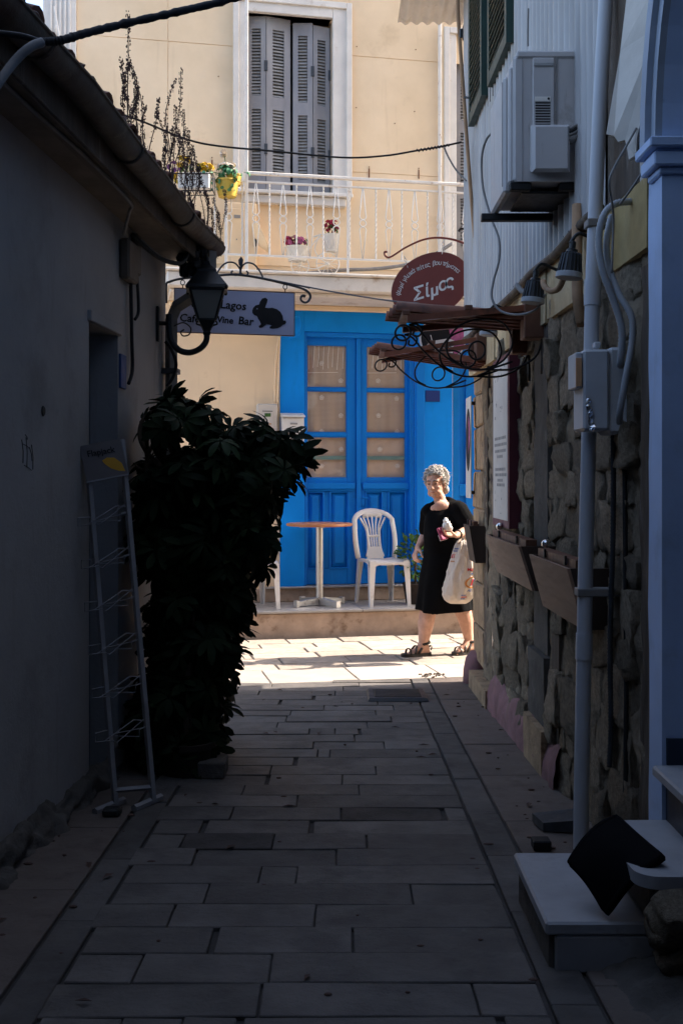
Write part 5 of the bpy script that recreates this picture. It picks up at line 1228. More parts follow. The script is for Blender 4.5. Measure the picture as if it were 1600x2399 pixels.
# ---------------------------------------------------------------- neighbouring house with the arch, nearest on the right
ah = thing('arched_house', 'blue white plastered house front with pilaster, capital and arched doorway', 'house', (1.6, 2.0, .0))
XA = .9225
q = MB(); e_ = []
for k in range(40):
    z = -.1 + 5.6 * k / 39; e_.append((3.335 + .022 * noise.noise(V((0, z * 6, 1))) + .012 * noise.noise(V((0, z * 19, 4))), z))
ac_, rr = (2.40, 2.405), .80
arch = [(ac_[0] + rr * math.cos(PI * k / 24), ac_[1] + rr * math.sin(PI * k / 24)) for k in range(25)]
poly = [(3.20, .0), (3.20, 2.405)] + arch[1:] + [(1.6, .0), (.2, .0), (.2, 5.5)] + list(reversed(e_))
PMx = Matrix(((0, 0, 1, XA), (1, 0, 0, 0), (0, 1, 0, 0), (0, 0, 0, 1)))
q.prism(poly, .27, PMx); q.build('front_wall', M['bluewhite'], ah)
MB().box(XA + .2705, 4, -6, 3.418, -.3, 8.4).build('house_body', M['farwall'], ah)
MB().box(XA, 4, -6, .199, -.3, 8.4).build('side_wall', M['bluewhite'], ah)
MB().box(XA + .002, 4, .2, 3.30, 5.501, 8.4).build('upper_wall', M['bluewhite'], ah)
q = MB()
for (o, za, zb_) in ((.012, 2.305, 2.325), (.03, 2.3255, 2.365), (.022, 2.3655, 2.375), (.045, 2.3755, 2.405)): q.cbox(XA - o, XA + .26, 3.20 - o, 3.30 + o * .6, za, zb_, .004)
q.jitter(.002, 30).build('capital', M['bluewhite'], ah)
q = MB()
for (r0, r1, o) in ((.80, .845, .02), (.846, .90, .038), (.901, .93, .025)):
    vs = []; fs = []; n = 24
    for k in range(n + 1):
        a = PI * k / n
        for (r_, x) in ((r0, XA + .1), (r0, XA - o), (r1, XA - o), (r1, XA + .1)): vs.append((x, ac_[0] + r_ * math.cos(a), ac_[1] + .001 + r_ * math.sin(a)))
    for k in range(n):
        for j in range(4): fs.append((k * 4 + j, k * 4 + (j + 1) % 4, k * 4 + 4 + (j + 1) % 4, k * 4 + 4 + j))
    q.add(vs, fs)
q.build('archivolt', M['arch'], ah)
MB().box(XA + .245, XA + .2695, 1.60, 3.199, .62, 3.22).build('door', M['deepblue'], ah)
MB().cbox(XA - .03, XA + .244, 1.62, 3.196, .572, .604, .006).build('upper_tread', M['marblewhite'], ah)
MB().box(XA + .01, XA + .24, 1.62, 3.195, .44, .5715).build('riser', M['deepblue'], ah)
MB().box(XA + .012, XA + .242, 3.19, 3.1992, .6045, .68).build('skirting', M['deepblue'], ah)
# rough old board and debris between the two houses
old = thing('rough_post', 'rough brown timber post in the gap between rubble wall and blue plaster', 'post', (.97, 3.46, .05))
q = MB().sheet(lambda u, v: (.955 + .015 * noise.noise(V((u * 5, v * 9, 2))), 3.345 + .20 * u, .05 + 2.05 * v), 14, 60); q.build('timber', M['oldwood'], old, smooth=True)
MB().box(.975, 1.2, 3.345, 3.56, .05, 2.1).build('timber_core', M['oldwood'], old)
# peeled flap
q = MB()
outl = [(1473, -60, 3.60), (1452, 120, 3.58), (1432, 250, 3.56), (1419, 314, 3.54), (1437, 318, 3.53), (1447, 332, 3.52), (1463, 328, 3.50), (1468, 345, 3.49), (1472, 374, 3.48), (1489, 362, 3.46), (1491, 322, 3.45), (1500, 285, 3.44), (1522, 195, 3.40), (1536, 165, 3.38), (1542, 60, 3.36), (1546, -60, 3.36)]
top_ = [P(*p) for p in outl]; bk = [p + V((.012, .018, 0)) for p in top_]; n = len(top_)
q.add(top_ + bk, [tuple(range(n)), tuple(range(2 * n - 1, n - 1, -1))] + [(i, n + i, n + (i + 1) % n, (i + 1) % n) for i in range(n)])
q.single('peeled_flap', M['oldflap'], 'torn sheet of pale plaster hanging loose beside the drain pipe', 'plaster sheet')
q = MB(); outl = [(1492, 320, 3.50), (1520, 200, 3.46), (1536, 190, 3.44), (1530, 280, 3.44), (1520, 350, 3.45), (1505, 368, 3.46), (1490, 366, 3.48)]
top_ = [P(*p) for p in outl]; bk = [p + V((.012, .018, 0)) for p in top_]; n = len(top_)
q.add(top_ + bk, [tuple(range(n)), tuple(range(2 * n - 1, n - 1, -1))] + [(i, n + i, n + (i + 1) % n, (i + 1) % n) for i in range(n)])
q.single('peeled_board', M['oldwood'], 'curled brown backing of the torn plaster sheet', 'board')
gm = MB(); gm.cbox(.955, .965, 3.44, 3.56, 2.36, 2.75, .002).cbox(.935, .945, 3.36, 3.43, 2.37, 2.65, .002).single('metal_offcut', M['corr'], 'dull galvanised offcuts nailed below the torn plaster sheet', 'metal sheet')
# ---------------------------------------------------------------- marble steps on the right
st_ = thing('marble_steps', 'worn white marble doorsteps with rough rubble below', 'steps', (.85, 3.0, .16))
MB().cbox(.52, 1.0, 2.83, 3.36, .262, .297, .006).jitter(.004, 9).build('lower_tread', M['marblewhite'], st_)
MB().cbox(.535, 1.0, 2.845, 3.35, .13, .2615, .01).jitter(.007, 8).build('lower_riser', M['concrete'], st_)
MB().cbox(.545, .80, 2.832, 2.85, .165, .2613, .006).build('riser_slab', M['marblewhite'], st_)
n = 10; pl_ = [(1.15, 2.735), (.79, 2.735)] + [(.79 - .06 * math.sin(PI / 2 * k / n), 2.735 + .06 - .06 * math.cos(PI / 2 * k / n)) for k in range(1, n + 1)] + [(.715, 3.10)] + [(.715 + .09 * (1 - math.cos(PI / 2 * k / n)), 3.10 + .09 * math.sin(PI / 2 * k / n)) for k in range(1, n + 1)] + [(1.15, 3.195)]
MB().prism(pl_, .032, Matrix.Translation((0, 0, .415))).build('upper_tread', M['marblewhite'], st_)
q = MB().cbox(.77, 1.15, 2.76, 3.18, .2975, .4145, .02).jitter(.012, 12); q.build('upper_riser', M['concrete'], st_)
rk_ = MB().sheet(lambda u, v: (.66 + .6 * u, 2.25 + .60 * v, floor_z(2.4) + .0 + (.16 * u + .03) * math.sin(min(1, v * 1.25) * PI * .5) + .03 * noise.noise(V((u * 6, v * 6, 2))) + .015 * noise.noise(V((u * 17, v * 17, 5))) - .04 * (1 - u)), 34, 34); rk_.build('rubble_foot', M['concrete'], st_, smooth=True)
ra2 = random.Random(9)
for k in range(9): piece('stone', sms[k], st_, (.80 + .10 * (k % 4) + ra2.random() * .05, 2.70 + ra2.random() * .06, .24 + .06 * (k // 4) + ra2.random() * .03), (ra2.random(), ra2.random(), ra2.random() * 3), (.10, .09, .08))
# black curved seat pad
cpts = [P(1335, 2015, 2.93), P(1440, 1912, 3.04), P(1546, 2005, 2.80), P(1420, 2130, 2.84)]
cpts[3].z = max(cpts[3].z, .315)
def padf(u, v):
    a = cpts[0].lerp(cpts[1], u); b = cpts[3].lerp(cpts[2], u); p = a.lerp(b, v)
    return p + V((-.25, -.5, .83)) * (.026 * math.sin(PI * u)) + V((-.1, -.3, .95)) * (.016 * math.sin(PI * v) * (1 - 1.2 * u))
q = MB(); N_ = 16; off = V((.06, .10, -.12)).normalized() * .022
A_ = [[padf(i / N_, j / N_) for j in range(N_ + 1)] for i in range(N_ + 1)]
vs = [p for r in A_ for p in r] + [p + off for r in A_ for p in r]; K = (N_ + 1) ** 2; fs = []
ix = lambda i, j: i * (N_ + 1) + j
for i in range(N_):
    for j in range(N_):
        fs.append((ix(i, j), ix(i, j + 1), ix(i + 1, j + 1), ix(i + 1, j))); fs.append((K + ix(i, j), K + ix(i + 1, j), K + ix(i + 1, j + 1), K + ix(i, j + 1)))
for i in range(N_):
    for (a, b) in ((ix(i, 0), ix(i + 1, 0)), (ix(i + 1, N_), ix(i, N_)), (ix(N_, i), ix(N_, i + 1)), (ix(0, i + 1), ix(0, i))): fs.append((a, b, K + b, K + a))
q.add(vs, fs)
pad = thing('seat_pad', 'black curved saddle-shaped seat pad tilted on the marble steps', 'seat pad', (.72, 2.95, .30))
q.build('pad', M['padblack'], pad, smooth='auto')
eg = [A_[i][0] for i in range(N_ + 1)] + [A_[N_][j] for j in range(1, N_ + 1)] + [A_[i][N_] for i in range(N_ - 1, -1, -1)] + [A_[0][j] for j in range(N_ - 1, 0, -1)]
MB().tube([p + off * .5 for p in eg], .012, 6, closed=True).build('piping', M['padblack'], pad, smooth=True)
a = G(1270, 1995); MB().cbox(a.x - .03, a.x + .032, a.y, a.y + .06, a.z, a.z + .035, .004).single('bait_box', M['black'], 'small flat black box on the paving beyond the marble steps', 'box')
a = G(1310, 1950); MB().hexa([(a.x - .06, a.y, a.z + .004), (a.x + .06, a.y - .02, a.z + .004), (a.x + .09, a.y + .13, a.z + .004), (a.x - .08, a.y + .12, a.z + .004), (a.x - .06, a.y, a.z + .035), (a.x + .06, a.y - .02, a.z + .05), (a.x + .09, a.y + .13, a.z + .05), (a.x - .08, a.y + .12, a.z + .035)]).single('flat_slab', M['ironblue'], 'dark slate offcut lying at the foot of the drain pipe', 'slab')
# floor cover near the street
a, b = G(862, 1632), G(1000, 1608)
fc = thing('floor_mat', 'black rectangular mat lying on the alley floor near the sunlit street', 'mat', (.35, 7.1, .03))
def fm(x0, x1, y0, y1, h0, h1): return [(x0, y0, floor_z(y0) + h0), (x1, y0, floor_z(y0) + h0), (x1, y1, floor_z(y1) + h0), (x0, y1, floor_z(y1) + h0), (x0 + .01, y0 + .02, floor_z(y0) + h1), (x1 - .01, y0 + .02, floor_z(y0) + h1), (x1 - .01, y1 - .02, floor_z(y1) + h1), (x0 + .01, y1 - .02, floor_z(y1) + h1)]
MB().hexa(fm(.165, .545, 6.93, 7.36, .004, .022)).build('mat_base', M['blackmetal'], fc)
MB().hexa(fm(.205, .505, 6.98, 7.31, .0225, .027)).build('raised_field', M['black'], fc)
rl_ = random.Random(2); q = MB()
for k in range(34):
    p = G(1010 + rl_.gauss(0, 12), 1585 + rl_.gauss(0, 2)); q.ell(p + V((0, 0, .004 + rl_.random() * .008)), (.008, .007, .006), 5, 4)
q.jitter(.004, 40).single('weed_tuft', M['bark'], 'small tuft of moss and grit at the end of the right channel', 'moss', kind='stuff')
# ---------------------------------------------------------------- framed notice, shelves, boxes
nb = thing('notice_board', 'tall white notice board in a maroon frame on the stone wall', 'notice board', (.9, 6.06, 1.165))
q = MB(); hx(q, XL, 5.78, 6.35, .02, .085, 1.165, 2.09); q.build('frame', M['maroon'], nb)
q = MB(); hx(q, XL, 5.815, 6.32, .0855, .088, 1.205, 2.06); q.build('sheet', M['paper'], nb)
q = MB(); rn = random.Random(8)
for (z, l) in ((1.64, .38), (1.605, .40), (1.57, .36), (1.54, .2), (1.47, .34), (1.44, .34), (1.41, .18), (1.385, .22)):
    y = 6.07 + l / 2
    while y > 6.07 - l / 2:
        ww = rn.uniform(.025, .055); hx(q, XL, y - ww, y, .0882, .0886, z, z + .016); y -= ww + .012
for k in range(26):
    y, z = rn.uniform(5.85, 6.3), rn.choice((rn.uniform(1.21, 1.36), rn.uniform(1.75, 1.85), rn.uniform(1.95, 2.05))); hx(q, XL, y, y + rn.uniform(.004, .03), .0882, .0886, z, z + rn.uniform(.004, .02))
q.build('faded_print', M['slat'], nb)
def shelf(name, label, Y0, Y1, o, zt, zb_, m, knob=True, lat=True):
    t = thing(name, label, 'wall box', (XL((Y0 + Y1) / 2) - o / 2, (Y0 + Y1) / 2, zb_), group='slanted boxes on the stone wall')
    q = MB(); p = []
    for (z, oo) in ((zb_, o * .62), (zt, o)): p += [(XL(Y0) - oo - .012, Y0, z), (XL(Y0) - oo, Y0, z), (XL(Y1) - oo, Y1, z), (XL(Y1) - oo - .012, Y1, z)]
    q.hexa(p); q.build('front_board', m, t)
    q = MB()
    for (a, b) in ((Y0, Y0 + .018), (Y1 - .018, Y1)):
        p = []; q = MB()
        for (z, oo) in ((zb_, o * .62), (zt, o)): p += [(XL(a) - oo + .0005, a, z), (XL(a) - .002, a, z), (XL(b) - .002, b, z), (XL(b) - oo + .0005, b, z)]
        q.hexa(p); q.build('end_board', M['darkwood'], t)
    q = MB(); hx(q, XL, Y0 + .02, Y1 - .02, .002, o * .6, zb_ + .002, zb_ + .016); q.build('bottom_board', M['darkwood'], t)
    q = MB(); hx(q, XL, Y0 + .02, Y1 - .02, o * .55, o * .85, zt - .03, zt + .028); q.build('top_rail', M['brownwood'], t)
    q = MB()
    for yy in (Y0 + (Y1 - Y0) * .2, Y0 + (Y1 - Y0) * .72): hx(q, XL, yy, yy + .02, o * .87, o * .90 + .004, zt - .0, zt + .035)
    q.build('latch', M['blackmetal'], t)
    if knob: MB().ell((XL(Y1) - o * .6, Y1 - .0, zt + .045), (.022, .022, .02), 12, 8).build('knob', M['chrome'], t, smooth=True)
    return t
shelf('wall_shelf_box', 'brown slanted box under the maroon framed notice', 4.95, 6.00, .165, 1.125, .925, M['planter'])
shelf('wall_shelf_box', 'weathered slanted box passing behind the drain pipe', 3.98, 4.74, .155, 1.105, .885, M['planter'])
shelf('wall_shelf_box', 'small dark box at the street corner beside the woman', 7.18, 7.50, .105, 1.12, .88, M['darkwood'], False)
# ---------------------------------------------------------------- flood lamps
def flood(Y, px, py, label, tiltx):
    c_ = P(px, py, Y); t = thing('flood_lamp', label, 'lamp', c_ - V((0, 0, .05)), 0, 'finned lamps along the stone wall')
    R = Matrix.Rotation(tiltx, 4, 'Y')
    MB().lathe([(.008, .062), (.020, .058), (.022, .046), (.034, .040), (.041, -.025)], c_, 20, R).build('core', M['blackmetal'], t, smooth='auto')
    q = MB()
    for k in range(18):
        a = 2 * PI * k / 18; d = V((math.cos(a), math.sin(a), 0)); s_ = V((-d.y, d.x, 0)) * .0016
        pts = [d * .020 + V((0, 0, .048)), d * .036 + V((0, 0, .043)), d * .047 + V((0, 0, -.026)), d * .036 + V((0, 0, -.026))]
        q.hexa([c_ + R @ (p - s_) for p in pts] + [c_ + R @ (p + s_) for p in pts])
    q.build('fin', M['ironblue'], t)
    MB().lathe([(.046, -.026), (.0485, -.028), (.0485, -.046), (.040, -.048)], c_, 24, R).build('rim', M['grey'], t, smooth='auto')
    MB().lathe([(.002, .064), (.012, .062), (.012, .085), (.006, .09)], c_, 10, R).build('lamp_cap', M['blackmetal'], t)
    w0 = V((XL(Y), Y + .02, c_.z + .06)); MB().tube(spline([c_ + V((0, 0, .08)), c_ + V((.03, 0, .115)), c_ + V((.08, .01, .10)), w0], 5), .007, 6).build('arm', M['blackmetal'], t, smooth=True)
flood(4.02, 1335, 622, 'finned dark lamp nearest the drain pipe', .12)
flood(4.58, 1250, 684, 'finned dark lamp at the wall end of the near canopy', .12)
flood(5.9, 1145, 766, 'finned dark lamp below the far end of the near canopy', .08)
MB().tube(spline([P(1320, 650, 4.1), P(1308, 675, 4.15), P(1290, 682, 4.2), P(1276, 672, 4.25), P(1272, 660, 4.3)], 5), .012, 8).single('bent_pipe', M['cane'], 'bent tan conduit elbow between two finned lamps', 'pipe', smooth=True)
MB().tube(spline([P(1210, 668, 4.9), P(1222, 682, 4.85), P(1238, 690, 4.8)], 5), .012, 8).single('bent_pipe', M['cablegrey'], 'pale conduit stub reaching the end of the near canopy', 'pipe', smooth=True)
# ---------------------------------------------------------------- canopies with scrolled brackets
def half_tile(l, r, th=.012):
    q = MB(); n = 8
    ring = lambda x, rr: [V((x, rr * math.cos(PI * k / n), rr * math.sin(PI * k / n))) for k in range(n + 1)] + [V((x, (rr - th) * math.cos(PI * k / n), (rr - th) * math.sin(PI * k / n))) for k in range(n, -1, -1)]
    return q.loft([ring(-l * i / 4, r * (1 - .03 * (i % 2))) for i in range(5)])
def canopy(name, label, Y0, Xo, Xw, zo, zi, n, sp):
    t = thing(name, label, 'canopy', ((Xo + Xw) / 2, Y0 + sp * n / 2, zo), group='canopies over the stone house doors')
    L = math.hypot(Xw - Xo, zi - zo); an = math.atan2(zi - zo, Xw - Xo)
    ht = half_tile(L, .046).jitter(.003, 14).mesh('roof_tile', M['canopy'], smooth='auto')
    for k in range(n):
        Y = Y0 + sp * (k + .5)
        piece('roof_tile', ht, t, (Xo - .012 * k + .01, Y, zo + .02), (random.uniform(-.02, .02), an, PI + random.uniform(-.02, .02)) if False else (random.uniform(-.03, .03), -an, PI))
    def bar(Y, dz, w_=.022, h_=.03, x0=.0, x1=0.0):
        q = MB(); q.hexa([(Xo + x0, Y - w_, zo - .03 - h_ + dz), (Xw - x1, Y - w_, zi - .03 - h_ + dz), (Xw - x1, Y + w_, zi - .03 - h_ + dz), (Xo + x0, Y + w_, zo - .03 - h_ + dz), (Xo + x0, Y - w_, zo - .03 + dz), (Xw - x1, Y - w_, zi - .03 + dz), (Xw - x1, Y + w_, zi - .03 + dz), (Xo + x0, Y + w_, zo - .03 + dz)]); q.build('rafter', M['canopy'], t)
    for k in (0, n): bar(Y0 + sp * k, .02, .02, .028, .06)
    q = MB(); f_ = lambda u: (Xo + (Xw - Xo) * u, zo + (zi - zo) * u)
    for u in (.08, .5, .92): x, z = f_(u); MB().cbox(x - .018, x + .018, Y0 - .01, Y0 + sp * n + .01, z - .012, z + .012, .003).build('batten', M['brownwood'], t)
    MB().cbox(Xw - .09, Xw + .03, Y0 - .03, Y0 + .10, zi - .17, zi + .0, .004).build('wall_block', M['brownwood'], t)
    MB().cbox(Xw - .09, Xw + .03, Y0 + sp * n - .06, Y0 + sp * n + .04, zi - .2, zi + .0, .004).build('wall_block', M['brownwood'], t)
    D_ = Xw - Xo
    for Y in ((Y0 + .02, Y0 + sp * n - .02) if zo < 2.2 else (Y0 + .05,)):
        q = MB()
        def cvp(lst, r=.0050): q.tube(spline([(Xo + p * D_, Y, zo - .055 + z + (zi - zo) * p) for p, z in lst], 5), r, 6)
        # long S from the outer tip, dipping and running to the wall
        cvp([(.10, -.0), (.16, -.02), (.24, -.09), (.36, -.17), (.50, -.225), (.64, -.235), (.80, -.21)])
        cvp([(.62, -.236), (.74, -.20), (.80, -.12), (.74, -.03), (.60, .0), (.45, -.02), (.36, -.09), (.37, -.16), (.45, -.205)])
        cvp([(.62, -.237), (.80, -.245), (.95, -.20), (1.0, -.12)])
        cvp([(.56 + .055 * math.cos(a * PI / 6), -.145 + .042 * math.sin(a * PI / 6)) for a in range(13)], .005)
        cvp([(.06 + .052 * math.cos(a * PI / 6), -.035 + .036 * math.sin(a * PI / 6)) for a in range(13)], .005)
        cvp([(.10, .0), (.15, .0), (.19, -.025), (.17, -.055), (.13, -.05), (.135, -.03)], .005)
        cvp([(1.0, -.28), (1.0, .0)], .008)
        q.build('scroll_bracket', M['iron'], t, smooth=True)
    return t
canopy('door_canopy', 'brown tiled canopy with iron scrolls nearer the camera under the lamps', 5.16, .245, .935, 2.195, 2.250, 4, .10)
canopy('door_canopy', 'brown tiled canopy with iron scrolls at the street corner below the oval sign', 6.95, .205, .93, 2.225, 2.335, 4, .09)
# ---------------------------------------------------------------- oval bakery sign
OY = 7.88
so_ = thing('oval_sign', 'tilted oval brown sign with white Greek lettering hanging on chains', 'sign', P(1007, 735, OY))
oc = P(1008, 668, OY); OMx = frame(oc, (1, 0, 0), (0, 0, 1)); ang = math.radians(27); pxm = OY / FPX
a_, b_ = 96 * pxm, 72 * pxm
el = [(a_ * math.cos(2 * PI * k / 48), b_ * math.sin(2 * PI * k / 48)) for k in range(48)]
MB().prism(el, .016, OMx @ Matrix.Rotation(ang, 4, 'Z') @ Matrix.Translation((0, 0, -.008))).build('board', M['signbrown'], so_)
def opx(px, py): return V(((px - 1008) * pxm, -(py - 668) * pxm, .0085))
q = MB()
def put(ch, px, py, size, rot, sh_=.25, fat=.0012):
    q.text(ch, size, OMx @ Matrix.Translation(opx(px, py)) @ Matrix.Rotation(rot, 4, 'Z'), .0008, 'CENTER', sh_, fat)
word = 'ψωμί γλυκά πίτες βουτήματα'
path = [(931, 694), (938, 672), (950, 652), (966, 637), (985, 628), (1003, 621), (1022, 617), (1040, 618), (1058, 625), (1074, 637)]
ps = spline([(x, y, 0) for x, y in path], 12); cum = [0]
for i in range(1, len(ps)): cum.append(cum[-1] + (ps[i] - ps[i - 1]).length)
wd = {' ': .55, 'ί': .5, 'ι': .5, 'ω': 1.25, 'ψ': 1.2, 'μ': 1.05, 'ψ': 1.2}
tot = sum(wd.get(c, .95) for c in word); d_ = 0
for ch in word:
    w_ = wd.get(ch, .95) / tot * cum[-1]; m_ = d_ + w_ / 2; d_ += w_
    if ch == ' ': continue
    i = next(j for j in range(len(cum)) if cum[j] >= m_); tg = ps[min(i + 1, len(ps) - 1)] - ps[max(i - 1, 0)]
    put(ch, ps[i].x, ps[i].y, .044, math.atan2(-tg.y, tg.x), .15, .0002)
for ch, px, py, s_ in (('Σ', 977, 690, .125), ('ί', 997, 684, .125), ('μ', 1014, 681, .125), ('ο', 1034, 669, .12), ('ς', 1049, 663, .125)): put(ch, px, py, s_, .30, .28, .0022)
q.build('lettering', M['signwhite'], so_)['kind'] = 'stuff'
for (xa, ya, xb2, yb2) in ((947, 600, 955, 628), (1039, 562, 1035, 596)):
    n = 5
    for k in range(n):
        p0 = P(xa + (xb2 - xa) * k / n, ya + (yb2 - ya) * k / n, OY); p1 = P(xa + (xb2 - xa) * (k + 1) / n, ya + (yb2 - ya) * (k + 1) / n, OY); c_ = (p0 + p1) / 2; l = (p1 - p0).length * .62; q = MB()
        side = V((1, 0, 0)) if k % 2 else V((0, 1, 0))
        q.tube([c_ + (p1 - p0).normalized() * l * math.cos(2 * PI * j / 10) + side * .009 * math.sin(2 * PI * j / 10) for j in range(10)], .0032, 5, closed=True); q.build('chain_link', M['steel'], so_)
bkt = thing('sign_bracket', 'curved copper coloured sign bracket with a rolled end on the house corner', 'sign bracket', P(1093, 690, OY))
bp = spline([P(1090, 571, OY), P(1060, 561, OY), P(1025, 557, OY), P(990, 562, OY), P(950, 580, OY), P(915, 602, OY), P(903, 600, OY), P(900, 591, OY), P(907, 590, OY)], 5)
MB().tube(bp, .006, 8, flat=4.0, up=(0, 0, 1)).build('flat_bar', M['signbrown'], bkt, smooth=True)
MB().tube([P(1074, 542, OY), P(1079, 535, OY), P(1090, 537, OY), P(1093, 548, OY), P(1094, 700, OY)], .009, 6).build('post', M['iron'], bkt)
# ---------------------------------------------------------------- round cafe sign beyond the canopy
RY = 8.05
rc = P(1037, 792, RY); rs_ = thing('round_sign', 'round black and pink cafe sign behind the far canopy', 'sign', rc - V((0, 0, .17)))
RM = frame(rc, (1, 0, 0), (0, 0, 1)); r_ = 55 * RY / FPX
circ = lambda r, a0=0, a1=360, n=40: [(r * math.cos(math.radians(a0 + (a1 - a0) * k / n)), r * math.sin(math.radians(a0 + (a1 - a0) * k / n))) for k in range(n + (0 if a1 - a0 == 360 else 1))]
MB().prism(circ(r_), .014, RM).build('rim', M['signwhite'], rs_); MB().prism(circ(r_ * .93), .002, RM @ Matrix.Translation((0, 0, .0142))).build('face', M['black'], rs_)
MB().prism(circ(r_ * .86, -62, 84), .002, RM @ Matrix.Translation((.012, .0, .0164))).build('pink_field', M['flpink'], rs_)
MB().prism([(-.06, -.115), (.07, -.115), (.08, -.02), (.04, -.005), (-.055, -.02)], .002, RM @ Matrix.Translation((0, 0, .0186))).build('cream_panel', M['signwhite'], rs_)
q = MB(); zt2 = .0208
for k, (x, y, w2, h2) in enumerate(((-.045, -.09, .01, .03), (-.028, -.09, .01, .045), (-.010, -.09, .012, .035), (.008, -.09, .010, .05), (.03, -.09, .014, .03), (.05, -.09, .008, .045), (-.05, -.097, .115, .004), (.0, -.04, .05, .004))): q.box(x, x + w2, y, y + h2, zt2, zt2 + .001)
q.xf(RM); q.build('small_drawing', M['ink'], rs_)
q = MB(); q.tube([RM @ V((-.09, .05, .018)), RM @ V((-.05, .10, .018)), RM @ V((-.02, .12, .018))], .003, 4).tube([RM @ V((.04, .06, .020)), RM @ V((.055, .09, .020)), RM @ V((.07, .06, .020)), RM @ V((.085, .08, .020))], .003, 4).tube([RM @ V((-.11, -.05, .018)), RM @ V((-.08, -.02, .018)), RM @ V((-.09, .02, .018))], .003, 4); q.build('swirl', M['signwhite'], rs_)
MB().tube([P(1087, 795, RY), P(1130, 790, RY)], .01, 6).build('bracket', M['iron'], rs_)
# edge-on advertising board on the corner
eb2 = thing('edge_board', 'narrow poster board on two brackets seen edge on at the house corner', 'poster board', (.89, 7.8, 1.29))
MB().cbox(.893, .899, 7.68, 7.98, 1.29, 2.0, .001).build('board', M['paper'], eb2)
PB = frame((.8925, 7.83, 1.70), (0, -1, 0), (0, 0, 1))
q = MB().prism([(.135 * math.cos(2 * PI * k / 32), .22 * math.sin(2 * PI * k / 32)) for k in range(32)], .001, PB @ Matrix.Translation((0, 0, -.0012 if (PB.to_3x3() @ V((0, 0, 1))).x > 0 else .0002))); q.build('oval_print', M['black'], eb2)
q = MB().prism([(.03, -.1), (.11, .0), (.09, .12), (.02, .17), (.05, .05)], .001, PB @ Matrix.Translation((0, 0, -.0026 if (PB.to_3x3() @ V((0, 0, 1))).x > 0 else .0016))); q.build('red_print', M['flpink'], eb2)
for z in (1.95, 1.33): MB().cbox(.899, .97, 7.70, 7.74, z - .012, z + .012, .002).build('bracket', M['darkwood'], eb2)
q = MB().cbox(XU(YC) - .034, XU(YC) - .031, 7.70, 7.77, 2.60, 2.80, .001); 
hb = thing('wall_notice', 'small faded purple notice fixed on the corner above the near canopy', 'notice', (.84, 7.74, 2.62)); 
MB().cbox(P(1098, 690, 7.74).x - .006, P(1098, 690, 7.74).x - .003, 7.66, 7.76, 2.58, 2.72, .001).build('plate', M['flpurple'], hb)
# ---------------------------------------------------------------- behind the camera: unseen block added to darken the near alley
bp_ = thing('alley_light_blocker', 'unseen plastered block over the alley behind the viewer, added to darken it', 'house', (0, -3.5, 2.75))
MB().box(-1.9, 1.3, -6.0, .7, 2.95, 8.2).build('upper_block', M['farwall'], bp_)  # out of view, keeps sky light off the near floor
MB().box(-2.2, 1.8, -6.6, -6.02, -.4, 8.2).build('end_blocker', M['farwall'], bp_)
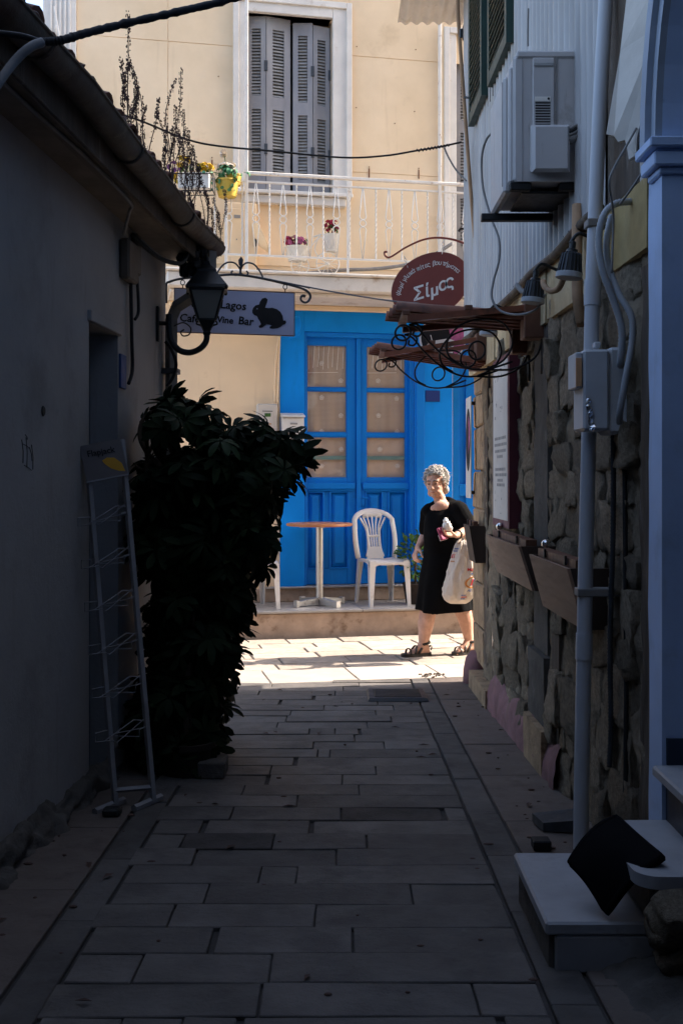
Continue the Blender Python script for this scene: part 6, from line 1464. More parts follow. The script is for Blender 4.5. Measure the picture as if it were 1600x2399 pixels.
# ---------------------------------------------------------------- monobloc chairs and the table
def make_chair(label):
    t = thing('plastic_chair', label, 'chair', (0, 0, 0), 0, 'white plastic chairs on the terrace', world=False)
    m = M['plastic']; SZ = .435
    q = MB()
    def seatp(u, v, dz=0):
        x = (u - .5) * (.40 - .05 * v); y = -.20 + .40 * v; e = abs(u - .5) * 2
        return V((x, y, SZ - .012 * v - .012 * (1 - e ** 2) + dz - (.03 * max(0, (.12 - v) / .12) ** 2)))
    n = 10
    top_ = [[seatp(i / n, j / n) for j in range(n + 1)] for i in range(n + 1)]; bot = [[seatp(i / n, j / n, -.014) for j in range(n + 1)] for i in range(n + 1)]
    vs = [p for r in top_ for p in r] + [p for r in bot for p in r]; K = (n + 1) ** 2; ix = lambda i, j: i * (n + 1) + j; fs = []
    for i in range(n):
        for j in range(n): fs.append((ix(i, j), ix(i + 1, j), ix(i + 1, j + 1), ix(i, j + 1))); fs.append((K + ix(i, j), K + ix(i, j + 1), K + ix(i + 1, j + 1), K + ix(i + 1, j)))
        for (a, b) in ((ix(i, 0), ix(i + 1, 0)), (ix(i + 1, n), ix(i, n)), (ix(n, i), ix(n, i + 1)), (ix(0, i + 1), ix(0, i))): fs.append((a, b, K + b, K + a))
    q.add(vs, fs)
    # apron: front skirt arch
    def skirt(a, b, h):
        A_, B_ = V(a), V(b); k_ = 10; tp = [A_.lerp(B_, i / k_) for i in range(k_ + 1)]
        dn = [p - V((0, 0, .018 + h * (2 * i / k_ - 1) ** 4)) for i, p in enumerate(tp)]; nr = (B_ - A_).cross(V((0, 0, 1))).normalized() * .006
        w_ = [p + nr for p in tp] + [p + nr for p in dn] + [p - nr for p in tp] + [p - nr for p in dn]; L_ = k_ + 1; f_ = []
        for i in range(k_): f_ += [(i, i + 1, L_ + i + 1, L_ + i), (2 * L_ + i, 3 * L_ + i, 3 * L_ + i + 1, 2 * L_ + i + 1), (i, 2 * L_ + i, 2 * L_ + i + 1, i + 1), (L_ + i, L_ + i + 1, 3 * L_ + i + 1, 3 * L_ + i)]
        q.add(w_, f_)
    skirt((-.20, -.198, SZ - .03), (.20, -.198, SZ - .03), .05); skirt((-.2, -.195, SZ - .012), (-.175, .2, SZ - .018), .05); skirt((.175, .2, SZ - .018), (.2, -.195, SZ - .012), .05)
    q.build('seat', m, t, smooth='auto')
    for (x, y, fx, fy) in ((-.185, -.185, -.205, -.215), (.185, -.185, .205, -.215), (-.165, .185, -.195, .235), (.165, .185, .195, .235)):
        sx_, sy = math.copysign(1, x), math.copysign(1, y); lg = MB()
        def L(cx, cy, z, w_): o = [(0, 0), (-w_, 0), (-w_, -.010), (-.010, -.010), (-.010, -w_), (0, -w_)]; return [V((cx + sx_ * a, cy + sy * b, z)) for a, b in o]
        lg.loft([L(x + sx_ * .012, y + sy * .012, SZ - .015, .062), L(x + (fx - x) * .4 + sx_ * .008, y + (fy - y) * .4 + sy * .008, SZ * .6, .050), L(fx, fy, .0, .034)]); lg.build('leg', m, t)
    # back: arch frame and fan of slats, leaning back
    bk = MB(); lean = lambda z: .195 + .20 * (z - SZ) * 1.0 + .10 * max(0, z - SZ) ** 2
    def bp(x, z, dy=0): return V((x, lean(z) + dy - .07 * (x / .2) ** 2 * .6, z))
    arch = [bp(-.185, SZ - .01)] + [bp(-.195 - .008 * math.sin(PI * k / 5), SZ + .06 + .05 * k) for k in range(6)] + [bp(-.20 * math.cos(PI * k / 12) , SZ + .325 + .115 * math.sin(PI * k / 12)) for k in range(1, 12)] + [bp(.195 + .008 * math.sin(PI * k / 5), SZ + .06 + .05 * k) for k in range(5, -1, -1)] + [bp(.185, SZ - .01)]
    bk.tube(arch, .026, 8, flat=.35, up=(1, 0, 0)); fr_ = bk.build('back_frame', m, t, smooth=True)
    q = MB(); q.tube([bp(-.10, SZ + .385), bp(-.05, SZ + .40), bp(.05, SZ + .40), bp(.10, SZ + .385)], .026, 8, flat=.3, up=(0, 0, 1)); q.build('head_rail', m, t, smooth=True)
    for k in range(5):
        u = (k - 2) / 2; s_ = MB(); s_.tube(spline([bp(u * .098, SZ + .385), bp(u * .060, SZ + .29), bp(u * .050, SZ + .2), bp(u * .047, SZ + .09)], 5), .0085, 6, flat=.6); s_.build('back_slat', m, t, smooth=True)
    s_ = MB()
    for u in (-1.32, 1.32): s_.tube(spline([bp(u * .10, SZ + .375), bp(u * .056, SZ + .27), bp(u * .048, SZ + .2), bp(u * .05, SZ + .08), bp(u * .068, SZ + .0)], 5), .010, 6, flat=.6)
    s_.build('back_edge', m, t, smooth=True)
    MB().tube([bp(-.066, SZ + .195), bp(.066, SZ + .195)], .012, 6, flat=.5, up=(0, 0, 1)).build('cross_slat', m, t)
    MB().hexa([bp(-.085, SZ - .02, .006), bp(.085, SZ - .02, .006), bp(.085, SZ - .02, -.006), bp(-.085, SZ - .02, -.006), bp(-.060, SZ + .095, .006), bp(.060, SZ + .095, .006), bp(.060, SZ + .095, -.006), bp(-.060, SZ + .095, -.006)]).build('back_foot', m, t)
    return t
ch1 = make_chair('white plastic chair with fan slatted back beside the round table'); ch1.location = (.385, 10.50, .2402); ch1.rotation_euler = (0, 0, math.radians(19))
ch2 = copy_tree(ch1); ch2['label'] = 'white plastic chair half hidden behind the large dark shrub'; ch2.location = (-.825, 10.20, .2402); ch2.rotation_euler = (0, 0, math.radians(22))
tx, ty, tz = -.205, 10.38, .2402
tb = thing('cafe_table', 'small round cafe table with orange wooden top on a steel pedestal', 'table', (tx, ty, tz), math.radians(11), world=False)
MB().lathe([(.29, .742), (.308, .746), (.312, .757), (.308, .767), (.29, .770)], n=48).build('table_top', M['tabletop'], tb, smooth='auto')
MB().cbox(-.19, .16, -.02, .02, .730, .7415, .003).cbox(-.02, .02, -.17, .17, .7301, .7414, .003).build('top_bracket', M['steel'], tb)
MB().tube([(0, 0, .05), (0, 0, .732)], .033, 24).build('pedestal', M['steel'], tb, smooth='auto')
for k in range(4):
    a = math.radians(-62 + 90 * k) ; R = Matrix.Rotation(a, 4, 'Z')
    MB().hexa([R @ V(p) for p in [(.03, -.024, .012), (.27, -.024, .012), (.27, .024, .012), (.03, .024, .012), (.03, -.024, .075), (.27, -.024, .05), (.27, .024, .05), (.03, .024, .075)]]).build('base_arm', M['steel'], tb)
    MB().cbox(.25, .285, -.027, .027, 0, .062, .004).xf(R).build('base_foot', M['steel'], tb)
# potted bush behind the woman
bx, by = .70, 10.52
bu = thing('potted_bush', 'round green potted bush against the blue pier behind the woman', 'plant', (bx, by, .24))
MB().lathe([(.09, .242), (.12, .42), (.13, .43), (.12, .44), (.11, .42)], (bx, by, 0), 16).build('pot', M['potclay'], bu, smooth='auto')
rb_ = random.Random(5); lfm = []
for k in range(4):
    q = MB(); l = .06
    q.add([(0, 0, 0), (l * .3, l * .28, .008), (l * .7, l * .30, .010), (l, 0, -.006), (l * .7, -l * .30, .010), (l * .3, -l * .28, .008), (l * .5, 0, 0)], [(0, 6, 1), (1, 6, 2), (2, 6, 3), (3, 6, 4), (4, 6, 5), (5, 6, 0)]); lfm.append(q.mesh('leaf', M['leaf3'], recalc=False))
for k in range(230):
    d = V((rb_.gauss(0, 1), rb_.gauss(0, 1), rb_.gauss(0, 1))).normalized(); r_ = rb_.uniform(.55, 1.05)
    p = V((bx, by, .68)) + V((d.x * .17, d.y * .15, d.z * .23)) * r_; qd = (d + V((rb_.uniform(-.6, .6), rb_.uniform(-.6, .6), rb_.uniform(-.3, .6)))).normalized()
    o = piece('leaf', lfm[k % 4], bu, p); o.rotation_euler = (qd.to_track_quat('X', 'Z').to_matrix().to_4x4() @ Matrix.Rotation(rb_.uniform(-.8, .8), 4, 'X')).to_euler(); s_ = rb_.uniform(.7, 1.2); o.scale = (s_,) * 3
MB().tube([(bx, by, .42), (bx, by, .7)], .012, 6).build('stem', M['bark'], bu)

# ---------------------------------------------------------------- flowers on the balcony
rf = random.Random(12)
def petal_flower(r, m, nm='flower'):
    q = MB()
    for k in range(7):
        a = 2 * PI * k / 7; d = V((math.cos(a), math.sin(a), 0)); s_ = V((-d.y, d.x, 0))
        q.add([(0, 0, 0), d * r * .6 + s_ * r * .3 + V((0, 0, r * .25)), d * r + V((0, 0, r * .1)), d * r * .6 - s_ * r * .3 + V((0, 0, r * .25))], [(0, 1, 2, 3)])
        q.add([(0, 0, r * .15), d * r * .35 + s_ * r * .2 + V((0, 0, r * .5)), d * r * .5 + V((0, 0, r * .55)), d * r * .35 - s_ * r * .2 + V((0, 0, r * .5))], [(0, 1, 2, 3)])
    return q.mesh(nm, m, recalc=False)
def cluster(t, c, rad, n, me, nm, sc=(.8, 1.2), up=.4):
    for k in range(n):
        d = V((rf.gauss(0, 1), rf.gauss(0, 1), rf.gauss(0, 1) + up)).normalized(); p = V(c) + V((d.x * rad[0], d.y * rad[1], d.z * rad[2])) * rf.uniform(.6, 1.05)
        o = piece(nm, me, t, p); o.rotation_euler = (d + V((rf.uniform(-.4, .4), rf.uniform(-.4, .4), .2))).normalized().to_track_quat('Z', 'Y').to_euler(); s_ = rf.uniform(*sc); o.scale = (s_,) * 3
ivy = MB().add([(0, 0, 0), (.016, .014, .004), (.012, .030, 0), (0, .036, -.004), (-.012, .030, 0), (-.016, .014, .004), (0, .018, .002)], [(0, 1, 6), (1, 2, 6), (2, 3, 6), (3, 4, 6), (4, 5, 6), (5, 0, 6)]).mesh('leaf', M['leaf2'], recalc=False)
dkl = MB().add([(0, 0, 0), (.012, .02, .004), (0, .05, -.004), (-.012, .02, .004)], [(0, 1, 2, 3)]).mesh('leaf', M['leaf3'], recalc=False)
def onb(px, py, off): d = V(((px - 800) / FPX, 1, -(py - 1120) / FPX)); t = (off + FO.dot(FN)) / d.dot(FN); p = d * t; return V((p.x, p.y, p.z + HC))
c_ = onb(533, 462, .66); yp = thing('hanging_pot', 'yellow hanging flower pot of trailing green ivy on the balcony railing', 'flower pot', c_)
MB().lathe([(.078, 0), (.092, .05), (.102, .13), (.108, .135), (.108, .15), (.098, .15), (.09, .12)], c_, 20).build('pot', M['potyellow'], yp, smooth='auto')
MB().lathe([(.06, .12), (.068, .2), (.074, .205), (.074, .215), (.066, .215)], c_ + V((.055, .06, 0)), 18).build('inner_pot', M['potyellow'], yp, smooth='auto')
cluster(yp, c_ + V((0, -.02, .20)), (.095, .085, .075), 75, ivy, 'leaf', (.9, 1.5)); cluster(yp, c_ + V((-.02, -.075, .10)), (.12, .03, .10), 26, ivy, 'leaf', (.8, 1.3), -.4)
cluster(yp, c_ + V((-.15, -.06, .10)), (.06, .03, .09), 10, ivy, 'leaf', (.8, 1.2), -.3); cluster(yp, c_ + V((.17, -.06, .17)), (.05, .02, .03), 5, ivy, 'leaf', (.9, 1.2))
fw = petal_flower(.032, M['flwhite']); cluster(yp, c_ + V((0, .02, .27)), (.075, .05, .035), 14, fw, 'flower'); cluster(yp, c_ + V((-.17, .04, .24)), (.035, .03, .04), 7, fw, 'flower', (1, 1.4)); cluster(yp, c_ + V((-.03, .02, .40)), (.02, .02, .02), 4, fw, 'flower', (1, 1.3)); cluster(yp, c_ + V((-.29, .04, .265)), (.025, .03, .03), 4, fw, 'flower', (.9, 1.2))
MB().tube([c_ + V((0, 0, .2)), c_ + V((-.03, .02, .39))], .004, 5).tube([c_ + V((0, 0, .2)), c_ + V((-.17, .04, .24)), c_ + V((-.29, .04, .26))], .004, 5).build('stem', M['leaf3'], yp)
c_ = onb(462, 452, .68); wp = thing('railing_planter', 'white railing planter box with yellow and purple flowers in a wire holder', 'planter', c_)
MB().xf(Matrix.Identity(4)).cbox(-.16, .12, -.07, .07, .02, .165, .01).xf(Matrix.Translation(c_)).build('box', M['potwhite'], wp)
q = MB()
for z in (.0, .15): q.tube([c_ + V(p) for p in [(-.20, -.08, z), (.15, -.08, z), (.15, .08, z), (-.2, .08, z)]], .005, 5, closed=True)
for x in (-.2, -.03, .15): q.tube([c_ + V((x, -.08, .15)), c_ + V((x, -.08, 0)), c_ + V((x, .08, 0))], .0045, 5)
q.build('wire_holder', M['blackmetal'], wp)
fy = petal_flower(.030, M['flyellow']); fpu = petal_flower(.028, M['flpurple']); fr2 = petal_flower(.02, M['flred'])
cluster(wp, c_ + V((-.02, 0, .20)), (.16, .06, .05), 30, dkl, 'leaf'); cluster(wp, c_ + V((.07, -.02, .22)), (.075, .05, .03), 22, fy, 'flower'); cluster(wp, c_ + V((-.12, -.02, .27)), (.06, .05, .05), 14, fy, 'flower'); cluster(wp, c_ + V((-.20, -.03, .22)), (.05, .04, .05), 8, fpu, 'flower'); cluster(wp, c_ + V((-.17, -.04, .12)), (.04, .03, .04), 5, fy, 'flower'); cluster(wp, c_ + V((.05, -.03, .15)), (.12, .04, .02), 14, ivy, 'leaf', (.7, 1.1), -.5)
TO = .36
tc_ = onb(735, 648, TO); tri = thing('tricycle_planter', 'white tricycle shaped flower stand with two pots of pink and red blooms', 'flower stand', tc_)
def tw_(px, py): return onb(px, py, TO)
def wheel(px, py, r, nm='wheel'):
    c = tw_(px, py); q = MB(); q.tube([c + FU * (r * math.cos(a * PI / 14)) + V((0, 0, r * math.sin(a * PI / 14))) for a in range(28)], .006, 6, closed=True)
    for k in range(6): a = PI * k / 6; d = FU * (r * math.cos(a)) + V((0, 0, r * math.sin(a))); q.tube([c - d, c + d], .0028, 4)
    q.ell(c, .012, 8, 5); q.build(nm, M['whiteiron'], tri, smooth=True)
wheel(703, 622, .083); wheel(768, 618, .108)
def basket(px0, px1, pyt, pyb, nm):
    a, b = tw_(px0, pyt), tw_(px1, pyt); r1 = (b - a).length / 2; c = tw_((px0 + px1) / 2, pyb); h = a.z - c.z
    MB().lathe([(r1 * .72, 0), (r1 * .86, h * .6), (r1 * .97, h * .93), (r1 * 1.04, h * .94), (r1 * 1.04, h), (r1 * .9, h), (r1 * .85, h * .8)], c, 22).build('pot', M['potwhite'], tri, smooth='auto')
    q = MB()
    for k in range(10):
        a0 = 2 * PI * k / 10; q.tube([c + V((r1 * .8 * math.cos(a0), r1 * .8 * math.sin(a0), h * .15)), c + V((r1 * .98 * math.cos(a0 + .3), r1 * .98 * math.sin(a0 + .3), h * .6)), c + V((r1 * .8 * math.cos(a0 + .6), r1 * .8 * math.sin(a0 + .6), h * .15))], .003, 4)
    q.build('wire_basket', M['whiteiron'], tri); return c, r1, h
cA = basket(669, 724, 578, 612, 'a'); cB = basket(758, 795, 549, 590, 'b')
fp = petal_flower(.030, M['flpink']); frd = petal_flower(.026, M['flred'])
cluster(tri, cA[0] + V((0, 0, cA[2] + .02)), (cA[1], cA[1] * .8, .05), 34, dkl, 'leaf'); cluster(tri, cA[0] + V((-.02, -.02, cA[2] + .055)), (cA[1] * .95, cA[1] * .7, .035), 26, fp, 'flower'); cluster(tri, cA[0] + V((-.08, -.02, cA[2] + .05)), (.04, .05, .03), 7, frd, 'flower')
cluster(tri, cB[0] + V((0, 0, cB[2] + .02)), (cB[1] * .8, cB[1] * .7, .06), 24, dkl, 'leaf'); cluster(tri, cB[0] + V((0, -.01, cB[2] + .08)), (cB[1] * .9, cB[1] * .7, .05), 22, frd, 'flower')
MB().tube(spline([tw_(703, 622), tw_(715, 596), tw_(735, 570), tw_(750, 552)], 5), .006, 6).tube(spline([tw_(768, 618), tw_(745, 600), tw_(738, 580), tw_(752, 555), tw_(775, 590)], 5), .006, 6).tube([tw_(735, 555), tw_(753, 549)], .008, 6).tube(spline([tw_(703, 622), tw_(735, 630), tw_(768, 618)], 5), .006, 6).build('frame', M['whiteiron'], tri, smooth=True)

# ---------------------------------------------------------------- the woman
WY = 8.95
def W(cx, cy, d=0.0): return P(900 + .2127 * cx, 1060 + .2127 * cy, WY + d) if d == 0 else V((P(900 + .2127 * cx, 1060 + .2127 * cy, WY).x, WY + d, P(900 + .2127 * cx, 1060 + .2127 * cy, WY).z))
KM = .2127 * WY / FPX
wo = thing('person', 'elderly woman in a black dress walking left with a shopping bag on her arm', 'person', (W(600, 2240).x, WY, 0.004))
body = MB()
def cap(a, b, ra, rb): body.capsule(a, b, ra, rb, 14)
# torso core (under the dress), neck, chest
cap(W(640, 1150, 0), W(640, 800, -.01), .10, .10); cap(W(640, 800, -.01), W(640, 640, .0), .10, .09)
cap(W(655, 700, 0), W(600, 480, -.01), .056, .047); body.ell(W(622, 612, -.062), (.074, .036, .060), 14, 10); cap(W(600, 520, -.05), W(618, 600, -.085), .010, .008)
cap(W(545, 620, -.05), W(690, 585, -.04), .034, .034)
# legs
def leg(h, k, c, a, rk, rc, ra_):
    cap(h, k, .075, rk); cap(k, c, rk, rc); cap(c, a, rc, ra_)
leg(W(660, 1220, -.04), W(488, 1690, -.02), W(456, 1880, -.02), W(430, 2085, -.02), .070, .066, .041)
body.ell(W(452, 1850, -.012), (.055, .062, .11), 12, 8)
leg(W(650, 1220, .04), W(850, 1690, .05), W(905, 1860, .06), W(940, 2065, .08), .070, .061, .038)
body.ell(W(915, 1840, .075), (.050, .058, .11), 12, 8)
def foot(heel, ball, toe, ank):
    cap(ank, heel, .036, .031); cap(heel, ball, .031, .030); cap(ank + V((-.012, -.01, -.02)), ball + V((.02, 0, .008)), .034, .026); cap(ball, toe, .028, .015)
    f = (toe - ball).normalized(); s_ = V((-f.y, f.x, 0)).normalized()
    for k in range(5):
        b = ball + f * .015 + s_ * (.030 - .014 * k) + V((0, 0, -.006)); l = (.060, .055, .050, .044, .038)[k]; cap(b, b + f * l + V((0, 0, -.006)), .0115 if k == 0 else .009, .010 if k == 0 else .0075)
foot(W(462, 2185, -.01), W(305, 2195, -.06), W(255, 2212, -.08), W(430, 2095, -.02))
foot(W(985, 2165, .09), W(855, 2170, .03), W(815, 2185, .01), W(945, 2075, .08))
# arms
sh_n, el_n, wr_n = W(805, 620, -.07), W(918, 850, -.14), W(748, 885, -.335)
cap(sh_n, el_n, .055, .046); cap(el_n, el_n.lerp(wr_n, .45), .044, .040); cap(el_n.lerp(wr_n, .45), wr_n, .040, .026)
sh_f, el_f, wr_f = W(500, 650, .06), W(466, 915, .12), W(372, 1055, .04)
cap(sh_f, el_f, .050, .042); cap(el_f, el_f.lerp(wr_f, .45), .042, .037); cap(el_f.lerp(wr_f, .45), wr_f, .036, .025)
def hand(w_, d, n, mir, curl, sc=1.0, spread=.0195, tcurl=.5):
    d = V(d).normalized(); n = V(n); n = (n - d * n.dot(d)).normalized(); s_ = d.cross(n).normalized() * mir
    for i in range(4):
        off = (i - 1.5) * spread; kn = w_ + d * (.078 - .004 * abs(i - 1.2)) * sc + s_ * off
        body.capsule(w_ + s_ * off * .5, kn, .015, .0115, 9)
        a = 0; p = kn; ln = (.92, 1.05, 1.0, .80)[i]
        for j, (l, r0, r1) in enumerate(((.040, .0098, .0092), (.026, .0092, .0084), (.021, .0084, .0070))):
            a += curl[i][j] if isinstance(curl[0], (list, tuple)) else curl[j]
            e = p + (d * math.cos(a) + n * math.sin(a)) * l * ln * sc; body.capsule(p, e, r0, r1, 8); p = e
    tb_ = w_ + d * .018 - s_ * .024; td = (d * .62 - s_ * .62 + n * .45).normalized(); t1 = tb_ + td * .042
    td2 = (d * .80 - s_ * (.25 - tcurl * .3) + n * .55).normalized(); t2 = t1 + td2 * .032; t3 = t2 + (td2 * .9 + n * .25).normalized() * .022
    body.capsule(w_ - s_ * .008, tb_, .016, .0145, 8); body.capsule(tb_, t1, .0145, .0115, 8); body.capsule(t1, t2, .0112, .0100, 8); body.capsule(t2, t3, .0098, .0080, 8)
hand(wr_n, (W(640, 880, -.365) - wr_n), (-.15, -.35, .9), 1, ((.25, .55, .55), (.3, .6, .6), (.35, .7, .6), (.4, .8, .7)))
hand(wr_f, (W(335, 1130, .0) - wr_f), (.75, .25, -.25), -1, ((.5, .9, .6), (.55, .95, .6), (.6, 1.0, .6), (.65, 1.0, .7)))
# head
HCt = W(560, 340, -.03)
fw_ = V((-.40, -.90, -.10)).normalized(); ex_h = V((-fw_.y, fw_.x, 0)).normalized() * 1.0
ex_h = V((.91, -.40, .06)).normalized(); ex_h = (ex_h - fw_ * ex_h.dot(fw_)).normalized(); up_h = ex_h.cross(fw_).normalized()
if up_h.z < 0: up_h = -up_h
HM_ = Matrix(((ex_h.x, fw_.x, up_h.x, HCt.x), (ex_h.y, fw_.y, up_h.y, HCt.y), (ex_h.z, fw_.z, up_h.z, HCt.z), (0, 0, 0, 1)))
hd_ = MB()
hd_.ell((0, -.014, .028), (.072, .090, .082), 18, 14); hd_.ell((0, .018, -.030), (.061, .066, .080), 18, 14); hd_.ell((0, .026, -.072), (.052, .050, .036), 16, 10)
hd_.ell((0, .066, -.094), (.023, .017, .017)); hd_.ell((.037, .034, -.072), (.023, .032, .030)); hd_.ell((-.037, .034, -.072), (.023, .032, .030))
hd_.ell((.033, .060, -.026), (.024, .020, .020)); hd_.ell((-.033, .060, -.026), (.024, .020, .020)); hd_.ell((.027, .062, -.052), (.018, .020, .024)); hd_.ell((-.027, .062, -.052), (.018, .020, .024))
hd_.capsule((0, .080, .012), (0, .104, -.028), .0095, .0125, 10); hd_.ell((.0115, .092, -.034), (.0095, .011, .008)); hd_.ell((-.0115, .092, -.034), (.0095, .011, .008)); hd_.ell((0, .100, -.035), (.010, .011, .009))
hd_.capsule((-.042, .066, .024), (-.010, .078, .021), .011, .011, 8); hd_.capsule((.042, .066, .024), (.010, .078, .021), .011, .011, 8)
hd_.capsule((-.019, .080, -.058), (.019, .080, -.058), .007, .007, 8); hd_.capsule((-.017, .079, -.067), (.017, .079, -.067), .0075, .0075, 8); hd_.ell((0, .074, -.062), (.028, .018, .018))
for s_ in (-1, 1): hd_.ell((s_ * .072, -.008, -.010), (.010, .018, .030)); hd_.ell((s_ * .070, .0, -.036), (.008, .009, .012))
hd_.capsule((0, -.03, -.05), (.01, -.035, -.13), .052, .048, 14)
hd_.xf(HM_); body.join(hd_)
bme = remesh(body, .0052, 4, .5)
mesh_obj('body', bme, M['skin'], wo)
def hp(x, y, z): return HM_ @ V((x, y, z))
for s_ in (-1, 1):
    q = MB(); q.ell((s_ * .0285, .0715, .0035), (.0135, .009, .0065), 10, 7).xf(HM_); e = q.build('eye', M['eye'], wo, smooth=True)
    MB().ell((s_ * .0285 - .001, .0792, .0032), (.0082, .0028, .0062), 10, 6).xf(HM_).build('iris', M['iris'], e, smooth=True)
    MB().tube([HM_ @ V(p) for p in [(s_ * .014, .079, .0105), (s_ * .028, .0805, .0115), (s_ * .043, .072, .0075)]], .0036, 6).build('eyelid', M['skin'], e, smooth=True)
    MB().tube([HM_ @ V(p) for p in [(s_ * .012, .090, .026), (s_ * .028, .0865, .031), (s_ * .045, .074, .027)]], [.0035, .0052, .0030], 6).build('eyebrow', M['brow'], wo, smooth=True)
MB().tube([HM_ @ V(p) for p in [(-.021, .083, -.067), (-.008, .0885, -.0625), (0, .0890, -.0625), (.008, .0885, -.0625), (.021, .083, -.067)]], [.0015, .0038, .0035, .0038, .0015], 6).build('lips', M['lip'], wo, smooth=True)
# hair: short grey curls
hb_ = MB(); hb_.ell((0, -.036, .046), (.080, .086, .076), 20, 14).ell((0, -.050, .0), (.079, .070, .080), 18, 12).ell((.0, .006, .086), (.062, .056, .034), 16, 10); hb_.ell((.066, -.024, .010), (.016, .042, .046)).ell((-.064, -.020, .028), (.016, .040, .040)).ell((.05, -.06, -.06), (.04, .035, .04)).ell((-.04, -.065, -.05), (.04, .03, .04))
rh = random.Random(3)
def curl(c, nrm, R, r):
    q = nrm.to_track_quat('Z', 'Y').to_matrix(); a0 = rh.random() * 6.28; pts = []
    for k in range(11):
        a = a0 + k * .75; rr = R * (1.1 - .05 * k); pts.append(V(c) + q @ V((rr * math.cos(a), rr * math.sin(a), .0022 * k)))
    return pts
for k in range(460):
    d = V((rh.gauss(0, 1), rh.gauss(0, 1), rh.gauss(0, 1))).normalized()
    c = V((d.x * .084, d.y * .098 - .032, d.z * .092 + .036))
    if c.y > .028 and c.z < .078 and abs(c.x) < .062: continue
    if c.z < -.055 or (c.y > .0 and c.z < .012): continue
    if c.z < -.015 and c.y > -.03: continue
    hb_.tube(curl(c, (d + V((rh.uniform(-.5, .5), rh.uniform(-.5, .5), rh.uniform(-.5, .5)))).normalized(), rh.uniform(.008, .015), 0), rh.uniform(.0022, .0042), 5)
for k in range(26):
    x = -.060 + .120 * k / 25; c = V((x, .052 - 3.8 * x * x + rh.uniform(-.006, .004), .088 - 4.5 * x * x + rh.uniform(-.006, .006))); hb_.tube(curl(c, V((x * 6, 1, .6)).normalized(), rh.uniform(.010, .015), 0), .0042, 5)
for k in range(90):   # flyaway strands
    d = V((rh.gauss(0, 1), rh.gauss(0, .6) - .3, abs(rh.gauss(0, 1)))).normalized(); c = V((d.x * .088, d.y * .098 - .03, d.z * .09 + .04)); hb_.tube(spline([c, c + d * .015 + V((rh.uniform(-.01, .01), 0, .004)), c + d * .024 + V((rh.uniform(-.02, .02), 0, 0))], 4), .0011, 4)
hb_.xf(HM_).build('hair', M['hair'], wo, smooth=True)
# dress
dr = MB(); rows = [(590, 520, 780, .0, .060), (620, 470, 860, .0, .088), (680, 452, 880, -.005, .118), (760, 440, 868, -.015, .138), (840, 434, 850, -.02, .150), (930, 428, 832, -.02, .152), (1020, 432, 826, -.01, .146), (1110, 434, 836, 0, .152), (1220, 418, 858, 0, .166), (1350, 394, 892, 0, .172), (1480, 374, 926, 0, .176), (1610, 358, 962, 0, .180), (1700, 348, 985, 0, .184), (1742, 344, 992, 0, .186)]
rings = []; n = 64
for i, (cy, l, r, dc, hd2) in enumerate(rows):
    tdn = max(0, (cy - 1050) / 700); ring = []
    for k in range(n):
        a = 2 * PI * k / n; fold = 1 + .055 * tdn * math.sin(a * 6 + .7 + tdn) + .03 * tdn * math.sin(a * 11 + 2)
        se = lambda c: math.copysign(abs(c) ** .78, c)
        x = (l + r) / 2 + (r - l) / 2 * se(math.cos(a)) * fold; d2 = dc + hd2 * se(math.sin(a)) * fold
        hem = 0
        if cy > 1500: hem = (cy - 1500) / 240 * (22 * math.sin(a * 3 + 1.2) * .6 - 55 * max(0, math.cos(a)) ** 3 * (1 if math.sin(a) > -.2 else .2))
        ring.append(W(x, cy + hem, d2))
    rings.append(ring)
dr.loft(rings)
for (a, b, ra_, rb2) in ((W(500, 628, .0), W(592, 560, .045), .046, .030), (W(800, 612, -.02), W(712, 525, .035), .054, .030), (W(592, 562, .055), W(712, 528, .050), .032, .032), (W(806, 640, -.07), W(880, 765, -.115), .082, .076), (W(880, 765, -.115), W(906, 815, -.13), .076, .066), (W(495, 665, .055), W(468, 860, .11), .070, .060), (W(500, 640, .0), W(800, 625, -.03), .060, .075)):
    dr.capsule(a, b, ra_, rb2, 14)
dme = remesh(dr, .0075, 3, .5)
for v in dme.vertices:
    nn = v.normal; v.co += nn * (noise.noise(v.co * 9) * .006 + noise.noise(V((v.co.x * 14, v.co.y * 14, v.co.z * 4))) * .005)
mesh_obj('dress', dme, M['dress'], wo)
# watch strap
wd_ = (el_n - wr_n).normalized(); c_ = wr_n + wd_ * .03; o1 = wd_.orthogonal().normalized(); o2 = wd_.cross(o1)
MB().tube([c_ + (o1 * math.cos(a * PI / 9) + o2 * math.sin(a * PI / 9)) * .0305 for a in range(18)], .0065, 6, closed=True, flat=1.3).build('watch_strap', M['leather'], wo, smooth=True)
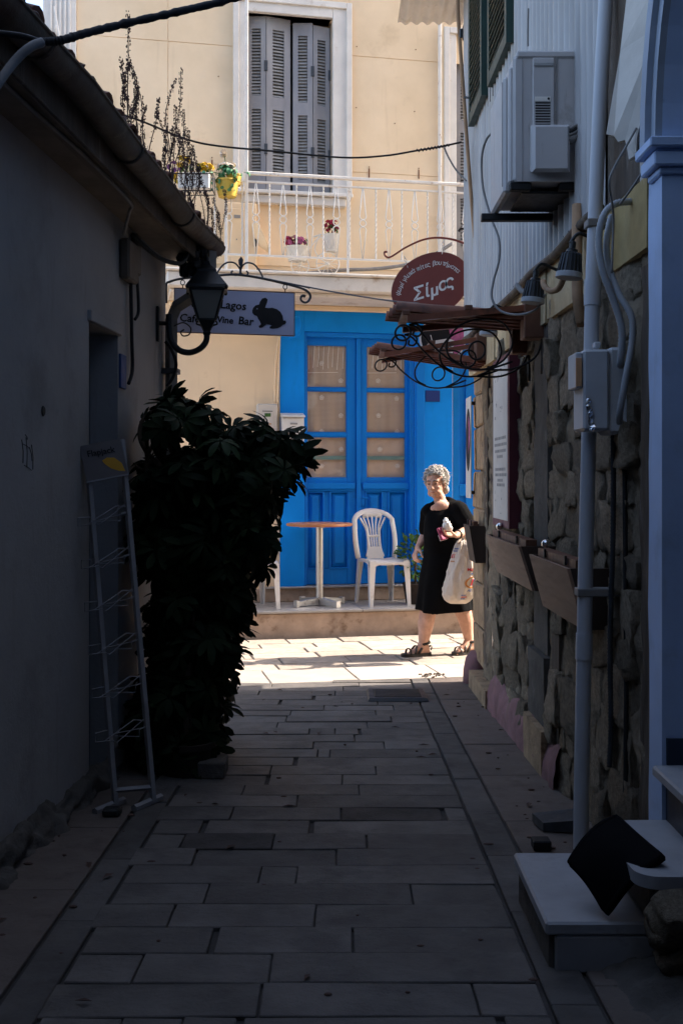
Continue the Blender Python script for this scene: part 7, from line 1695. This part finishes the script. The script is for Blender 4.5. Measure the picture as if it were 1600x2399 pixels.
# sandals
def sandal(heel, ball, toe, ank):
    f = (toe - heel); f.z = 0; L_ = f.length; f.normalize(); s_ = V((-f.y, f.x, 0)); z0 = .0
    st_ = heel - f * .040; tl = L_ + .040 + .058
    outl = []
    for (t, w_) in ((0, .012), (.03, .026), (.12, .036), (.3, .034), (.5, .036), (.7, .046), (.85, .045), (.95, .032), (1, .012)): outl.append((t * tl, w_))
    pl2 = [(x, w_) for x, w_ in outl] + [(x, -w_) for x, w_ in reversed(outl)]
    zb = min(heel.z, toe.z) - .033
    Mx = frame((st_.x, st_.y, max(.004, zb - .02)), f, s_); h0 = .024
    q = MB(); q.prism(pl2, h0, Mx)
    sd_ = q.build('sandal', M['leather'], wo)
    up0 = max(.004, zb - .02) + h0
    def strap(t, h, w_, r_, sl=0.0):
        c = st_ + f * (t * tl); pts = []
        for k in range(11):
            a = PI * k / 10; p = c + s_ * (w_ * math.cos(a)) + f * (sl * math.sin(a) * .03); pts.append(V((p.x, p.y, up0 - .004 + h * math.sin(a))))
        MB().tube(pts, r_, 6, flat=.3, up=f).build('strap', M['leather'], sd_, smooth=True)
    strap(.76, .046, .047, .010); strap(.62, .064, .043, .010, -1); strap(.50, .078, .041, .011, -2)
    # ankle strap
    c = ank.copy(); c.z = up0 + .075
    MB().tube([V((c.x, c.y, c.z)) + f * (.046 * math.cos(a * PI / 8) - .008) + s_ * (.043 * math.sin(a * PI / 8)) + V((0, 0, -.010 * math.cos(a * PI / 8))) for a in range(16)], .011, 6, closed=True, flat=.3, up=(0, 0, 1)).build('ankle_strap', M['leather'], sd_, smooth=True)
    MB().tube([st_ + f * .015 + s_ * (.030 * math.cos(PI * k / 8)) - f * (.018 * math.sin(PI * k / 8)) + V((0, 0, up0 - st_.z + .02 + .03 * math.sin(PI * k / 8))) for k in range(9)], .009, 6, flat=.3, up=(0, 0, 1)).build('heel_strap', M['leather'], sd_, smooth=True)
sandal(W(462, 2185, -.01), W(305, 2195, -.06), W(255, 2212, -.08), W(430, 2095, -.02))
sandal(W(985, 2165, .09), W(855, 2170, .03), W(815, 2185, .01), W(945, 2075, .08))
# shopping bag
bg = thing('shopping_bag', 'cream plastic shopping bag with red MARKET print hanging from the woman\'s forearm', 'bag', W(800, 1620, -.27))
brow = [(950, 770, 880, .030), (985, 752, 905, .045), (1050, 728, 935, .058), (1150, 700, 975, .070), (1250, 676, 1006, .078), (1350, 648, 992, .080), (1450, 620, 965, .078), (1530, 612, 938, .072), (1580, 636, 906, .058), (1606, 664, 878, .036), (1624, 700, 846, .010)]
def brv(cy):
    for i in range(len(brow) - 1):
        if brow[i][0] <= cy <= brow[i + 1][0]:
            t = (cy - brow[i][0]) / (brow[i + 1][0] - brow[i][0]); return [a + (b - a) * t for a, b in zip(brow[i], brow[i + 1])]
    return brow[-1] if cy > 1600 else brow[0]
def bagpt(cy, th, out=0.0):
    _, l, r, hd2 = brv(cy); up_ = max(0, (1250 - cy) / 300); dn_ = max(0, (cy - 1400) / 220)
    fold = 1 + (.03 + .07 * up_) * (1 - 2 * abs(math.sin(th * 3.5 + cy * .0016))) + .035 * (abs(math.sin(th * 2.5 + 1 + cy * .004)) - .5) + .06 * dn_ * (abs(math.sin(th * 4 + .6)) - .5)
    fold *= 1 + .24 * (.35 - abs(noise.noise(V((math.sin(th) * 2.3, math.cos(th) * 2.3, cy * .0042 + 3))))) + .10 * (.3 - abs(noise.noise(V((math.sin(th) * 5, math.cos(th) * 5, cy * .011 + 7)))))
    return W((l + r) / 2 + ((r - l) / 2 * fold + out / KM) * math.sin(th), cy, -.275 - (hd2 * fold + out) * math.cos(th))
rings = []
for k in range(71):
    cy = 950 + (1624 - 950) * k / 70; rings.append([bagpt(cy, 2 * PI * j / 96) for j in range(96)])
MB().loft(rings).build('bag_body', M['bag'], bg, smooth=True)
for (x0, d0) in ((770, -.30), (885, -.25)):
    MB().tube(spline([W(x0, 985, d0), W(x0 + (838 - x0) * .6, 910, -.275), W(838 + (x0 - 828) * .15, 842, -.235), W(850 + (828 - x0) * .1, 850, -.20), W(852, 940, -.21), W(x0 + 10, 990, d0 + .04)], 6), [.022, .021, .020, .019, .018, .017, .016, .015, .014] + [.014] * 22, 8, flat=.4).build('handle', M['bag'], bg, smooth=True)
def bagtext(body_, cy, th0, size, m, sl=0.0, d_=.0006):
    c = MB(); c.text(body_, size, Matrix.Identity(4), d_, 'LEFT', 0, .0008)
    c.v = [bagpt(cy - (p.y + sl * p.x) / KM, th0 + p.x / .095, .0012 + p.z) for p in c.v]; c.build('print', m, bg, recalc=True)
bagtext('MARKET', 1250, .12, .031, M['printred'], -.10); bagtext('IN', 1295, .40, .016, M['printblue'], -.1)
q = MB()
q.tube([(.042 * math.cos(a * PI / 14), .042 * math.sin(a * PI / 14), 0) for a in range(28)], .006, 6, closed=True); q.v = [bagpt(1385 - p.y / KM, .62 + p.x / .095, .0014 + p.z * .15) for p in q.v]; q.build('print', M['printorange'], bg)
for (tx_, m_, w_) in ((-.010, 'printred', .012), (.004, 'printblue', .012)):
    q = MB(); q.box(tx_, tx_ + w_, -.026, .024, 0, .001).box(tx_ + .002, tx_ + .022, -.006, .006, 0, .0008); q.v = [bagpt(1385 - p.y / KM, .62 + p.x / .095, .0014 + p.z) for p in q.v]; q.build('print', M[m_], bg)
bagtext('ΑΕ', 1475, .42, .022, M['printblue']); bagtext('ΕΙ', 1115, -1.35, .040, M['printred']); 
for (cy, th, ln, m_) in ((1040, -1.2, .05, 'printblue'), (1065, -1.25, .04, 'printblue'), (1175, -1.3, .04, 'printorange'), (1530, .1, .03, 'printblue'), (1550, .12, .045, 'printred'), (1568, .1, .035, 'printblue')):
    q = MB(); x = 0
    while x < ln: q.box(x, x + .006, 0, .010, 0, .0008); x += .009
    q.v = [bagpt(cy - p.y / KM, th + p.x / .1, .0014 + p.z) for p in q.v]; q.build('print', M[m_], bg)
# purse and napkin in the hand
pu = thing('purse', 'magenta purse held in the woman\'s left hand', 'purse', W(600, 900, -.42))
pf = frame(W(592, 868, -.395), (.35, -.15, -1), (.6, .6, .1))
MB().cbox(-.052, .048, -.040, .040, -.012, .012, .006).xf(pf).build('purse_body', M['purse'], pu)
MB().cbox(.002, .050, -.038, .043, -.0165, -.0125, .002).xf(pf).build('white_flap', M['signwhite'], pu)
nk = MB(); nk.ell((0, 0, 0), (.034, .028, .040), 14, 10).ell((-.010, 0, .030), (.020, .018, .035), 12, 8).ell((.016, 0, -.020), (.026, .026, .026), 12, 8)
nm_ = remesh(nk, .004, 2, .5)
for v in nm_.vertices: v.co += v.normal * noise.noise(v.co * 60) * .006
nm_.transform(Matrix.Translation(W(640, 785, -.385))); cxm = W(640, 785, -.385); nm_.transform(Matrix.Translation(-(cxm - V((0, 0, .05)))))
nm_.materials.append(M['napkin'])
for p in nm_.polygons: p.use_smooth = True
no = bpy.data.objects.new('napkin', nm_); C.objects.link(no); no.location = cxm - V((0, 0, .05)); tag(no, 'crumpled white napkin clutched on top of the magenta purse', 'napkin')
